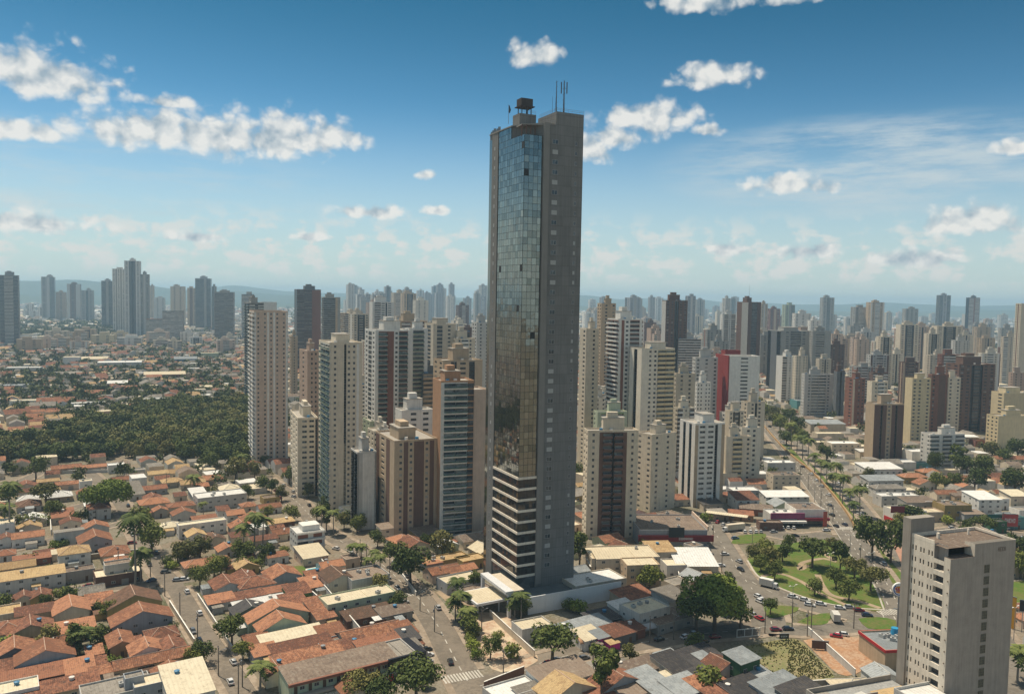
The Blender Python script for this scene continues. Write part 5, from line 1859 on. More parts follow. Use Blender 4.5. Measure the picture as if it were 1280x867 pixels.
for a in [
    (776, 690, 30, 17, 8.2, 'f', 'cream', 'beige', 8), (760, 694, 12, 8, 8.8, 's', 'cream', 'beige', 8), (800, 702, 14, 10, 9.0, 'f', 'cream', 'tan', 8), (824, 684, 12, 12, 7.4, 's', 'tan', 'beige', 8),
    (866, 699, 18, 17, 4.6, 's', 'white', 'beige', 2), (744, 703, 6, 8, 5.0, 's', 'white', 'beige', 8), (842, 703, 9, 9, 5.0, 'f', 'cream', 'palegrey', 8),
    (929, 611, 17, 11, 6.0, 'f', 'white', 'bluegrey', 6), (980, 618, 26, 10, 5.4, 's', 'white', 'palegrey', 6), (979, 592, 18, 11, 9.0, 'f', 'brown', 'beige', 6), (973, 577, 20, 10, 8.0, 'f', 'white', 'palegrey', 6),
    (945, 634, 18, 8, 3.8, 's', 'brown', 'redbrown', -12), (926, 641, 13, 7, 3.4, 's', 'rust', 'orange', -14), (962, 652, 12, 6, 3.8, 'f', 'brown', 'brown', 0), (897, 640, 9, 9, 3.6, 's', 'grey', 'tan', 10),
    (887, 627, 12, 9, 3.8, 's', 'black', 'beige', 14), (848, 622, 14, 8, 3.8, 's', 'rust', 'beige', 14),
    # right of the avenue
    (1053, 553, 24, 13, 9.0, 'f', 'white', 'cream', 6), (1030, 528, 34, 16, 8.0, 's', 'blue', 'beige', 6), (1035, 541, 24, 10, 6.0, 'f', 'cream', 'beige', 6), (1020, 549, 12, 9, 5.0, 'f', 'black', 'darkgrey', 8),
    (1098, 583, 26, 15, 7.0, 's', 'white', 'white', 8), (1102, 598, 24, 10, 6.4, 's', 'blue', 'palegrey', 8), (1109, 608, 20, 8, 6.0, 'h', 'grey', 'palegrey', 8), (1120, 618, 24, 9, 6.0, 'f', 'white', 'palegrey', 8),
    (1146, 625, 18, 9, 7.0, 's', 'brown', 'grey', 8), (1160, 638, 13, 9, 5.0, 'f', 'cream', 'palepink', 8), (1190, 629, 16, 11, 8.0, 'f', 'brown', 'ochre', 6), (1227, 620, 14, 15, 8.5, 's', 'white', 'white', 6),
    (1246, 622, 10, 8, 6.0, 'f', 'cream', 'white', 6), (1268, 617, 12, 10, 7.0, 's', 'cream', 'cream', 6), (1262, 645, 12, 7, 6.0, 'f', 'black', 'teal', 6), (1280, 636, 12, 8, 5.0, 'f', 'grey', 'white', 6),
    (1140, 594, 17, 8, 4.4, 'h', 'orange', 'ochre', 10), (1155, 603, 12, 8, 4.0, 'g', 'orange', 'cream', 10), (1160, 588, 14, 8, 4.2, 'h', 'orange', 'ochre', 10), (1192, 598, 20, 10, 4.8, 'G', 'orange', 'yellow', 8), (1205, 607, 9, 8, 4.0, 'g', 'orange', 'cream', 8),
    (1240, 594, 20, 9, 4.6, 'h', 'rust', 'white', 6), (1262, 572, 26, 9, 6.0, 'G', 'orange', 'yellow', 4), (1180, 615, 14, 7, 3.8, 'G', 'orange', 'cream', 8), (1205, 617, 18, 8, 3.6, 's', 'brown', 'tan', 8), (1184, 587, 14, 6, 3.8, 'f', 'cream', 'beige', 8),
    (1225, 550, 14, 8, 5.0, 'f', 'orange', 'redbrown', 6), (1212, 545, 12, 7, 5.0, 's', 'white', 'cream', 6), (1144, 565, 14, 8, 4.6, 's', 'white', 'cream', 6), (1148, 578, 16, 6, 4.0, 'f', 'blue', 'teal', 6), (1084, 563, 16, 8, 5.0, 's', 'white', 'beige', 6),
    (1213, 640, 12, 7, 4.6, 's', 'brown', 'bluegrey', 6), (1244, 651, 9, 6, 5.6, 'f', 'black', 'darkgreen', 6),
    (1093, 798, 0, 0, 0, '', '', '', 0),
]:
    if a[2]:
        H(*a[:8], yaw=a[8])


# ------------------------------------------------------------------ special low buildings, hand labelled
def block(px, py, w, d, h, roof, wall, yaw, label, cat='building', name='building', kind='f', **kw):
    r = H(px, py, w, d, h, kind, roof, wall, yaw, label=label, cat=cat, name=name, **kw)
    r['tmp_auto'] = 0
    return r


# three-storey white block on the main road
b3 = block(384, 661, 13, 12, 9.6, 'white', 'white', 30, 'white three-storey corner block with maroon shutters', wins=False)
for s_ in range(3):
    zb = .6 + s_ * 3.2
    m_ = MB()
    m_.box(-6.5, -7.2, zb + 2.35, 6.5, -6.02, zb + 2.6)
    m_.box(-6.5, -7.2, zb + 2.6, 6.5, -7.05, zb + 3.2 if s_ < 2 else zb + 3.0)
    m_.obj('balcony', [wm('white')], b3)
    for x, ww in ((-3.6, 4.6), (3.2, 4.0)):
        q = MB()
        q.box(-ww / 2, -.06, 0, ww / 2, .02, 2.0)
        q.obj('shutter', [wm('redbrown') if s_ == 2 or x > 0 else GLASS[0]], b3, (x, -6.0, zb + .25))
    for y in (3.5, -.5, -4):
        link('window', win_mesh(1.5, 1.1, 0), b3, (-6.5, y, zb + .9), -math.pi / 2)
pt = MB()
pt.box(-3, -3, 9.7, 5, 4, 12.2)
pt.obj('roof_room', [wm('white')], b3)

gb = block(447, 743, 27, 10, 5.8, 'cream', 'palegreen', 33, 'long pale green building with a patchy cream roof', wins=True)
gc = block(456, 716, 16, 13, 6.6, 'brown', 'palegrey', 33, 'blank-walled grey box building above the pale green one', wins=False)
# the long two-storey row with shop banner
rowb = block(424, 829, 34, 10, 6.4, 'brown', 'palegreen', 33, 'long two-storey row with a grey-brown roof and red shop banner', kind='s', cat='row building', wins=False, tank=False)
fm = MB()
fm.box(-17.3, -6.1, 5.75, 17.3, -5.2, 6.55)
fm.obj('fascia', [wm('redbrown')], rowb)
gl_ = MB()
gl_.box(-17.3, -7.6, 2.7, 17.3, -5.02, 2.95)
gl_.obj('gallery_floor', [wm('concrete')], rowb)
for k in range(8):
    x = -15 + k * 4.3
    link('door', DOORME, rowb, (x, -5.0, 3.0))
    link('window', win_mesh(1.5, 1.1, 0), rowb, (x + 1.9, -5.0, 3.9))
    if k % 2 == 0:
        link('garage_door', GARME, rowb, (x + 1, -5.0, .05))
letm = plain_mat('letter_white', (0.75, 0.74, 0.70), .6)


def scribble(parent, x0, z0, w, h, y, n, mat, seed, name='lettering', yawp=0):
    """letter-like strokes for writing too small to read in the photograph"""
    rr = random.Random(seed)
    m_ = MB()
    cw_ = w / n
    for k in range(n):
        x = x0 + k * cw_
        t = cw_ * .2
        m_.box(x, y - .05, z0, x + t, y, z0 + h)
        c = rr.choice('HNOHE')
        if c in 'EOLT':
            m_.box(x + t, y - .05, z0 if c != 'T' else z0 + h * .8, x + cw_ * .72, y, (z0 if c != 'T' else z0 + h * .8) + h * .2)
        if c in 'EOT':
            m_.box(x + t, y - .05, z0 + h * .8, x + cw_ * .72, y, z0 + h)
        if c in 'OHN':
            m_.box(x + cw_ * .55, y - .05, z0, x + cw_ * .75, y, z0 + h)
        if c in 'HE':
            m_.box(x + t, y - .05, z0 + h * .4, x + cw_ * .6, y, z0 + h * .6)
    return m_.obj(name, [mat], parent)


bn = MB()
bn.box(5.0, -7.9, .9, 14.5, -7.65, 2.9)
bn.obj('banner', [plain_mat('banner_red', (0.50, 0.035, 0.04), .6)], rowb)
scribble(rowb, 7.0, 1.5, 5.6, .9, -7.9, 8, letm, 3)
bn = MB()
bn.box(-.5, -7.9, .9, 4.95, -7.65, 2.9)
bn.obj('banner', [wm('yellow')], rowb)
scribble(rowb, -13.5, 1.0, 11.5, 1.3, -7.62, 16, letm, 8)
# corner shop with dark curved fascia
cs = block(493, 812, 10, 13, 6.0, 'grey', 'palegrey', 33, 'corner shop with grey roof and black signboard at the end of the row', kind='f', cat='shop', wins=False, tank=False)
f_ = MB()
f_.box(-5.2, -7.4, 3.4, 7.5, -6.52, 6.9)
f_.box(5.02, -6.5, 3.4, 7.5, 5.5, 6.6)
f_.obj('signboard', [plain_mat('sign_black', (0.015, 0.015, 0.02), .4)], cs)
scribble(cs, 1.5, 4.4, 4.6, 1.5, -7.4, 5, letm, 21)
scribble(cs, -4.0, 4.6, 2.4, 1.2, -7.4, 3, plain_mat('letter_orange', (.6, .2, .05)), 22)
for x in (-3, 0, 3):
    link('garage_door', GARME, cs, (x, -6.5, 0))

# brown-roofed store with a red fascia
rs_ = block(833, 653, 33, 28, 8.0, 'brown', 'bluegrey', 3, 'large store with a stained brown roof and red fascia', cat='store', name='store', wins=False, tank=False)
m_ = MB()
m_.box(-17.2, -14.9, 3.0, 19.5, -14.05, 6.0)
m_.obj('fascia', [plain_mat('fascia_red', (0.22, 0.02, 0.025), .5)], rs_)
scribble(rs_, 2.5, 3.9, 7, 1.1, -14.9, 9, letm, 5)
m_ = MB()
m_.box(-2.5, -15.2, 5.2, 5.0, -14.92, 10.0)
m_.obj('billboard', [plain_mat('board_dark', (0.02, 0.03, 0.035), .4)], rs_)
m_ = MB()
m_.box(16.55, -14, 8.0, 17.2, 14, 10.2)
m_.obj('parapet', [wm('palepink')], rs_)

# shops with maroon and red fascias at the roundabout
sp = block(979, 640, 18, 11, 6.0, 'white', 'palegrey', 4, 'shop with a broad maroon band over a white canopy facing the parked cars', cat='shop', name='shop', wins=False, tank=False)
m_ = MB()
m_.box(-9.2, -6.4, 4.2, 9.2, -5.52, 7.2)
m_.obj('fascia', [wm('purple')], sp)
m_ = MB()
m_.box(-9.0, -9.2, 2.6, 9.2, -5.55, 3.6)
m_.obj('canopy', [wm('white')], sp)
scribble(sp, -4, 2.8, 8, .55, -9.2, 11, wm('darkgrey'), 6)
m_ = MB()
m_.box(-8.6, -5.6, .1, 8.6, -5.51, 2.5)
m_.obj('shop_window', [GLASS[0]], sp)
sr = block(1006, 633, 16, 15, 8.2, 'brown', 'white', 4, 'shop with a tall white side wall and red awning by the avenue', cat='shop', name='shop', wins=False, tank=False)
m_ = MB()
m_.box(-8.0, -9.3, 3.0, 9.8, -7.52, 4.4)
m_.obj('fascia', [plain_mat('fascia_maroon', (0.25, 0.02, 0.04), .5)], sr)
m_ = MB()
m_.box(-7.6, -7.6, .1, 7.6, -7.51, 2.8)
m_.obj('shop_window', [GLASS[1]], sr)
# petrol-style canopy of lean metal sheets beside the car yard
can = thing('canopy', 'long pale sheet canopy over the little car yard', 'canopy', tuple(Wp(908, 652)) , math.radians(-24))
m_ = MB()
m_.box(-11, -2.6, 4.1, 11, 2.6, 4.35)
m_.obj('roof', [ROOFS['cream']], can)
for x in (-10, -3.5, 3.5, 10):
    m_ = MB()
    m_.tube((x, 0, 0), (x, 0, 4.1), .12, .12, 6)
    m_.obj('post', [METAL], can)
# red-white shop at the corner right
rc = block(1131, 636, 17, 13, 7.0, 'cream', 'white', 10, 'cream-topped shop with a red painted side near the avenue', cat='shop', name='shop', wins=False, tank=False)
m_ = MB()
m_.box(-8.62, -5.5, .2, -8.52, 5.5, 2.6)
m_.obj('painted_band', [plain_mat('band_red', (0.5, 0.03, 0.03), .6)], rc)
m_ = MB()
m_.box(-8.4, -6.6, 1.0, 8.4, -6.52, 3.0)
m_.obj('shop_window', [GLASS[0]], rc)
# mural wall
mu = thing('mural_wall', 'white end wall painted with a red abstract mural', 'wall', tuple(Wp(1168, 642)), math.radians(10))
m_ = MB()
m_.box(-6, -.2, 0, 6, .2, 7.5)
m_.obj('wall', [wm('white')], mu)
m_ = MB()
for k in range(7):
    a_ = random.Random(k)
    x, z, s_ = a_.uniform(-4.6, 2), a_.uniform(1.5, 5.5), a_.uniform(.7, 1.3)
    m_.tube((x, -.21 - .01 * k, z), (x, -.205 - .01 * k - .01, z), s_, s_, 9)
m_.obj('mural', [plain_mat('mural_red', (0.45, 0.05, 0.06), .6)], mu)

# burger restaurant below the hotel
bk = block(1123, 800, 19, 15, 6.4, 'blue', 'tan', 8, 'small restaurant with a red roof edge and rooftop machines', cat='restaurant', name='restaurant', wins=False, tank=False)
for (x0, y0, x1, y1) in ((-9.75, -7.8, 9.75, -7.52), (-9.75, 7.52, 9.75, 7.8), (-9.8, -7.5, -9.52, 7.5), (9.52, -7.5, 9.8, 7.5)):
    m_ = MB()
    m_.box(x0, y0, 6.0, x1, y1, 6.95)
    m_.obj('roof_edge', [plain_mat('edge_red', (0.42, 0.02, 0.03), .5)], bk)
for (x, y) in ((-2, 0), (1, 2), (3, -2), (-4, 3), (6, 2)):
    link('roof_unit', ACME, bk, (x, y, 6.42), .3 * x)
m_ = MB()
m_.tube((2, 5, 6.4), (2, 5, 8.6), 1.4, 1.2, 12)
m_.obj('water_tank', [plain_mat('tank_bright', (0.03, 0.28, 0.5), .5)], bk)
link('window', win_mesh(1.8, 1.5, 0), bk, (5.5, -7.5, 2.5))
# ------------------------------------------------------------------ hotel block on the right, with its car-park podium
def hotel():
    yw = 19.5
    r = math.radians(yw)
    C = (110.4, 196.2)
    root = thing('hotel_block', 'slab-shaped pale and grey hotel block with a blank flank and ribbon of loggias', 'hotel', (C[0], C[1], 0), r)
    root['tmp_auto'] = 0
    a, b, Ht = 22.0, 12.2, 57.6
    fh = 3.0
    fl = 16
    z0 = Ht - 1.6 - fl * fh
    mb = MB()
    holes = []
    # left face seen from outside: from y=b to y=0: six window bays in three pairs, then the loggia bay
    facade(mb, (0, b), (0, -1), b * .58, z0, Ht - 1.6, fl, 'nnwnnwnn', .22, holes)
    n0 = len(holes)
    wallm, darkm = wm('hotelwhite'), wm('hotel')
    mb.quad((0, b, Ht - 1.6), (0, b * .42, Ht - 1.6), (0, b * .42, Ht + .6), (0, b, Ht + .6))
    mb.quad((0, b, 0), (0, 0, 0), (0, 0, z0), (0, b, z0))
    mb.quad((0, b * .42, z0), (0, 0, z0), (0, 0, z0 + .6), (0, b * .42, z0 + .6))
    # loggia column: piers and spandrels with deep openings
    ya, yb_ = b * .42, 0.0
    y1, y2 = ya - .15, 1.9
    mb.quad((0, ya, z0), (0, y1, z0), (0, y1, Ht + .6), (0, ya, Ht + .6))
    mb.quad((0, y2, z0), (0, 0, z0), (0, 0, Ht - 2.6), (0, y2, Ht - 2.6))
    for f in range(fl):
        zb = z0 + f * fh
        if f == fl - 1:
            mb.quad((0, y1, zb), (0, y2, zb), (0, y2, zb + .9), (0, y1, zb + .9))
            mb.quad((1.3, y1, zb), (1.3, y2, zb), (1.3, y2, Ht), (1.3, y1, Ht), 1)
            mb.quad((0, y1, zb), (1.3, y1, zb), (1.3, y1, Ht), (0, y1, Ht), 1)
            continue
        mb.quad((0, y1, zb), (0, y2, zb), (0, y2, zb + 1.0), (0, y1, zb + 1.0))
        mb.quad((0, y1, zb + 2.75), (0, y2, zb + 2.75), (0, y2, zb + fh), (0, y1, zb + fh))
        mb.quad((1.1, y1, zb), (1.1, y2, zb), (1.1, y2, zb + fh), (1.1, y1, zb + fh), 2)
        for yy in (y1, y2):
            mb.quad((0, yy, zb + 1), (1.1, yy, zb + 1), (1.1, yy, zb + 2.75), (0, yy, zb + 2.75))
        mb.quad((0, y1, zb + 1.0), (0, y2, zb + 1.0), (1.1, y2, zb + 1.0), (1.1, y1, zb + 1.0))
    # right face and back
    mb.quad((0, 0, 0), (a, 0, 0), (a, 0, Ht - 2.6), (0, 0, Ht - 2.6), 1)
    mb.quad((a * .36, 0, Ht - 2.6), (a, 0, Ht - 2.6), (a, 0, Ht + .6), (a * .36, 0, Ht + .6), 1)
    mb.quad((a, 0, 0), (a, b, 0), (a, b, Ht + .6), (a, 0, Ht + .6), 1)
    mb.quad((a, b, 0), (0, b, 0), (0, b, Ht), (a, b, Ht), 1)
    mb.quad((a * .36, 0, Ht - 2.6), (a * .36, 0, Ht + .6), (a * .36, 3, Ht + .6), (a * .36, 3, Ht - 2.6))
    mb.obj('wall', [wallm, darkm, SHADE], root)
    rf = MB()
    rf.quad((0, 1.3, Ht - .3), (a, 1.3, Ht - .3), (a, b, Ht - .3), (0, b, Ht - .3))
    rf.quad((1.3, 0, Ht - 2.7), (a * .36, 0, Ht - 2.7), (a * .36, 3.2, Ht - 2.7), (1.3, 3.2, Ht - 2.7))
    rf.quad((0, 0, Ht - 2.62), (1.3, 0, Ht - 2.62), (1.3, 1.9, Ht - 2.62), (0, 1.9, Ht - 2.62))
    rf.quad((a * .36, 0, Ht + .3), (a, 0, Ht + .3), (a, 2.6, Ht + .3), (a * .36, 2.6, Ht + .3), 1)
    rf.obj('roof', [ROOFS['brown'], ROOFS['grey']], root)
    pp = MB()
    pp.box(-.01, b - .25, Ht - .3, a, b + .01, Ht + .6)
    pp.box(a - .2, 0, Ht, a + .02, b - .25, Ht + .62)
    pp.box(-.02, b * .42, Ht - .3, .2, b - .25, Ht + .62)
    pp.box(5.0, 8.5, Ht - .3, 5.6, 9.1, Ht + 1.2)
    pp.box(16, 9.0, Ht - .3, 16.4, 9.4, Ht + 1.3)
    pp.obj('parapet', [wallm], root)
    # windows of the left face as units
    for q, (p, p2, w, h, ex) in enumerate(sorted(holes, key=lambda t: -t[0][2])[:84]):
        key = ('hw', round(w, 2), round(h, 2), q % 3 == 0)
        if key not in MULT:
            wb = MB()
            wb.quad((0, 0, 0), (w, 0, 0), (w, 0, h), (0, 0, h), 0)
            wb.box(0, -.05, 0, w, -.001, .08, 1)
            wb.box(w / 2 - .04, -.05, .08, w / 2 + .04, -.001, h, 1)
            MULT[key] = wb.mesh('window', [GLASS[0] if q % 3 else GLASS[1], DOORM])
        link('window', MULT[key], root, p, math.atan2(ex[1], ex[0]))
    rest = MB()
    for q, (p, p2, w, h, ex) in enumerate(sorted(holes, key=lambda t: -t[0][2])[84:]):
        rest.quad(p, p2, (p2[0], p2[1], p2[2] + h), (p[0], p[1], p[2] + h))
    if rest.v:
        rest.obj('window', [GLASS[0]], root)['kind'] = 'stuff'
    # stair-hall grilles up the blank flank
    gfr = plain_mat('grille_tan', (0.23, 0.20, 0.14), .6)
    gb_ = MB()
    gb_.quad((0, -.012, 0), (1.75, -.012, 0), (1.75, -.012, 2.1), (0, -.012, 2.1), 0)
    for x in (0, .58, 1.16, 1.66):
        gb_.box(x, -.10, 0, x + .1, -.02, 2.1, 1)
    for z in (0, .66, 1.33, 2.0):
        gb_.box(0, -.12, z, 1.76, -.101, z + .1, 1)
    gme = gb_.mesh('stair_window', [glass_mat('stair_glass', (.10, .095, .07), rough=.4), gfr])
    for f in range(fl + 1):
        link('stair_window', gme, root, (a * .52, 0, Ht - 7.2 - f * fh))
    # small emblem with four letter shapes high on the flank
    scribble(root, a * .72, Ht - 2.0, 2.8, 1.1, -.01, 4, plain_mat('letter_tan', (0.22, 0.17, 0.13), .6), 40, 'lettering')
    # small lamps along the corner
    for f in range(fl):
        m_ = MB()
        m_.box(-.16, .35, 0, 0, .6, .25)
        m_.obj('wall_lamp', [DOORM], root, (0, 0, Ht - 5.5 - f * fh))
    # tall fin and lift tower at the back left
    fn = MB()
    fn.box(-0.5, b + .02, 0, 7.6, b + 2.6, Ht + 4.4)
    fn.obj('lift_tower', [wall_mat('lift_grey', (0.30, 0.265, 0.225))], root)
    occ_poly(rect(C[0] + math.cos(r) * a / 2 - math.sin(r) * b / 2, C[1] + math.sin(r) * a / 2 + math.cos(r) * b / 2, (math.cos(r), math.sin(r)), (-math.sin(r), math.cos(r)), a + 8, b + 8), 2)
    # podium: parking deck wing left of the block
    pd = thing('parking_podium', 'low grey parking podium with flat roofs and machines beside the hotel block', 'building', (C[0], C[1], 0), r)
    m_ = MB()
    m_.box(-11.5, -6.0, 0, -.05, 4.6, 20.8, 0)
    m_.obj('white_roof_wing', [wm('palegrey')], pd)
    m_ = MB()
    m_.box(-11.3, -5.8, 20.85, -.3, 4.4, 20.95)
    m_.obj('roof', [ROOFS['white']], pd)
    for (x0, y0, x1, y1) in ((-11.52, -6.02, -.03, -5.75), (-11.52, 4.4, -.03, 4.62), (-11.52, -5.74, -11.3, 4.39)):
        m_ = MB()
        m_.box(x0, y0, 20.79, x1, y1, 21.7)
        m_.obj('parapet', [wm('palegrey')], pd)
    m_ = MB()
    m_.box(-29.0, -14, 0, -11.9, 16, 17.2)
    m_.box(-11.9, 5.0, 0, -1.3, 16, 17.15)
    m_.obj('deck_wing', [wall_mat('podium_grey', (0.30, 0.30, 0.29), streak=.5)], pd)
    m_ = MB()
    m_.box(-22, -13.5, 17.2, -12.2, 9, 17.28, 0)
    m_.box(-28.6, -13.5, 17.2, -23, 15.6, 17.27, 1)
    m_.box(-12.0, 5.2, 17.16, -1.4, 12, 17.26, 2)
    m_.obj('roof', [ROOFS['darktile'], ROOFS['grey'], ROOFS['tan']], pd)
    for (x0, y0, x1, y1) in ((-29.02, -14, -28.7, 16), (-22.9, -14, -22.5, 9.4), (-28.7, 15.7, -1.3, 16.02), (-22.5, 9.1, -12.1, 9.4)):
        m_ = MB()
        m_.box(x0, y0, 17.19, x1, y1, 18.5)
        m_.obj('parapet', [wm('concrete')], pd)
    for (x, y, k) in ((-18, 4, 0), (-15.2, 3.2, 1), (-20.5, -2, 2), (-17, -4, 3), (-14.5, -2, 1), (-19.5, 7, 1)):
        m_ = MB()
        s_ = 1.2 + .25 * k
        m_.box(-s_, -1.1, 0, s_, 1.1, 2.3 + .2 * k)
        m_.box(-s_ - .1, -1.2, 2.3 + .2 * k, s_ + .1, 1.2, 2.45 + .2 * k)
        m_.obj('roof_machine', [wm('palegrey')], pd, (x, y, 17.3), .2 * k)
    occ_poly([tuple(Vector((C[0], C[1])) + Vector((math.cos(r), math.sin(r))) * x + Vector((-math.sin(r), math.cos(r))) * y) for x, y in ((-30, -15), (0, -15), (0, 17), (-30, 17))], 2)


hotel()


# ------------------------------------------------------------------ podium of the skyscraper
def podium():
    r = math.radians(27)
    A = Wp(660, 768)
    root = thing('podium', 'low podium of the skyscraper behind a long white wall', 'podium', (A.x, A.y, 0), r)
    m_ = MB()
    m_.box(4, 2.2, 0, 38, 15, 4.6)
    m_.obj('deck', [wall_mat('deck_teal', (0.10, 0.13, 0.145), streak=.3)], root)
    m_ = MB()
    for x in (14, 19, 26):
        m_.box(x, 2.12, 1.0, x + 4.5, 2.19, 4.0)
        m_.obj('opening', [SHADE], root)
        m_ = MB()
    w = H(741, 722, 24, 13, 6.0, 'f', 'white', 'beige', 27, label='low white-roofed annex at the right foot of the skyscraper', cat='annex', name='annex', wins=True, tank=False)
    w['tmp_auto'] = 0
    wl = thing('white_wall', 'long tall white boundary wall at the foot of the skyscraper', 'wall', (A.x, A.y, 0), r)
    m_ = MB()
    m_.box(0, 0, 0, 42, .35, 6.6)
    m_.obj('wall', [wall_mat('white_paint', (0.80, 0.79, 0.78), var=.08, streak=.1)], wl)
    m_ = MB()
    m_.box(0, .36, 0, .35, 9, 6.59)
    m_.obj('return_wall', [wm('darkgrey')], wl)
    # white entrance frame
    B = Wp(636, 771)
    fr = thing('entrance_frame', 'white goalpost-shaped entrance frame in front of the skyscraper', 'entrance frame', (B.x, B.y, 0), math.radians(27))
    wmt = wall_mat('frame_white', (0.66, 0.66, 0.66), var=.08)
    for (x, y) in ((0, 0), (-1.0, 21)):
        m_ = MB()
        m_.box(x - .6, y - .6, 0, x + .6, y + .6, 9.0)
        m_.obj('leg', [wmt], fr)
    m_ = MB()
    m_.box(-1.7, -.62, 9.0, 1.6, 21.8, 10.0)
    m_.obj('beam', [wmt], fr)
    m_ = MB()
    m_.box(1.65, 0, 9.3, 6.2, 20, 9.6)
    m_.obj('glass_roof', [wm('beige')], fr)
    cn = thing('canopy', 'flat white drop-off canopy left of the entrance frame', 'canopy', tuple(Wp(606, 767)), math.radians(30))
    m_ = MB()
    m_.box(-5.5, -4.0, 5.2, 8.5, 10, 6.1)
    m_.obj('slab', [wmt], cn)
    m_ = MB()
    m_.box(-4.8, -3.4, 6.1, 7.8, 9.4, 6.18)
    m_.obj('roof', [ROOFS['cream']], cn)
    for (x, y) in ((-3, 0), (6, 0), (6, 8)):
        m_ = MB()
        m_.tube((x, y, 0), (x, y, 5.2), .3, .3, 10)
        m_.obj('column', [wmt], cn)
    # kiosk box
    k = H(665, 779, 12, 8, 5.2, 'f', 'cream', 'palegrey', 27, label='small boxy grey-white annex behind the round street tree', cat='building', name='annex', wins=False, tank=False)
    k['tmp_auto'] = 0


podium()


# ------------------------------------------------------------------ free-standing walls
def wall_thing(pa, pb, h, mat, label, name='boundary_wall', th=.25, z0=0.0, cap=None, hz=0.0):
    a, b_ = Wp(*pa, hz).xy, Wp(*pb, hz).xy
    L_ = (b_ - a).length
    root = thing(name, label, 'wall', (a.x, a.y, 0), math.atan2((b_ - a).y, (b_ - a).x))
    root['tmp_px'] = (pa[0] + pb[0]) / 2
    root['tmp_py'] = (pa[1] + pb[1]) / 2
    m_ = MB()
    m_.box(0, -th / 2, z0, L_, th / 2, h)
    m_.obj('wall', [mat], root)
    m_ = MB()
    m_.box(-.05, -th / 2 - .08, h, L_ + .05, th / 2 + .08, h + .12)
    m_.obj('coping', [cap or wm('white')], root)
    return root


WT = wall_thing
WT((369, 731), (404, 762), 3.6, wm('palegrey'), 'white-topped party wall running beside the narrow orange roofs')
WT((405, 742), (452, 800), 3.8, wm('palegrey'), 'long white-capped wall right of the narrow orange roofs')
WT((448, 800), (460, 818), 4.0, wm('white'), 'short bright white wall stub behind the long two-storey row')
WT((398, 700), (410, 716), 2.6, wm('white'), 'white wall beside the blue pool')
WT((1010, 792), (1069, 846), 2.6, wm('palegrey'), 'grey wall between the vacant lot and the orange earth yard')
WT((950, 866), (1046, 860), 3.0, wm('grey'), 'dark grey wall along the bottom of the vacant lot')
WT((62, 640), (64, 668), 2.4, wm('white'), 'pale wall left of the grey-roofed two-storey house')
WT((247, 748), (290, 815), 2.2, wm('beige'), 'long beige street wall on the right pavement of the left street')
WT((212, 757), (243, 806), 2.2, wm('beige'), 'beige street wall on the left pavement of the left street')
WT((0, 737), (85, 722), 2.2, wm('palegrey'), 'long pale wall on the near side of the tan-roofed warehouse')
WT((110, 815), (122, 846), 2.8, wm('white'), 'narrow white wall between small orange roofs')
WT((0, 832), (37, 822), 2.6, wm('white'), 'low white wall at the bottom left corner')
WT((612, 770), (668, 822), 2.6, wm('beige'), 'stained beige wall along the plaza')
WT((490, 704), (520, 744), 1.6, wm('white'), 'low white kerb wall by the round tree on the main road')
WT((605, 862), (655, 842), 2.6, wm('brown'), 'dark brown wall along the bottom street corner')
WT((0, 846), (38, 841), 2.4, wm('white'), 'second low white wall at the bottom left corner')
WT((240, 592), (300, 600), 2.6, wm('beige'), 'beige wall below the wood at the far end of the houses')
WT((60, 592), (150, 590), 2.0, wm('palegrey'), 'long pale wall below the orange row of houses by the wood')
WT((840, 700), (852, 735), 3.0, wm('palegrey'), 'grey wall beside the pale warehouse roof')
WT((100, 700), (190, 690), 2.2, wm('tan'), 'tan wall behind the flat-roofed corner shop')

# painted median barrier of the avenue: one long curb wall
mpx = [(1069, 660), (1058, 641), (1038, 615), (1013, 589), (993, 573), (975, 556), (955, 533), (938, 512), (920, 490), (900, 465)]
ml = catmull([Wp(x, y) for x, y in mpx], 4.0)
A_, B_ = offsets(ml, .35), offsets(ml, -.35)
m_ = MB()
for p, q in zip(A_, B_):
    m_.v += [(p.x, p.y, 0), (q.x, q.y, 0), (q.x, q.y, 1.5), (p.x, p.y, 1.5)]
for i in range(len(A_) - 1):
    for k in range(4):
        k2 = (k + 1) % 4
        m_.f.append((4 * i + k, 4 * i + k2, 4 * i + 4 + k2, 4 * i + 4 + k))
        m_.mi.append(0)
tag(m_.obj('median_barrier', [wall_mat('barrier_ochre', (0.42, 0.27, 0.13), var=.2)]), 'long ochre median barrier curving up the wide avenue', 'barrier')
strip('median_strip', [(1078, 664), (1064, 641), (1045, 616), (1020, 590), (1000, 573), (980, 555)], 5.0, 0.09, grassm)

# swimming pool
pw = [Wp(385, 718), Wp(402, 715), Wp(400, 709), Wp(384, 712)]
m_ = MB()
m_.prism([(p.x, p.y) for p in pw], 0.0, .34)
po = thing('swimming_pool', 'small bright turquoise swimming pool in a garden', 'pool', (0, 0, 0))
wtr, t_, b_ = new_mat('pool_water')
b_.inputs['Base Color'].default_value = (0.02, 0.40, 0.48, 1)
b_.inputs['Roughness'].default_value = .08
m_.obj('water', [wtr], po)
c_ = sum(pw, Vector()) / 4
m_ = MB()
m_.prism([tuple((c_ + (p - c_) * 1.25).xy) for p in pw], 0.0, .30)
m_.obj('pool_edge', [wm('white')], po)
gp = [Wp(362, 722), Wp(384, 716), Wp(380, 703), Wp(356, 708)]
patch('garden_lawn', [(360, 722), (382, 718), (382, 706), (362, 708)], .12, grassm, bit=0)

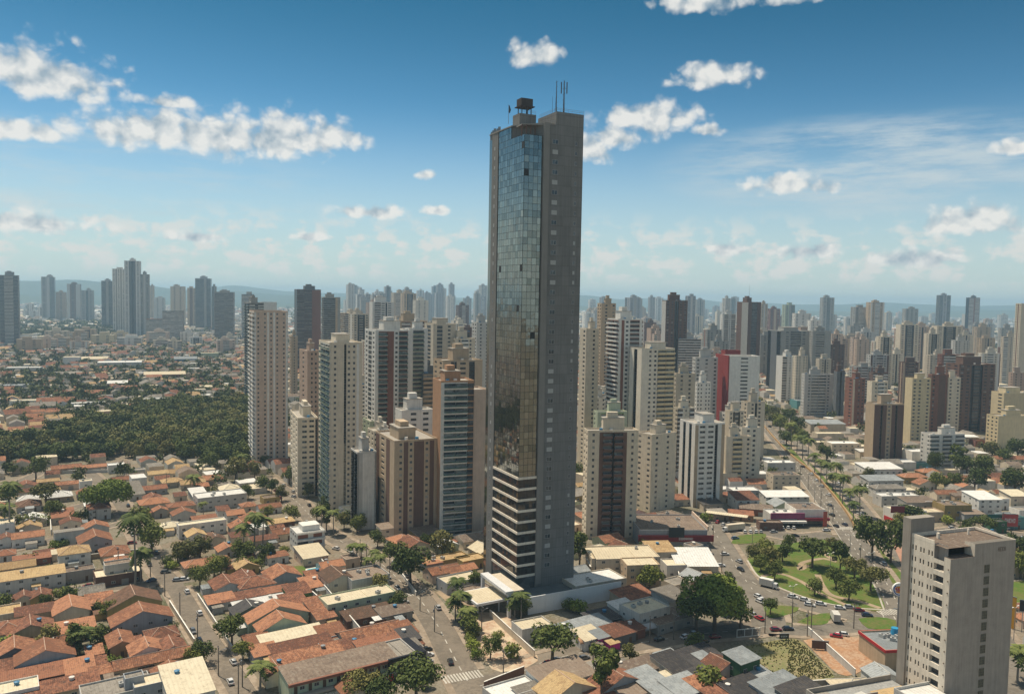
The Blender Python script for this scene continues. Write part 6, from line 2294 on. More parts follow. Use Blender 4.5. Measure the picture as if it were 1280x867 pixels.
# ------------------------------------------------------------------ round restaurant sign on its pole
def round_sign():
    B = Wp(1121, 800)
    zc = z_at(1121, 736, B.x, B.y)
    root = thing('restaurant_sign', 'round white burger restaurant sign on a tall pole', 'sign', (B.x, B.y, 0), math.radians(-8))
    m_ = MB()
    m_.tube((0, 0, 0), (0, 0, zc - 1.9), .33, .28, 10)
    m_.obj('pole', [METAL], root)
    m_ = MB()
    m_.box(-1.6, -.2, zc - 7.2, 1.6, .2, zc - 6.9)
    m_.obj('bracket', [METAL], root)
    R_ = 2.35

    def disc(r_, y0, y1, n=36):
        q = MB()
        q.tube((0, y0, zc), (0, y1, zc), r_, r_, n)
        return q
    disc(R_, .45, -.45).obj('drum', [plain_mat('sign_white', (0.78, 0.78, 0.76), .4)], root)

    def ring(r0, r1, a0, a1, y, m, nm, thick=.06):
        q = MB()
        n = 30
        for k in range(n):
            t0, t1 = math.radians(a0 + (a1 - a0) * k / n), math.radians(a0 + (a1 - a0) * (k + 1) / n)
            P_ = [(r0 * math.cos(t0), y, zc + r0 * math.sin(t0)), (r1 * math.cos(t0), y, zc + r1 * math.sin(t0)), (r1 * math.cos(t1), y, zc + r1 * math.sin(t1)), (r0 * math.cos(t1), y, zc + r0 * math.sin(t1))]
            q.quad(*P_)
        o_ = q.obj(nm, [m], root)
        s_ = o_.modifiers.new('s', 'SOLIDIFY')
        s_.thickness = thick
        return o_
    blue = plain_mat('sign_blue', (0.02, 0.08, 0.38), .4)
    orange = plain_mat('sign_orange', (0.75, 0.26, 0.03), .4)
    redm = plain_mat('sign_red', (0.62, 0.02, 0.03), .4)
    ring(1.75, 2.05, 130, 330, -.52, blue, 'swoosh')
    # buns: upper and lower caps
    for (s, nm) in ((1, 'upper_bun'), (-1, 'lower_bun')):
        q = MB()
        n = 16
        pts = []
        for k in range(n + 1):
            t = math.pi * k / n
            pts.append((1.35 * math.cos(t), -.55, zc + s * (.62 + .62 * math.sin(t))))
        q.poly(pts)
        o_ = q.obj(nm, [orange], root)
        sm_ = o_.modifiers.new('s', 'SOLIDIFY')
        sm_.thickness = .06
    for (txt, zz, sz) in (('BURGER', zc + .02, .82), ('KING', zc - .62, .92)):
        cu = bpy.data.curves.new('lettering', 'FONT')
        cu.body = txt
        cu.size = sz
        cu.align_x = 'CENTER'
        cu.extrude = .04
        cu.offset = .02
        tmp = bpy.data.objects.new('tmp_text', cu)
        COL.objects.link(tmp)
        bpy.context.view_layer.update()
        me_ = bpy.data.meshes.new_from_object(tmp.evaluated_get(bpy.context.evaluated_depsgraph_get()))
        bpy.data.objects.remove(tmp)
        me_.materials.clear()
        me_.materials.append(redm)
        o_ = bpy.data.objects.new('lettering', me_)
        COL.objects.link(o_)
        o_.parent = root
        o_.location = (0, -.56, zz)
        o_.rotation_euler = (math.pi / 2, 0, 0)


round_sign()


def board(pa, w, zlo, zhi, mat, label, yaw=0, posts=2, name='billboard', cat='billboard', letters=None):
    B = Wp(*pa)
    root = thing(name, label, cat, (B.x, B.y, 0), math.radians(yaw))
    for k in range(posts):
        x = (k - (posts - 1) / 2) * w * .6
        m_ = MB()
        m_.tube((x, .15, 0), (x, .15, zlo + .3), .14, .14, 6)
        m_.obj('post', [METAL], root)
    m_ = MB()
    m_.box(-w / 2, -.12, zlo, w / 2, .12, zhi)
    m_.obj('panel', [mat], root)
    m_ = MB()
    m_.box(-w / 2 - .12, -.15, zlo - .15, w / 2 + .12, .15, zlo - .01)
    m_.box(-w / 2 - .12, -.15, zhi + .01, w / 2 + .12, .15, zhi + .15)
    m_.obj('frame', [METAL], root)
    if letters:
        scribble(root, -w * .35, zlo + (zhi - zlo) * .3, w * .7, (zhi - zlo) * .35, -.13, letters, letm, int(w * 10))
    return root


board((1121, 660), 7.5, 8.5, 12.0, plain_mat('board_maroon', (0.26, 0.03, 0.04), .5), 'maroon billboard on one post above the shops beside the avenue', 4, 1)
board((1245, 660), 9, 2.5, 7.5, plain_mat('board_green', (0.03, 0.16, 0.13), .5), 'dark green billboard on the right side street', -4, 2, letters=6)
board((1262, 662), 8, 2.0, 8.5, plain_mat('board_red', (0.45, 0.06, 0.06), .5), 'red billboard standing next to the dark green one', -4, 2, letters=5)
board((980, 800), 3.4, .8, 2.4, plain_mat('board_black', (0.02, 0.02, 0.02), .5), 'small black board at the edge of the vacant lot', 4, 2, letters=4)
board((1031, 660), 2.2, 1.0, 9.0, plain_mat('totem_red', (0.42, 0.08, 0.05), .5), 'tall narrow red totem sign by the avenue crossing', 10, 1, 'totem_sign', 'sign')
board((1277, 790), 2.2, 8, 12, plain_mat('board_ink', (0.02, 0.02, 0.025), .5), 'black lightbox sign on a post right of the hotel', -20, 1, 'lightbox_sign', 'sign')
board((1263, 785), 3.0, .2, 12, plain_mat('banner_orange', (0.55, 0.28, 0.03), .5), 'tall orange panel peeping out right of the hotel', -50, 1, 'totem_sign', 'sign')
board((1025, 812), 5.5, .6, 3.2, wm('brown'), 'rusty brown container-like board on the earth yard', -6, 2)
# white gate frame by the shaded pavement
gtp = Wp(921, 797)
gt = thing('railing_gate', 'white tubular gate frame on the shaded pavement by the vacant lot', 'gate', (gtp.x, gtp.y, 0), math.radians(14))
for (x0, z0_, x1, z1_) in ((0, 0, 0, 3), (3.0, 0, 3.0, 3), (6, 0, 6, 3), (9, 0, 9, 3), (0, 3, 9, 3), (0, .3, 9, .3)):
    m_ = MB()
    m_.tube((x0 - .0, 0, z0_), (x1, 0, z1_), .13, .13, 6)
    m_.obj('bar', [wm('white')], gt)

# shop awnings in the shaded street
for (x, y, w, c, lb) in ((790, 794, 6, 'red', 'red rounded shop awning in the shaded street'), (757, 800, 8, 'magenta', 'magenta shop awning below the blue-grey roofs'),
                         (776, 798, 7, 'redbrown', 'rusty awning between the magenta and red awnings'), (733, 808, 8, 'orange', 'orange-red shop front sign beside the round street tree'), (806, 792, 9, 'bluegrey', 'pale metal awning at the foot of the pale two-storey house')):
    B = Wp(x, y)
    aw = thing('awning', lb, 'awning', (B.x, B.y, 0), math.radians(27))
    m_ = MB()
    n = 6
    for k in range(n):
        t0, t1 = k / n * math.pi / 2, (k + 1) / n * math.pi / 2
        m_.quad((-w / 2, -2.4 * math.sin(t0) + .0, 2.6 + 1.2 * math.cos(t0)), (w / 2, -2.4 * math.sin(t0), 2.6 + 1.2 * math.cos(t0)), (w / 2, -2.4 * math.sin(t1), 2.6 + 1.2 * math.cos(t1)), (-w / 2, -2.4 * math.sin(t1), 2.6 + 1.2 * math.cos(t1)))
    o_ = m_.obj('cover', [wm(c)], aw)
    s_ = o_.modifiers.new('s', 'SOLIDIFY')
    s_.thickness = .08
    for x_ in (-w / 2 + .2, w / 2 - .2):
        m_ = MB()
        m_.tube((x_, -2.2, 0), (x_, -2.2, 2.7), .06, .06, 5)
        m_.obj('post', [METAL], aw)
# ------------------------------------------------------------------ larger halls in the middle distance, traced
for a in [
    (150, 452, 62, 34, 9.0, 'f', 'white', 'palegrey', 24, 'long white industrial hall among the trees on the far left'), (206, 467, 52, 20, 7.0, 's', 'cream', 'redbrown', 24, 'long cream-roofed shed right of the white industrial hall'),
    (90, 446, 24, 22, 14.0, 'f', 'cream', 'white', 24, 'white four-storey block on the far left'), (118, 448, 40, 24, 6.0, 's', 'cream', 'cream', 24, 'cream-roofed shed touching the white industrial hall'),
    (30, 459, 44, 20, 8.0, 'f', 'white', 'palegrey', 20, 'pale flat hall near the left edge'), (20, 481, 44, 20, 7.0, 'f', 'blue', 'bluegrey', 20, 'dark bluish flat building near the left edge'),
    (147, 478, 22, 16, 8.0, 's', 'white', 'redbrown', 24, 'white-roofed maroon building in the middle of the far left quarter'), (122, 490, 26, 16, 5.0, 's', 'orange', 'orange', 24, 'orange building in front of the maroon one'),
    (85, 467, 36, 16, 5.0, 's', 'grey', 'palegrey', 24, 'grey shed below the white four-storey block'), (195, 498, 30, 14, 5.0, 'f', 'white', 'palegreen', 24, 'pale green flat house at the back edge of the wood'),
    (232, 448, 36, 18, 7.0, 's', 'blue', 'blue', 24, 'blue-roofed hall on the far left quarter'), (262, 441, 30, 18, 9.0, 'f', 'cream', 'palegreen', 24, 'pale green block before the construction frames'),
    (240, 460, 20, 14, 6.0, 'f', 'white', 'white', 24, 'small white block right of the cream-roofed shed'), (60, 436, 50, 16, 7.0, 'f', 'white', 'palegrey', 20, 'long pale hall behind the left-edge hall'),
    (70, 500, 34, 14, 5.0, 'G', 'orange', 'beige', 24, 'long orange-roofed row at the back edge of the wood'), (110, 503, 30, 12, 5.0, 'f', 'white', 'white', 24, 'low white building beside the baked field'),
    (30, 500, 24, 12, 5.0, 'f', 'cream', 'white', 24, 'low cream building behind the baked field'), (820, 510, 16, 14, 9, 'f', 'brown', 'brown', 14, 'small brown block in the gap behind the cream tower'),
    (870, 530, 16, 14, 14, 'f', 'cream', 'beige', 14, 'beige walk-up block left of the red fin wall'), (852, 548, 18, 14, 16, 'f', 'cream', 'palecream', 14, 'pale walk-up block behind the curved-corner block'),
    (1150, 563, 20, 12, 8, 'f', 'white', 'white', 6, 'white walk-up block behind the low white apartments'), (1015, 500, 44, 18, 9, 'f', 'blue', 'teal', 6, 'long teal hall under the grey towers'),
    (950, 505, 22, 16, 8, 'f', 'white', 'palegrey', 8, 'pale hall at the far end of the avenue'), (905, 590, 14, 10, 8, 'f', 'cream', 'cream', 12, 'cream service block at the foot of the yellow-stair block'),
]:
    px_, py_, w_, d_, h_, k_, r_, wl_, y_, lb_ = a
    o_ = H(px_, py_, w_, d_, h_, k_, r_, wl_, y_, label=lb_, cat='building', name='hall' if w_ > 30 else 'low_building', wins=False, tank=False)
    o_['tmp_auto'] = 0

occ_poly([Wp(660, 772), Wp(775, 752), Wp(775, 770), Wp(700, 800), Wp(672, 812)], 4)
# ------------------------------------------------------------------ houses on the remaining lots
wood_px = [(-40, 588), (60, 578), (150, 573), (230, 574), (308, 583), (308, 560), (312, 508), (250, 509), (180, 514), (120, 532), (60, 552), (-40, 556)]
wood_w = [Wp(x, y) for x, y in wood_px]
occ_poly(wood_w, 4)
wood2_px = [(940, 520), (1000, 515), (1020, 545), (1000, 556), (975, 548)]
rf_ = random.Random(5)
cands = []
for gi in range(-120, 130):
    for gj in range(-10, 150):
        c = V * (gi * 14.5) + U * (gj * 15.5)
        if rf_.random() < .05:
            continue
        c = c + V * rf_.uniform(-1.5, 1.5) + U * rf_.uniform(-1.5, 1.5)
        if c.y < 225 or c.y > 2600 or c.x < -1080 or c.x > 1650:
            continue
        cands.append(c)
cands.sort(key=lambda c: c.y)
left_lots = []
n_ind = 0
WALLC = ['white', 'beige', 'palegrey', 'cream', 'tan', 'palepink', 'palegreen', 'concrete', 'ochre']
ROOFC = ['orange'] * 5 + ['rust'] * 5 + ['tan', 'tan', 'grey', 'grey', 'white', 'cream', 'darktile', 'brown']
ROOFR = ['white', 'grey', 'cream', 'brown', 'orange', 'orange', 'rust', 'rust', 'blue', 'tan']
for c in cands:
    px_, py_ = Pj((c.x, c.y, 3))
    vis = -25 < px_ < 1305 and py_ < 890
    if not vis and c.y < 900:
        if -300 < px_ < 1600 and rf_.random() < .8:
            left_lots.append((c, 33 if px_ < 700 else 8))
        continue
    yaw = 33 if px_ < 900 else 8
    r_ = math.radians(yaw)
    ex, ey = (math.cos(r_), math.sin(r_)), (-math.sin(r_), math.cos(r_))
    ok = False
    for (w_, d_) in ((rf_.uniform(10, 13.5), rf_.uniform(9.5, 13.5)), (9, 8), (6.5, 6.5)):
        if rect_free(c.x, c.y, ex, ey, w_ + .8, d_ + .8, 7):
            ok = True
            break
        if c.y > 430 and w_ > 9:
            continue
    if not ok:
        continue
    if n_ind < 120 and vis and c.y < 760:
        k_ = rf_.choice(['g', 'g', 'G', 'h', 'h', 's', 'f'])
        roof_ = rf_.choice(ROOFC if px_ < 640 else ROOFR)
        if k_ == 'f':
            roof_ = rf_.choice(['cream', 'brown', 'grey', 'white'])
        H(0, 0, w_, d_, rf_.uniform(3.1, 3.9) + (2.8 if rf_.random() < .12 else 0), k_, roof_, rf_.choice(WALLC), yaw, world=(c.x, c.y))
        n_ind += 1
    else:
        left_lots.append((c, yaw))
        occ_poly(rect(c.x, c.y, ex, ey, 9, 9), 2)
print('houses', len(HS), 'individual fill', n_ind, 'lots left', len(left_lots))

dist_m = [ROOFS['orange'], ROOFS['rust'], ROOFS['tan'], ROOFS['grey'], ROOFS['white'], ROOFS['cream'], ROOFS['brown'], wm('white'), wm('beige'), wm('palegrey'), wm('cream')]
dh = MB()


def little(c, yaw, w, d, h, roofi, walli, flat):
    r_ = math.radians(yaw)
    ex, ey = (math.cos(r_), math.sin(r_)), (-math.sin(r_), math.cos(r_))
    P_ = rect(c[0], c[1], ex, ey, w, d)
    i = len(dh.v)
    dh.v += [(p[0], p[1], 0) for p in P_] + [(p[0], p[1], h) for p in P_]
    for k in range(4):
        k2 = (k + 1) % 4
        dh.f.append((i + k, i + k2, i + 4 + k2, i + 4 + k))
        dh.mi.append(walli)
    if flat:
        dh.f.append((i + 4, i + 5, i + 6, i + 7))
        dh.mi.append(roofi)
    else:
        j = len(dh.v)
        rz = h + d * .22
        dh.v += [((P_[0][0] + P_[3][0]) / 2, (P_[0][1] + P_[3][1]) / 2, rz), ((P_[1][0] + P_[2][0]) / 2, (P_[1][1] + P_[2][1]) / 2, rz)]
        dh.f += [(i + 4, i + 5, j + 1, j), (i + 6, i + 7, j, j + 1), (i + 7, i + 4, j), (i + 5, i + 6, j + 1)]
        dh.mi += [roofi, roofi, walli, walli]


for (c, yaw) in left_lots:
    right = c.x > c.y * .25
    if rf_.random() < (.12 if c.y < 700 else .36):
        continue
    flat = rf_.random() < (.35 if not right else .5)
    ri = rf_.choice([3, 4, 5, 6, 3, 5]) if flat else rf_.choice([0, 1, 1, 1, 2, 3, 6, 3])
    big_ = 1.7 if c.y > 700 and rf_.random() < .12 else 1.0
    little(c + V * rf_.uniform(-3, 3) * (c.y > 700) + U * rf_.uniform(-3, 3) * (c.y > 700), yaw + (90 if rf_.random() < .4 else 0) + (rf_.gauss(0, 6) if c.y > 700 else 0), rf_.uniform(8, 13) * big_, rf_.uniform(7, 12) * big_, rf_.choice((3.2, 3.4, 3.6, 6.2)), ri, rf_.choice((7, 8, 9, 10)), flat)
rf_ = random.Random(9)
for k in range(9000):
    y = 2450 + 5200 * rf_.random() ** 1.5
    x = rf_.uniform(-.78, .85) * y
    s_ = 1 + (y - 2400) / 5200
    little((x, y), rf_.uniform(0, 90), rf_.uniform(10, 30) * s_, rf_.uniform(9, 20) * s_, rf_.uniform(3, 9) * s_, rf_.choice([0, 1, 3, 4, 4, 5, 5, 6]), rf_.choice((7, 8, 9, 10)), rf_.random() < .6)
for k in range(1500):
    y = 1400 + 1300 * rf_.random()
    x = rf_.uniform(-.78, .85) * y
    if -1090 < x < 1600 and not rect_free(x, y, (1, 0), (0, 1), 14, 12, 7):
        continue
    little((x, y), rf_.uniform(10, 40), rf_.uniform(12, 34), rf_.uniform(10, 20), rf_.uniform(4, 11), rf_.choice([1, 3, 4, 4, 5, 5, 6]), rf_.choice((7, 8, 9, 10)), True)
do = dh.obj('distant_houses', dist_m)
do['kind'] = 'stuff'

# ------------------------------------------------------------------ trees
LEAF = {
    'dark': leaf_mat('leaf_dark', (0.118, 0.142, 0.035), (0.045, 0.068, 0.018)),
    'mid': leaf_mat('leaf_mid', (0.195, 0.212, 0.047), (0.073, 0.100, 0.025)),
    'olive': leaf_mat('leaf_olive', (0.236, 0.212, 0.068), (0.100, 0.106, 0.033)),
    'bright': leaf_mat('leaf_bright', (0.270, 0.310, 0.055), (0.120, 0.165, 0.030)),
    'palm': leaf_mat('leaf_palm', (0.177, 0.201, 0.057), (0.071, 0.100, 0.028)),
}


def crown_data(mb, R_, Hc, zc, n, leaf, seed, shape='round', ox=0, oy=0):
    rr = random.Random(seed)
    lobes = []
    nl = 16 if shape != 'col' else 10
    for k in range(nl):
        a_ = rr.uniform(0, 2 * math.pi)
        q = math.sqrt(rr.random()) * .68
        z_ = rr.uniform(-.42, .5)
        if shape == 'umbrella':
            z_ = rr.uniform(-.1, .45)
            q = math.sqrt(rr.random()) * .78
        lr = R_ * rr.uniform(.26, .44) * (1.0 if shape != 'col' else .9)
        lobes.append((math.cos(a_) * q * R_, math.sin(a_) * q * R_, zc + z_ * Hc * (1 - .5 * q), lr, min(lr, Hc * .42)))
    lobes.append((0, 0, zc + Hc * .08, R_ * .5, Hc * .42))
    tot = sum(l[3] ** 2 for l in lobes)
    for (lx, ly, lz, lr, lh) in lobes:
        m_ = int(n * lr * lr / tot)
        for _ in range(m_):
            z_ = rr.uniform(-.65, 1)
            t = rr.uniform(0, 2 * math.pi)
            s_ = math.sqrt(max(0, 1 - z_ * z_))
            k = rr.uniform(.72, 1.06)
            nx_, ny_, nz_ = s_ * math.cos(t), s_ * math.sin(t), z_
            p = Vector((ox + lx + nx_ * lr * k, oy + ly + ny_ * lr * k, lz + nz_ * lh * k))
            nrm = Vector((nx_ + rr.gauss(0, .55), ny_ + rr.gauss(0, .55), nz_ + .25 + rr.gauss(0, .55))).normalized()
            a_ = nrm.orthogonal().normalized()
            a_ = (a_ * math.cos(t * 3) + nrm.cross(a_) * math.sin(t * 3))
            b_ = nrm.cross(a_)
            s1, s2 = leaf * rr.uniform(.6, 1.25), leaf * rr.uniform(.4, .9)
            mb.quad(p - a_ * s1, p - b_ * s2 + nrm * .1 * s1, p + a_ * s1 * .9, p + b_ * s2)


TREET = {}


def tree_tpl(kind, var):
    key = (kind, var)
    if key in TREET:
        return TREET[key]
    spec = {'round': (5.0, 6.0, 5.6, 1500, .42), 'umbrella': (6.0, 4.6, 6.2, 1800, .44), 'col': (3.2, 7.5, 6.0, 1200, .38), 'bush': (2.6, 2.8, 1.5, 600, .30), 'giant': (13.5, 11.0, 9.5, 7500, .62), 'wood': (5.6, 7.6, 4.4, 1300, .62)}[kind]
    R_, Hc, zc, n, lf = spec
    mb = MB()
    crown_data(mb, R_, Hc, zc, n, lf, var * 31 + len(kind), 'umbrella' if kind in ('umbrella', 'giant') else ('col' if kind == 'col' else 'round'))
    mat = {'round': ['mid', 'dark', 'olive', 'mid'], 'umbrella': ['mid', 'dark', 'olive', 'dark'], 'col': ['dark', 'mid', 'dark', 'mid'], 'bush': ['mid', 'bright', 'olive', 'dark'], 'giant': ['bright', 'dark', 'bright', 'olive'], 'wood': ['dark', 'mid', 'dark', 'olive']}[kind][var % 4]
    me = mb.mesh('crown', [LEAF[mat]])
    tb = MB()
    th_ = zc - Hc * .25
    r0 = R_ * .055 + .08
    rr = random.Random(var)
    tb.tube((0, 0, -.1), (.1, .05, th_ * .75), r0, r0 * .8, 8)
    for k in range(5 if kind != 'bush' else 3):
        a_ = k * 1.3 + rr.random()
        e = Vector((math.cos(a_) * R_ * .5, math.sin(a_) * R_ * .5, zc + Hc * rr.uniform(-.1, .25)))
        tb.tube((.1, .05, th_ * .7), tuple(e), r0 * .6, r0 * .15, 6, cap=False)
    tm = tb.mesh('trunk', [BARK])
    TREET[key] = (me, tm, R_)
    return TREET[key]


def palm_tpl(var):
    key = ('palm', var)
    if key in TREET:
        return TREET[key]
    rr = random.Random(var + 50)
    hh = (11.0, 8.5, 6.0)[var % 3]
    tb = MB()
    p = Vector((0, 0, -.1))
    for k in range(5):
        q = Vector((math.sin(k * .5 + var) * .12, math.cos(k * .7) * .1, hh * (k + 1) / 5))
        tb.tube(p, q, .26 - .025 * k, .26 - .025 * (k + 1), 8)
        p = q
    top = p
    cr = MB()
    nf = 24
    for k in range(nf):
        a_ = k * 2.399 + rr.uniform(-.2, .2)
        elev = rr.uniform(-.25, 1.1)
        Lf = rr.uniform(2.6, 3.5)
        d_ = Vector((math.cos(a_), math.sin(a_), 0))
        sd_ = Vector((-math.sin(a_), math.cos(a_), 0))
        pts = []
        for s_ in range(9):
            t = s_ / 8
            out = Lf * t * math.cos(elev * (1 - t * .5))
            up_ = Lf * (math.sin(elev) * t * .9 - .75 * t * t)
            pts.append(top + d_ * out + Vector((0, 0, up_ + .1)))
        for s_ in range(1, 8):
            c0, c1 = pts[s_], pts[s_ + 1]
            for sg in (-1, 1):
                wl = .75 * math.sin(math.pi * min(1, (s_ + .8) / 9)) + .12
                tip = c0 * .3 + c1 * .7 + sd_ * sg * wl + Vector((0, 0, -.38 * wl)) + d_ * .2
                cr.quad(c0, tip - d_ * .12, tip + d_ * .14, c0 * .35 + c1 * .65)
                cr.quad(c0 * .5 + c1 * .5, tip + d_ * .1, tip + d_ * .38, c1)
        cr.quad(pts[0], pts[3] + sd_ * .05, pts[8], pts[3] - sd_ * .05)
    TREET[key] = (cr.mesh('crown', [LEAF['palm']]), tb.mesh('trunk', [PALMBARK]), 3.0)
    return TREET[key]


TREES = []
_tr = random.Random(123)


def tree(px, py, R_, kind='round', label=None, world=None, group=None, hscale=1.0, mat=None):
    p = Wp(px, py, 0.12) if world is None else Vector((world[0], world[1], 0.1))
    if kind == 'palm':
        var = _tr.randrange(3)
        me, tm, r0 = palm_tpl(var)
        s_ = R_ / 3.0
        nm, cat = 'palm_tree', 'palm'
    else:
        var = _tr.randrange(4)
        if kind == 'giant':
            var = 0 if R_ > 11.5 else _tr.choice((1, 3))
        me, tm, r0 = tree_tpl(kind, var)
        s_ = R_ / r0
        nm, cat = ('bush', 'bush') if kind == 'bush' else ('tree', 'tree')
    word = {'round': 'rounded green tree', 'umbrella': 'wide-crowned green tree', 'col': 'narrow upright tree', 'bush': 'low leafy bush', 'giant': 'very large spreading tree', 'wood': 'dense dark tree', 'palm': 'feathery palm'}[kind]
    tone = {0: '', 1: '', 2: '', 3: ''}[var % 4]
    root = thing(nm, label or word, cat, (p.x, p.y, p.z), _tr.uniform(0, 6.28), group)
    root['tmp_auto'] = 0 if label else 1
    root.scale = (s_ * _tr.uniform(.94, 1.06), s_ * _tr.uniform(.94, 1.06), s_ * hscale * _tr.uniform(.95, 1.05))
    link('trunk', tm, root)
    link('crown', me, root)
    TREES.append(root)
    if kind != 'palm':
        occ_poly([(p.x - 1, p.y - 1), (p.x + 1, p.y - 1), (p.x + 1, p.y + 1), (p.x - 1, p.y + 1)], 8)
    return root


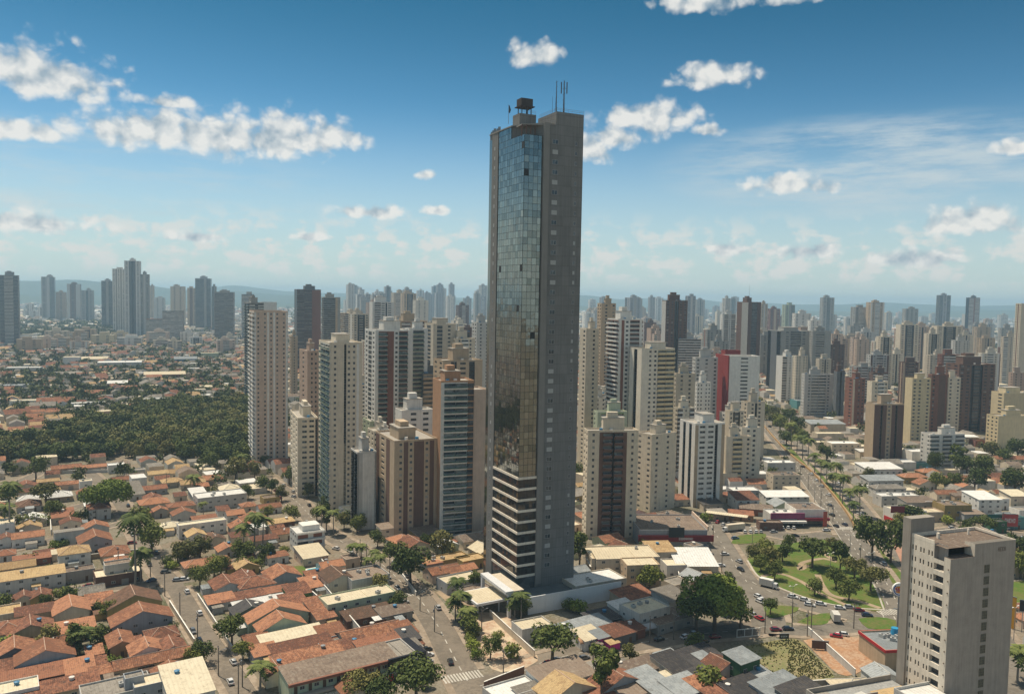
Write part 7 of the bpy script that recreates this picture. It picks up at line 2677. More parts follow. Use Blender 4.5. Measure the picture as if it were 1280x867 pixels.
TL = [
    (290, 809, 6.2, 'umbrella'), (304, 824, 3.4, 'round'), (255, 828, 4.2, 'round'), (246, 833, 3.8, 'round'), (100, 818, 4.2, 'palm'), (96, 820, 3.6, 'col'), (169, 731, 5.4, 'palm', 1.45), (176, 727, 4.4, 'palm', 1.5),
    (250, 733, 4.6, 'round'), (268, 722, 4.8, 'round'), (276, 716, 4.0, 'round'), (222, 702, 4.6, 'round'), (235, 705, 5.6, 'round'), (250, 700, 5.6, 'round'), (190, 690, 7.2, 'round'), (71, 687, 3.8, 'bush'), (80, 686, 3.4, 'bush'), (37, 702, 3.4, 'bush'),
    (74, 750, 3.8, 'bush'), (86, 750, 4.2, 'bush'), (98, 750, 3.8, 'bush'), (112, 747, 3.4, 'bush'), (122, 766, 3.2, 'bush'), (137, 772, 3.4, 'round'), (60, 812, 4.2, 'round'), (133, 820, 2.8, 'bush'), (140, 833, 3.0, 'bush'), (217, 790, 2.6, 'bush'),
    (209, 708, 3.6, 'bush'), (215, 711, 3.0, 'bush'), (130, 643, 13.2, 'giant'), (58, 633, 8.4, 'umbrella'), (45, 600, 8.0, 'round'), (12, 668, 5.6, 'palm', 1.2), (6, 662, 5.0, 'palm', 1.2), (176, 664, 6.6, 'round'), (70, 648, 5.6, 'round'),
    (10, 630, 5.6, 'round'), (28, 658, 4.6, 'bush'), (42, 657, 4.6, 'bush'), (54, 655, 4.0, 'bush'), (95, 652, 4.0, 'bush'), (108, 650, 4.4, 'bush'), (294, 602, 8.0, 'round'), (263, 588, 7.0, 'round'), (318, 600, 6.2, 'round'), (328, 614, 5.0, 'round'), (310, 624, 4.6, 'round'),
    (242, 616, 4.4, 'palm', 1.1), (340, 617, 4.6, 'round'), (352, 626, 4.6, 'olive_'), (232, 577, 6.6, 'round'), (305, 692, 4.4, 'palm'), (318, 690, 4.6, 'palm'), (329, 688, 4.2, 'palm'), (298, 700, 4.6, 'round'), (310, 700, 4.6, 'round'), (320, 712, 4.6, 'bush'), (304, 711, 4.2, 'bush'), (332, 702, 4.4, 'round'),
    (326, 862, 4.0, 'palm'), (520, 880, 8.6, 'umbrella'), (452, 878, 6.0, 'umbrella'), (478, 882, 5.6, 'umbrella'), (495, 706, 6.0, 'round'), (513, 730, 8.8, 'round'), (553, 698, 6.8, 'round'), (536, 692, 5.0, 'round'), (408, 662, 4.4, 'col'), (396, 650, 4.4, 'round'), (402, 664, 3.4, 'palm'), (417, 668, 3.4, 'palm'),
    (472, 684, 4.4, 'round'), (441, 702, 2.8, 'palm'), (452, 703, 2.8, 'palm'), (461, 713, 2.8, 'palm'), (468, 718, 2.8, 'palm'), (475, 725, 2.8, 'palm'), (446, 696, 2.8, 'palm'), (569, 775, 3.8, 'palm'), (576, 779, 3.8, 'palm'), (584, 786, 3.8, 'palm'), (572, 764, 3.4, 'palm'), (588, 795, 4.0, 'round'),
    (591, 812, 3.0, 'bush'), (596, 822, 2.6, 'bush'), (588, 802, 2.6, 'bush'), (593, 740, 3.2, 'col'), (643, 772, 3.4, 'palm'), (651, 775, 3.4, 'palm'), (656, 768, 3.4, 'round'), (690, 829, 8.0, 'umbrella'), (613, 824, 4.2, 'round'), (638, 822, 4.0, 'bush'), (590, 795, 3.2, 'bush'), (622, 800, 2.6, 'bush'),
    (724, 712, 5.6, 'col'), (812, 738, 5.6, 'round'), (752, 880, 5.6, 'col'), (893, 788, 13.8, 'giant'), (870, 790, 8.6, 'umbrella'), (925, 785, 6.0, 'olive_'), (722, 765, 4.0, 'bush'), (712, 763, 3.4, 'bush'), (883, 862, 5.6, 'bush'),
    (943, 704, 4.6, 'round'), (957, 698, 4.8, 'round'), (962, 711, 5.2, 'round'), (978, 702, 4.6, 'olive_'), (968, 724, 4.1, 'olive_'), (951, 714, 4.0, 'round'), (1015, 709, 8.3, 'umbrella'), (1050, 713, 4.5, 'col'), (1068, 724, 6.2, 'umbrella'), (1088, 738, 6.4, 'umbrella'), (1045, 735, 4.5, 'olive_'), (1061, 750, 4.6, 'round'),
    (1018, 744, 3.8, 'round'), (1040, 690, 3.6, 'round'), (986, 686, 3.6, 'round'), (1090, 698, 8.1, 'round', 1.3), (1113, 703, 7.9, 'round', 1.3), (963, 768, 4.0, 'umbrella'), (1137, 656, 6.9, 'umbrella'), (1121, 664, 5.2, 'round'),
    (1026, 603, 4.2, 'palm', 1.15), (1033, 606, 4.2, 'palm', 1.15), (1041, 612, 4.2, 'palm', 1.2), (1044, 617, 4.2, 'palm', 1.2), (1050, 624, 4.2, 'palm', 1.2), (1053, 631, 4.2, 'palm', 1.1), (1062, 638, 4.0, 'palm'), (1074, 645, 4.4, 'palm'), (1010, 581, 4.6, 'palm', 1.1), (1003, 574, 4.6, 'palm', 1.1), (996, 567, 4.6, 'palm', 1.1), (989, 561, 5.0, 'palm', 1.1), (1018, 591, 4.4, 'palm', 1.1), (1066, 652, 3.6, 'palm'),
    (990, 548, 8.4, 'round'), (975, 540, 9.4, 'round'), (966, 531, 9.4, 'round'), (956, 524, 9.0, 'round'), (983, 556, 7.0, 'round'), (1002, 553, 6.6, 'round'), (948, 516, 9.0, 'round'), (985, 527, 8.0, 'round'), (998, 541, 8.0, 'round'),
    (1208, 594, 8.4, 'round'), (1229, 598, 8.4, 'round'), (1196, 591, 6.4, 'col'), (1169, 592, 6.2, 'round', 1.3), (1240, 574, 7.4, 'round'), (1272, 576, 9.0, 'round'), (1218, 615, 8.4, 'round'), (1269, 620, 10.0, 'round'), (1229, 668, 6.4, 'umbrella'), (1170, 612, 6.0, 'olive_'), (1190, 611, 5.6, 'olive_'), (1041, 517, 8.0, 'round'),
    (1272, 854, 4.4, 'palm', 1.25), (1283, 850, 4.4, 'palm', 1.1), (1272, 700, 6.4, 'round'), (1276, 723, 6.4, 'round'), (1150, 665, 5.4, 'round'), (1207, 668, 4.4, 'round'), (1226, 592, 7.0, 'round'), (1255, 582, 7.0, 'round'), (757, 663, 4.2, 'palm'), (766, 665, 4.4, 'palm'), (775, 666, 4.4, 'palm'), (783, 667, 4.4, 'palm'),
    (385, 622, 4.4, 'round'), (375, 613, 5.0, 'round'), (362, 605, 6.0, 'round'), (405, 636, 4.0, 'round'), (430, 661, 4.4, 'round'), (720, 600, 6.0, 'round'), (1033, 575, 6.0, 'round'), (1085, 600, 4.6, 'round'), (880, 620, 5.0, 'bush'), (882, 652, 4.0, 'bush'),
]
for t_ in TL:
    k_ = t_[3]
    hs_ = t_[4] if len(t_) > 4 else 1.0
    tree(t_[0], t_[1], t_[2], 'round' if k_ == 'olive_' else k_, hscale=hs_)
# more crowns between the houses, on ground nothing else has taken
rt = random.Random(31)
n_ = 0
tries_ = 0
fill_t = []
while len(fill_t) < 48 and tries_ < 4000:
    tries_ += 1
    px_, py_ = rt.uniform(0, 1280), 560 + 300 * rt.random()
    if 600 < px_ < 730:
        continue
    p = Wp(px_, py_)
    if p.y > 640 or not rect_free(p.x, p.y, (1, 0), (0, 1), 4, 4, 15):
        continue
    fill_t.append(p)
    tree(0, 0, rt.uniform(2.6, 5.0), rt.choice(['round', 'round', 'bush', 'palm', 'umbrella']), world=(p.x, p.y))
print('trees', len(TREES))


# the wood: nearest crowns one by one, the rest as one mass
def inpoly(x, y, P_):
    c = False
    n = len(P_)
    for i in range(n):
        a_, b_ = P_[i], P_[(i + 1) % n]
        if (a_.y > y) != (b_.y > y) and x < (b_.x - a_.x) * (y - a_.y) / (b_.y - a_.y) + a_.x:
            c = not c
    return c


pts = []
rt = random.Random(8)
minx, maxx = min(p.x for p in wood_w), max(p.x for p in wood_w)
miny, maxy = min(p.y for p in wood_w), max(p.y for p in wood_w)
for _ in range(9000):
    x, y = rt.uniform(minx, maxx), rt.uniform(miny, maxy)
    if not inpoly(x, y, wood_w):
        continue
    if all((x - q[0]) ** 2 + (y - q[1]) ** 2 > 72 for q in pts):
        pts.append((x, y))
pts.sort(key=lambda q: q[1])
NW = max(0, min(85, 292 - len(TREES)))
wood = MB()
wood_n = 0
for k, (x, y) in enumerate(pts):
    R_ = rt.uniform(5.2, 8.2)
    if k < NW:
        tree(0, 0, R_, 'wood', label='dense dark green tree along the near edge of the wood behind the left houses', world=(x, y), group='trees of the wood', hscale=rt.uniform(.9, 1.15))
    else:
        R_ = rt.uniform(5.0, 9.5)
        crown_data(wood, R_, R_ * 1.15, R_ * .9 + rt.uniform(-1, 4.5), 760, .95, k, 'round', x, y)
        mk_ = rt.choice((0, 0, 1, 2))
        wood.mi[wood_n:] = [mk_] * (len(wood.mi) - wood_n)
        wood_n = len(wood.mi)
wo = wood.obj('wood', [leaf_mat('leaf_wood', (0.140, 0.155, 0.045), (0.055, 0.080, 0.022)), leaf_mat('leaf_wood_light', (0.235, 0.220, 0.075), (0.110, 0.120, 0.036)), leaf_mat('leaf_wood_dark', (0.085, 0.105, 0.030), (0.036, 0.054, 0.016))])
wo['kind'] = 'stuff'
print('wood', len(pts))

# scattered greenery of the middle and far distance, one mass
far = MB()
rt = random.Random(17)
cnt = 0
for _ in range(60000):
    if cnt > 5200:
        break
    if cnt < 3900:
        y = 480 + 1900 * rt.random()
    else:
        y = 2200 + 4200 * rt.random()
    x = rt.uniform(-.75, .80) * y
    if y < 2700 and occ_at(x, y) & (7 if y < 700 else 5):
        continue
    left = x < -.1 * y
    if not left and rt.random() < .6 and y < 2200:
        continue
    if y < 640 and rt.random() < .4:
        continue
    k = 1 + max(0, (y - 1500)) / 1800
    R_ = rt.uniform(3.0, 6.5) * k
    n = 26 if y > 1200 else 90
    crown_data(far, R_, R_ * 1.1, R_ * .8, n, R_ * (.34 if y > 1200 else .2), cnt, 'round', x, y)
    cnt += 1
# thicker belts where the photograph shows them
for (x0, x1, y0, y1, n_b, rr_) in ((20, 145, 403, 420, 420, 11), (0, 290, 430, 500, 620, 7.5), (140, 330, 424, 446, 120, 6), (20, 160, 425, 470, 200, 5.5), (120, 300, 452, 492, 240, 5.5), (430, 600, 402, 416, 120, 9), (600, 1000, 400, 420, 160, 9), (0, 290, 496, 520, 150, 6), (810, 870, 425, 445, 60, 7)):
    for _ in range(n_b):
        p = Wp(rt.uniform(x0, x1), rt.uniform(y0, y1))
        if p.y < 2700 and occ_at(p.x, p.y) & 3:
            continue
        R_ = rt.uniform(.6, 1.1) * rr_
        crown_data(far, R_, R_ * 1.0, R_ * .7, 40, R_ * .34, cnt, 'round', p.x, p.y)
        cnt += 1
fo_ = far.obj('distant_woods', [leaf_mat('leaf_far', (0.100, 0.112, 0.034), (0.045, 0.06, 0.018))])
fo_['kind'] = 'stuff'
# weeds on the vacant lot
wd = MB()
vl = [Wp(x, y) for x, y in [(889, 815), (940, 806), (994, 798), (1020, 820), (1043, 846), (1000, 850), (962, 847), (930, 838)]]
for _ in range(3200):
    x, y = rt.uniform(min(p.x for p in vl), max(p.x for p in vl)), rt.uniform(min(p.y for p in vl), max(p.y for p in vl))
    if inpoly(x, y, vl):
        u_ = Pj((x, y, 0))
        if 905 < u_[0] < 985 and 808 < u_[1] < 838 and rt.random() < .85:
            continue
        h_ = rt.uniform(.25, .6)
        a_ = rt.uniform(0, 6.28)
        for q in range(3):
            d_ = Vector((math.cos(a_ + q * 2), math.sin(a_ + q * 2), 0)) * .22
            wd.quad(Vector((x, y, .1)) - d_, Vector((x, y, .1)) + d_, Vector((x, y, h_)) + d_ * .8, Vector((x, y, h_ * .8)) - d_ * .7)
wdo = wd.obj('weeds', [leaf_mat('leaf_weed', (0.30, 0.28, 0.13), (0.18, 0.20, 0.07))])
wdo['kind'] = 'stuff'

# ------------------------------------------------------------------ vehicles
CARC = {'white': (0.70, 0.70, 0.69), 'silver': (0.42, 0.43, 0.44), 'black': (0.018, 0.018, 0.02), 'red': (0.42, 0.02, 0.03), 'darkred': (0.20, 0.012, 0.025), 'grey': (0.14, 0.145, 0.15), 'navy': (0.025, 0.035, 0.08), 'blue': (0.10, 0.18, 0.28), 'yellow': (0.6, 0.4, 0.03)}
CARG = plain_mat('car_glass', (0.02, 0.025, 0.03), .08, spec=.8)
HL = plain_mat('headlamp', (0.7, 0.7, 0.68), .2)
TLm = plain_mat('tail_lamp', (0.35, 0.01, 0.01), .3)
_cars = {}


def car_meshes(col):
    if col in _cars:
        return _cars[col]
    paint = plain_mat('paint_' + col, CARC[col], .35, 0.0, .5, .6)
    b = MB()
    # body from cross sections along the length (x), rounded sill and shoulder
    secs = [(-2.1, .45, .72, .78), (-2.02, .32, .86, .84), (-1.2, .25, .92, .86), (0, .25, .93, .87), (1.2, .25, .86, .86), (1.95, .3, .74, .80), (2.12, .42, .62, .70)]
    for (x, zl, zh, hw) in secs:
        b.v += [(x, -hw * .92, zl), (x, -hw, (zl + zh) / 2), (x, -hw * .93, zh), (x, hw * .93, zh), (x, hw, (zl + zh) / 2), (x, hw * .92, zl)]
    for i in range(len(secs) - 1):
        for k in range(6):
            k2 = (k + 1) % 6
            b.f.append((6 * i + k, 6 * i + k2, 6 * i + 6 + k2, 6 * i + 6 + k))
            b.mi.append(0)
    b.f += [tuple(range(5, -1, -1)), tuple(range(6 * len(secs) - 6, 6 * len(secs)))]
    b.mi += [0, 0]
    # roof panel
    b.box(-1.25, -.60, 1.40, .45, .60, 1.45)
    body = b.mesh('body', [paint])
    g_ = MB()
    lo, hi = .90, 1.41
    P0 = [(-1.85, -.76, lo), (1.15, -.76, lo), (1.15, .76, lo), (-1.85, .76, lo)]
    P1 = [(-1.30, -.60, hi), (.48, -.60, hi), (.48, .60, hi), (-1.30, .60, hi)]
    for k in range(4):
        k2 = (k + 1) % 4
        g_.quad(P0[k], P0[k2], P1[k2], P1[k])
    g_.quad(*P1)
    gl = g_.mesh('window', [CARG])
    w_ = MB()
    w_.tube((0, -.1, 0), (0, .1, 0), .31, .31, 12)
    wh = w_.mesh('wheel', [RUBBER])
    h_ = MB()
    h_.box(-.05, -.16, -.07, .05, .16, .07)
    hl = h_.mesh('headlight', [HL])
    tl_ = h_.mesh('tail_light', [TLm])
    _cars[col] = (body, gl, wh, hl, tl_)
    return _cars[col]


CARS = []


def car(px, py, hd, col, world=None, z=0.06):
    """hd: heading in degrees from +X"""
    p = Wp(px, py, .6) if world is None else Vector((*world, 0))
    root = thing('car', '%s car' % {'darkred': 'dark red', 'navy': 'dark blue'}.get(col, col), 'car', (p.x, p.y, z), math.radians(hd))
    root['tmp_auto'] = 1
    body, gl, wh, hl, tl_ = car_meshes(col)
    link('body', body, root)
    link('window', gl, root)
    for (x, y) in ((1.3, .74), (1.3, -.74), (-1.3, .74), (-1.3, -.74)):
        link('wheel', wh, root, (x, y, .31))
    for y in (.55, -.55):
        link('headlight', hl, root, (2.08, y, .62))
        link('tail_light', tl_, root, (-2.08, y, .70))
    CARS.append(root)
    return root


A_V, A_U, A_A = 33, 123, 101
CL = [
    (906, 692, 10, 'white'), (924, 701, 110, 'silver'), (926, 711, -70, 'black'), (948, 745, -60, 'white'), (950, 751, -60, 'white'), (940, 767, 120, 'silver'), (949, 772, 118, 'red'), (970, 786, 5, 'darkred'), (985, 785, 3, 'black'),
    (991, 745, -28, 'white'), (1006, 749, -26, 'white'), (1012, 755, -24, 'white'), (1026, 754, -20, 'white'), (1050, 759, -8, 'white'), (1062, 758, -6, 'silver'), (1074, 762, -6, 'darkred'), (1084, 768, -8, 'navy'),
    (1045, 794, 160, 'red'), (1053, 792, 160, 'white'), (1033, 662, 10, 'white'), (994, 669, 5, 'black'), (1045, 657, 100, 'black'), (1056, 655, 100, 'navy'), (919, 672, 20, 'blue'), (967, 664, 15, 'silver'),
    (931, 664, 80, 'white'), (938, 664, 80, 'white'), (945, 664, 80, 'white'), (951, 664, 80, 'silver'), (971, 659, 80, 'white'), (978, 659, 80, 'white'), (985, 659, 80, 'white'), (992, 659, 80, 'white'), (881, 682, 30, 'silver'), (884, 687, 30, 'grey'),
    (879, 677, 30, 'white'), (887, 692, 30, 'grey'), (901, 706, 5, 'white'), (824, 798, 33, 'black'), (1036, 618, 105, 'white'), (1037, 631, 104, 'grey'), (1040, 643, 102, 'black'), (1027, 607, 108, 'silver'), (1014, 592, 112, 'white'), (1003, 583, 114, 'black'), (1020, 600, 108, 'white'),
    (535, 818, 33, 'white'), (534, 826, 33, 'silver'), (535, 838, 33, 'white'), (533, 811, 33, 'black'), (288, 851, 120, 'white'), (309, 795, 33, 'black'), (442, 682, 150, 'black'), (420, 685, 150, 'white'), (505, 752, 33, 'silver'), (207, 714, 20, 'grey'), (230, 723, 15, 'white'), (222, 724, 15, 'silver'),
    (696, 824, 30, 'silver'), (686, 828, 30, 'darkred'), (866, 803, 33, 'grey'), (857, 795, 33, 'white'), (868, 791, 33, 'silver'), (1190, 659, 10, 'white'), (1228, 665, 5, 'black'), (1257, 660, 5, 'white'), (1277, 672, 80, 'silver'), (345, 613, 140, 'darkred'), (355, 618, 140, 'red'), (340, 606, 140, 'white'),
    (367, 620, 140, 'silver'), (349, 622, 140, 'darkred'), (483, 722, 33, 'silver'), (30, 641, 60, 'white'), (36, 636, 60, 'silver'), (165, 678, 20, 'darkred'), (880, 801, 33, 'black'), (1075, 642, 105, 'white'), (1088, 656, 105, 'silver'), (1060, 622, 108, 'silver'), (911, 654, 60, 'grey'), (904, 655, 60, 'white'),
    (897, 652, 60, 'red'), (1104, 704, 100, 'silver'), (1048, 604, 110, 'white'), (1040, 598, 110, 'yellow'), (978, 552, 112, 'white'), (962, 533, 112, 'black'), (985, 560, 112, 'silver'), (510, 765, 33, 'black'), (563, 826, 104, 'black'),
]
for c_ in CL:
    car(*c_)


rc_ = random.Random(4)
for (line, wd, lo_, hi_) in ((left_l, 7.4, 20, 320), (main_l, 10.5, 90, 420), (cross_l, 6.5, 10, 150), (front_l, 11, 40, 150)):
    s__ = 0
    nxt = lo_
    for i in range(len(line) - 1):
        s__ += (line[i + 1] - line[i]).length
        if s__ > nxt and s__ < hi_:
            d_ = (line[i + 1] - line[i]).normalized()
            sg = rc_.choice((1, -1))
            q = line[i] + Vector((-d_.y, d_.x)) * sg * (wd / 2 - 1.1)
            nxt = s__ + rc_.uniform(9, 30)
            if any((q - Vector(c_.location[:2])).length < 6 for c_ in CARS):
                continue
            car(0, 0, math.degrees(math.atan2(d_.y, d_.x)) + (180 if sg > 0 else 0), rc_.choice(['white', 'white', 'silver', 'silver', 'black', 'grey', 'darkred', 'navy']), world=(q.x, q.y))


def truck(px, py, hd, col, label, Lb=6.0, hb=2.7, name='truck'):
    p = Wp(px, py, 1.0)
    root = thing(name, label, 'truck', (p.x, p.y, .06), math.radians(hd))
    root['tmp_auto'] = 0
    m_ = MB()
    m_.box(-Lb / 2 - 1, -1.2, .85, Lb / 2 - 1, 1.2, .85 + hb)
    for k in range(int(Lb)):
        m_.box(-Lb / 2 - .8 + k, -1.23, .95, -Lb / 2 - .72 + k, -1.201, .75 + hb)
    m_.obj('cargo_box', [wm(col)], root)
    m_ = MB()
    x0 = Lb / 2 - .8
    m_.v = [(x0, -1.1, .5), (x0 + 1.9, -1.1, .5), (x0 + 1.9, -1.1, 1.4), (x0 + 1.5, -1.05, 2.4), (x0, -1.05, 2.5), (x0, 1.1, .5), (x0 + 1.9, 1.1, .5), (x0 + 1.9, 1.1, 1.4), (x0 + 1.5, 1.05, 2.4), (x0, 1.05, 2.5)]
    m_.f = [(0, 1, 2, 3, 4), (9, 8, 7, 6, 5), (1, 6, 7, 2), (3, 8, 9, 4), (2, 7, 8, 3), (0, 5, 6, 1), (4, 9, 5, 0)]
    m_.mi = [0, 0, 0, 0, 1 * 0, 0, 0]
    m_.obj('cab', [plain_mat('paint_white', CARC['white'], .35, 0, .5, .6)], root)
    m_ = MB()
    m_.quad((x0 + 1.88, -.95, 1.45), (x0 + 1.88, .95, 1.45), (x0 + 1.53, .9, 2.33), (x0 + 1.53, -.9, 2.33))
    for v_ in range(len(m_.v)):
        m_.v[v_] = (m_.v[v_][0] + .04, m_.v[v_][1], m_.v[v_][2])
    m_.obj('windscreen', [CARG], root)
    m_ = MB()
    m_.tube((0, -.14, 0), (0, .14, 0), .48, .48, 12)
    wh = m_.mesh('wheel', [RUBBER])
    for x in (x0 + 1.0, -Lb / 2 + .2, -Lb / 2 + 1.4):
        for y in (-1.02, 1.02):
            link('wheel', wh, root, (x, y, .48))
    m_ = MB()
    m_.box(-Lb / 2, -.5, .5, x0, .5, .85)
    m_.obj('chassis', [RUBBER], root)
    return root


truck(961, 731, -38, 'white', 'white box truck driving round the park', 5.5, 2.7)
truck(917, 661, 200, 'beige', 'long beige truck parked by the shops above the park', 10.5, 2.9)
truck(1044, 772, 80, 'palegrey', 'small boxy grey truck beside the traffic island', 4.5, 2.6)

# ------------------------------------------------------------------ utility poles and street lamps
_p = MB()
_p.tube((0, 0, 0), (0, 0, 9.6), .20, .13, 8)
POLE = _p.mesh('pole', [WOODP])
_p = MB()
_p.box(-1.1, -.06, 8.9, 1.1, .06, 9.05)
_p.box(-.8, -.05, 7.6, .8, .05, 7.72)
ARM = _p.mesh('crossarm', [WOODP])
_p = MB()
for x in (-1.0, -.35, .35, 1.0):
    _p.tube((x, 0, 9.05), (x, 0, 9.32), .07, .05, 6)
INS = _p.mesh('insulator', [wm('palegrey')])
_p = MB()
_p.tube((.35, .3, 7.0), (.35, .3, 8.0), .32, .32, 10)
TRF = _p.mesh('transformer', [METAL])
_p = MB()
_p.tube((0, 0, 7.4), (0, -1.8, 8.1), .05, .04, 6)
_p.box(-.16, -2.5, 8.02, .16, -1.75, 8.16)
LMP = _p.mesh('lamp_arm', [METAL])
POLES = [(188, 721, 1), (206, 745, 0), (225, 772, 1), (247, 801, 0), (273, 844, 1), (298, 867, 0), (525, 763, 1), (543, 789, 0), (487, 721, 1), (458, 706, 0), (450, 700, 0), (602, 789, 1), (741, 835, 1), (629, 849, 1), (902, 714, 0), (891, 680, 0),
         (990, 783, 1), (1014, 784, 0), (1067, 785, 1), (956, 791, 0), (1009, 795, 0), (927, 791, 0), (842, 799, 1), (1000, 600, 1), (1010, 612, 0), (1026, 633, 1), (1041, 652, 0), (882, 640, 1), (852, 661, 0), (1253, 662, 1), (1200, 660, 0), (29, 665, 1), (120, 650, 1), (148, 716, 0), (303, 858, 0), (208, 610, 1), (22, 620, 0), (1075, 706, 0), (812, 803, 0)]
for (x, y, t_) in POLES:
    p = Wp(x, y)
    root = thing('utility_pole', 'utility pole', 'utility pole', (p.x, p.y, 0), math.radians(33 + (90 if t_ else 60)))
    root['tmp_auto'] = 1
    link('pole', POLE, root)
    link('crossarm', ARM, root)
    link('insulator', INS, root)
    if t_:
        link('lamp_arm', LMP, root)
    elif x % 2:
        link('transformer', TRF, root)
_p = MB()
_p.tube((0, 0, 0), (0, 0, 12), .14, .08, 8)
LP = _p.mesh('pole', [METAL])
_p = MB()
_p.tube((0, 0, 11.8), (1.6, 0, 12.3), .06, .05, 6)
_p.tube((0, 0, 11.8), (-1.6, 0, 12.3), .06, .05, 6)
_p.box(1.3, -.2, 12.2, 2.2, .2, 12.4)
_p.box(-2.2, -.2, 12.2, -1.3, .2, 12.4)
LH = _p.mesh('lamp_head', [wm('white')])
for (x, y) in ((1035, 655), (1018, 628), (994, 600), (1062, 700), (990, 771), (1037, 726), (975, 560), (958, 540), (1088, 725), (940, 690), (1267, 800), (1245, 770)):
    p = Wp(x, y)
    root = thing('street_lamp', 'double-headed street lamp', 'street lamp', (p.x, p.y, 0), math.radians(30))
    root['tmp_auto'] = 1
    link('pole', LP, root)
    link('lamp_head', LH, root)
# ------------------------------------------------------------------ labels that single out
bpy.context.view_layer.update()
LAND = [('pinkish cream slab tower', 336, 560), ('wood', 150, 560), ('huge tree on the left', 125, 615), ('white modern flat-roofed house', 275, 617), ('white three-storey corner block', 382, 670),
        ('turquoise pool', 392, 714), ('long pale green building', 447, 743), ('long two-storey row', 424, 829), ('cream sheet roof at the bottom', 233, 852), ('tan-roofed warehouse', 34, 716), ('flat-roofed corner shop', 147, 712),
        ('long cream shed roof', 364, 793), ('skyscraper', 650, 720), ('entrance frame', 625, 735), ('long white wall', 716, 750), ('round street tree by the plaza', 690, 805), ('brown-roofed store', 833, 653), ('beige office with cream roof', 785, 690),
        ('huge spreading tree', 890, 750), ('vacant lot', 965, 825), ('park centre', 1010, 712), ('traffic island', 965, 765), ('shop with the maroon band', 979, 645), ('avenue crossing', 1052, 660), ('hotel block', 1190, 760), ('burger restaurant', 1110, 800),
        ('maroon billboard', 1121, 625), ('low white apartment block', 1175, 560), ('brown-striped block', 1104, 545), ('two right-hand billboards', 1252, 645), ('white brown-trimmed block', 875, 590), ('wide grey tower', 985, 460), ('left street bend', 215, 725),
        ('main road crossing', 520, 742), ('zebra crossing at the bottom', 580, 846), ('dark green shed', 928, 822), ('orange-framed tower', 570, 580), ('broad striped block', 510, 610), ('palm row of the avenue', 1045, 620), ('white industrial hall', 155, 452), ('tall palm on the left', 168, 690), ('left tree in the street', 286, 785), ('plaza', 630, 800)]


def place(px, py, skip=None):
    best = min(LAND, key=lambda L_: (L_[1] - px) ** 2 + ((L_[2] - py) * 1.6) ** 2)
    dx, dy = px - best[1], (py - best[2]) * 1.6
    if abs(dx) < 14 and abs(dy) < 14:
        rel = 'close beside the'
    elif abs(dx) > abs(dy):
        rel = ('right of the' if dx > 0 else 'left of the')
    else:
        rel = ('in front of the' if dy > 0 else 'behind the')
    return rel + ' ' + best[0]


ORD = ['', 'first', 'second', 'third', 'fourth', 'fifth', 'sixth', 'seventh', 'eighth', 'ninth', 'tenth', 'eleventh', 'twelfth', 'thirteenth', 'fourteenth', 'fifteenth', 'sixteenth', 'seventeenth', 'eighteenth', 'nineteenth', 'twentieth']
NUM = ['', 'one', 'two', 'three', 'four', 'five', 'six', 'seven', 'eight', 'nine', 'ten', 'eleven', 'twelve', 'thirteen', 'fourteen', 'fifteen', 'sixteen', 'seventeen', 'eighteen', 'nineteen', 'twenty']
SHORT = {'bluegrey': 'blue-grey', 'palegrey': 'pale grey', 'palegreen': 'pale green', 'palepink': 'pale pink', 'darkgrey': 'dark grey', 'redbrown': 'red-brown', 'darkgreen': 'dark green', 'palecream': 'pale cream'}
auto = [o for o in THINGS if o.get('tmp_auto')]
scr = {}
for o in THINGS:
    if 'tmp_px' in o:
        scr[o.name] = (o['tmp_px'], o['tmp_py'])
    else:
        scr[o.name] = Pj(o.matrix_world.translation + Vector((0, 0, 2)))
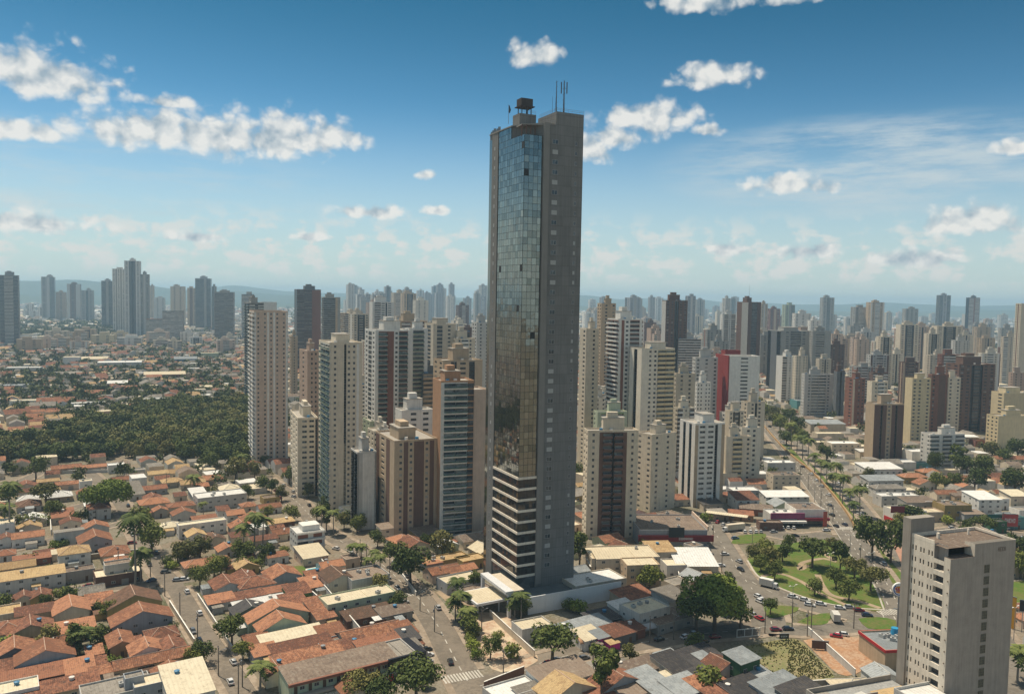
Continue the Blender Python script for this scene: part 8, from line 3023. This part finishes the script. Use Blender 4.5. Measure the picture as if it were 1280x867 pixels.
for o in auto:
    px_, py_ = scr[o.name]
    L_ = o['label']
    for a_, b_ in SHORT.items():
        L_ = L_.replace(a_, b_)
    L_ = L_.replace('shed house', 'house').replace('pale  ', 'pale ')
    if o.name.startswith(('tree', 'bush', 'palm')):
        sz = o.scale[2]
        if 'large' not in L_ and 'low' not in L_:
            hgt = sz * 8
            if hgt > 12:
                L_ = 'tall ' + L_
            elif hgt < 6:
                L_ = 'small ' + L_
    o['label'] = L_ + ' ' + place(px_, py_)
seen = {}
for o in THINGS:
    if o['label'].startswith('dense dark green tree along the near edge'):
        continue
    seen.setdefault(o['label'], []).append(o)
for L_, os_ in list(seen.items()):
    if len(os_) < 2:
        continue
    os_.sort(key=lambda o: scr[o.name][0])
    n = len(os_)
    for k, o in enumerate(os_):
        if n == 2:
            w_ = 'left one of two' if k == 0 else 'right one of two'
        elif n <= 20:
            w_ = ('leftmost' if k == 0 else ('rightmost' if k == n - 1 else ORD[k + 1] + ' from left')) + ' of ' + NUM[n]
        else:
            w_ = ('%dth from left of %d' % (k + 1, n))
        o['label'] = L_ + ', ' + w_
for o in THINGS:
    if len(o['label'].replace(',', ' ').split()) > 16:
        w0 = o['label']
        for c_ in ('with ',):
            i_ = w0.find(' with ')
            j_ = w0.find(' walls ')
            if i_ > 0 and j_ > i_:
                w0 = w0[:i_] + w0[j_ + 6:]
        if len(w0.replace(',', ' ').split()) > 16:
            w0 = w0.replace(' leafy', '').replace(' green', '', 1)
        if any(q['label'] == w0 for q in THINGS):
            w0 = w0.replace(' of ', ' among ', 1)
        o['label'] = w0
GRP = {'house': 'houses of the low quarter', 'building': 'low buildings', 'tree': 'street and garden trees', 'palm': 'palm trees', 'bush': 'garden bushes', 'car': 'cars on the streets', 'utility pole': 'utility poles along the streets',
       'street lamp': 'street lamps', 'tower': 'apartment towers', 'truck': 'trucks', 'billboard': 'billboards', 'awning': 'shop awnings'}
for o in THINGS:
    if 'group' not in o and o['category'] in GRP:
        o['group'] = GRP[o['category']]
    for k in ('tmp_auto', 'tmp_px', 'tmp_py', 'tmp_h'):
        if k in o:
            del o[k]
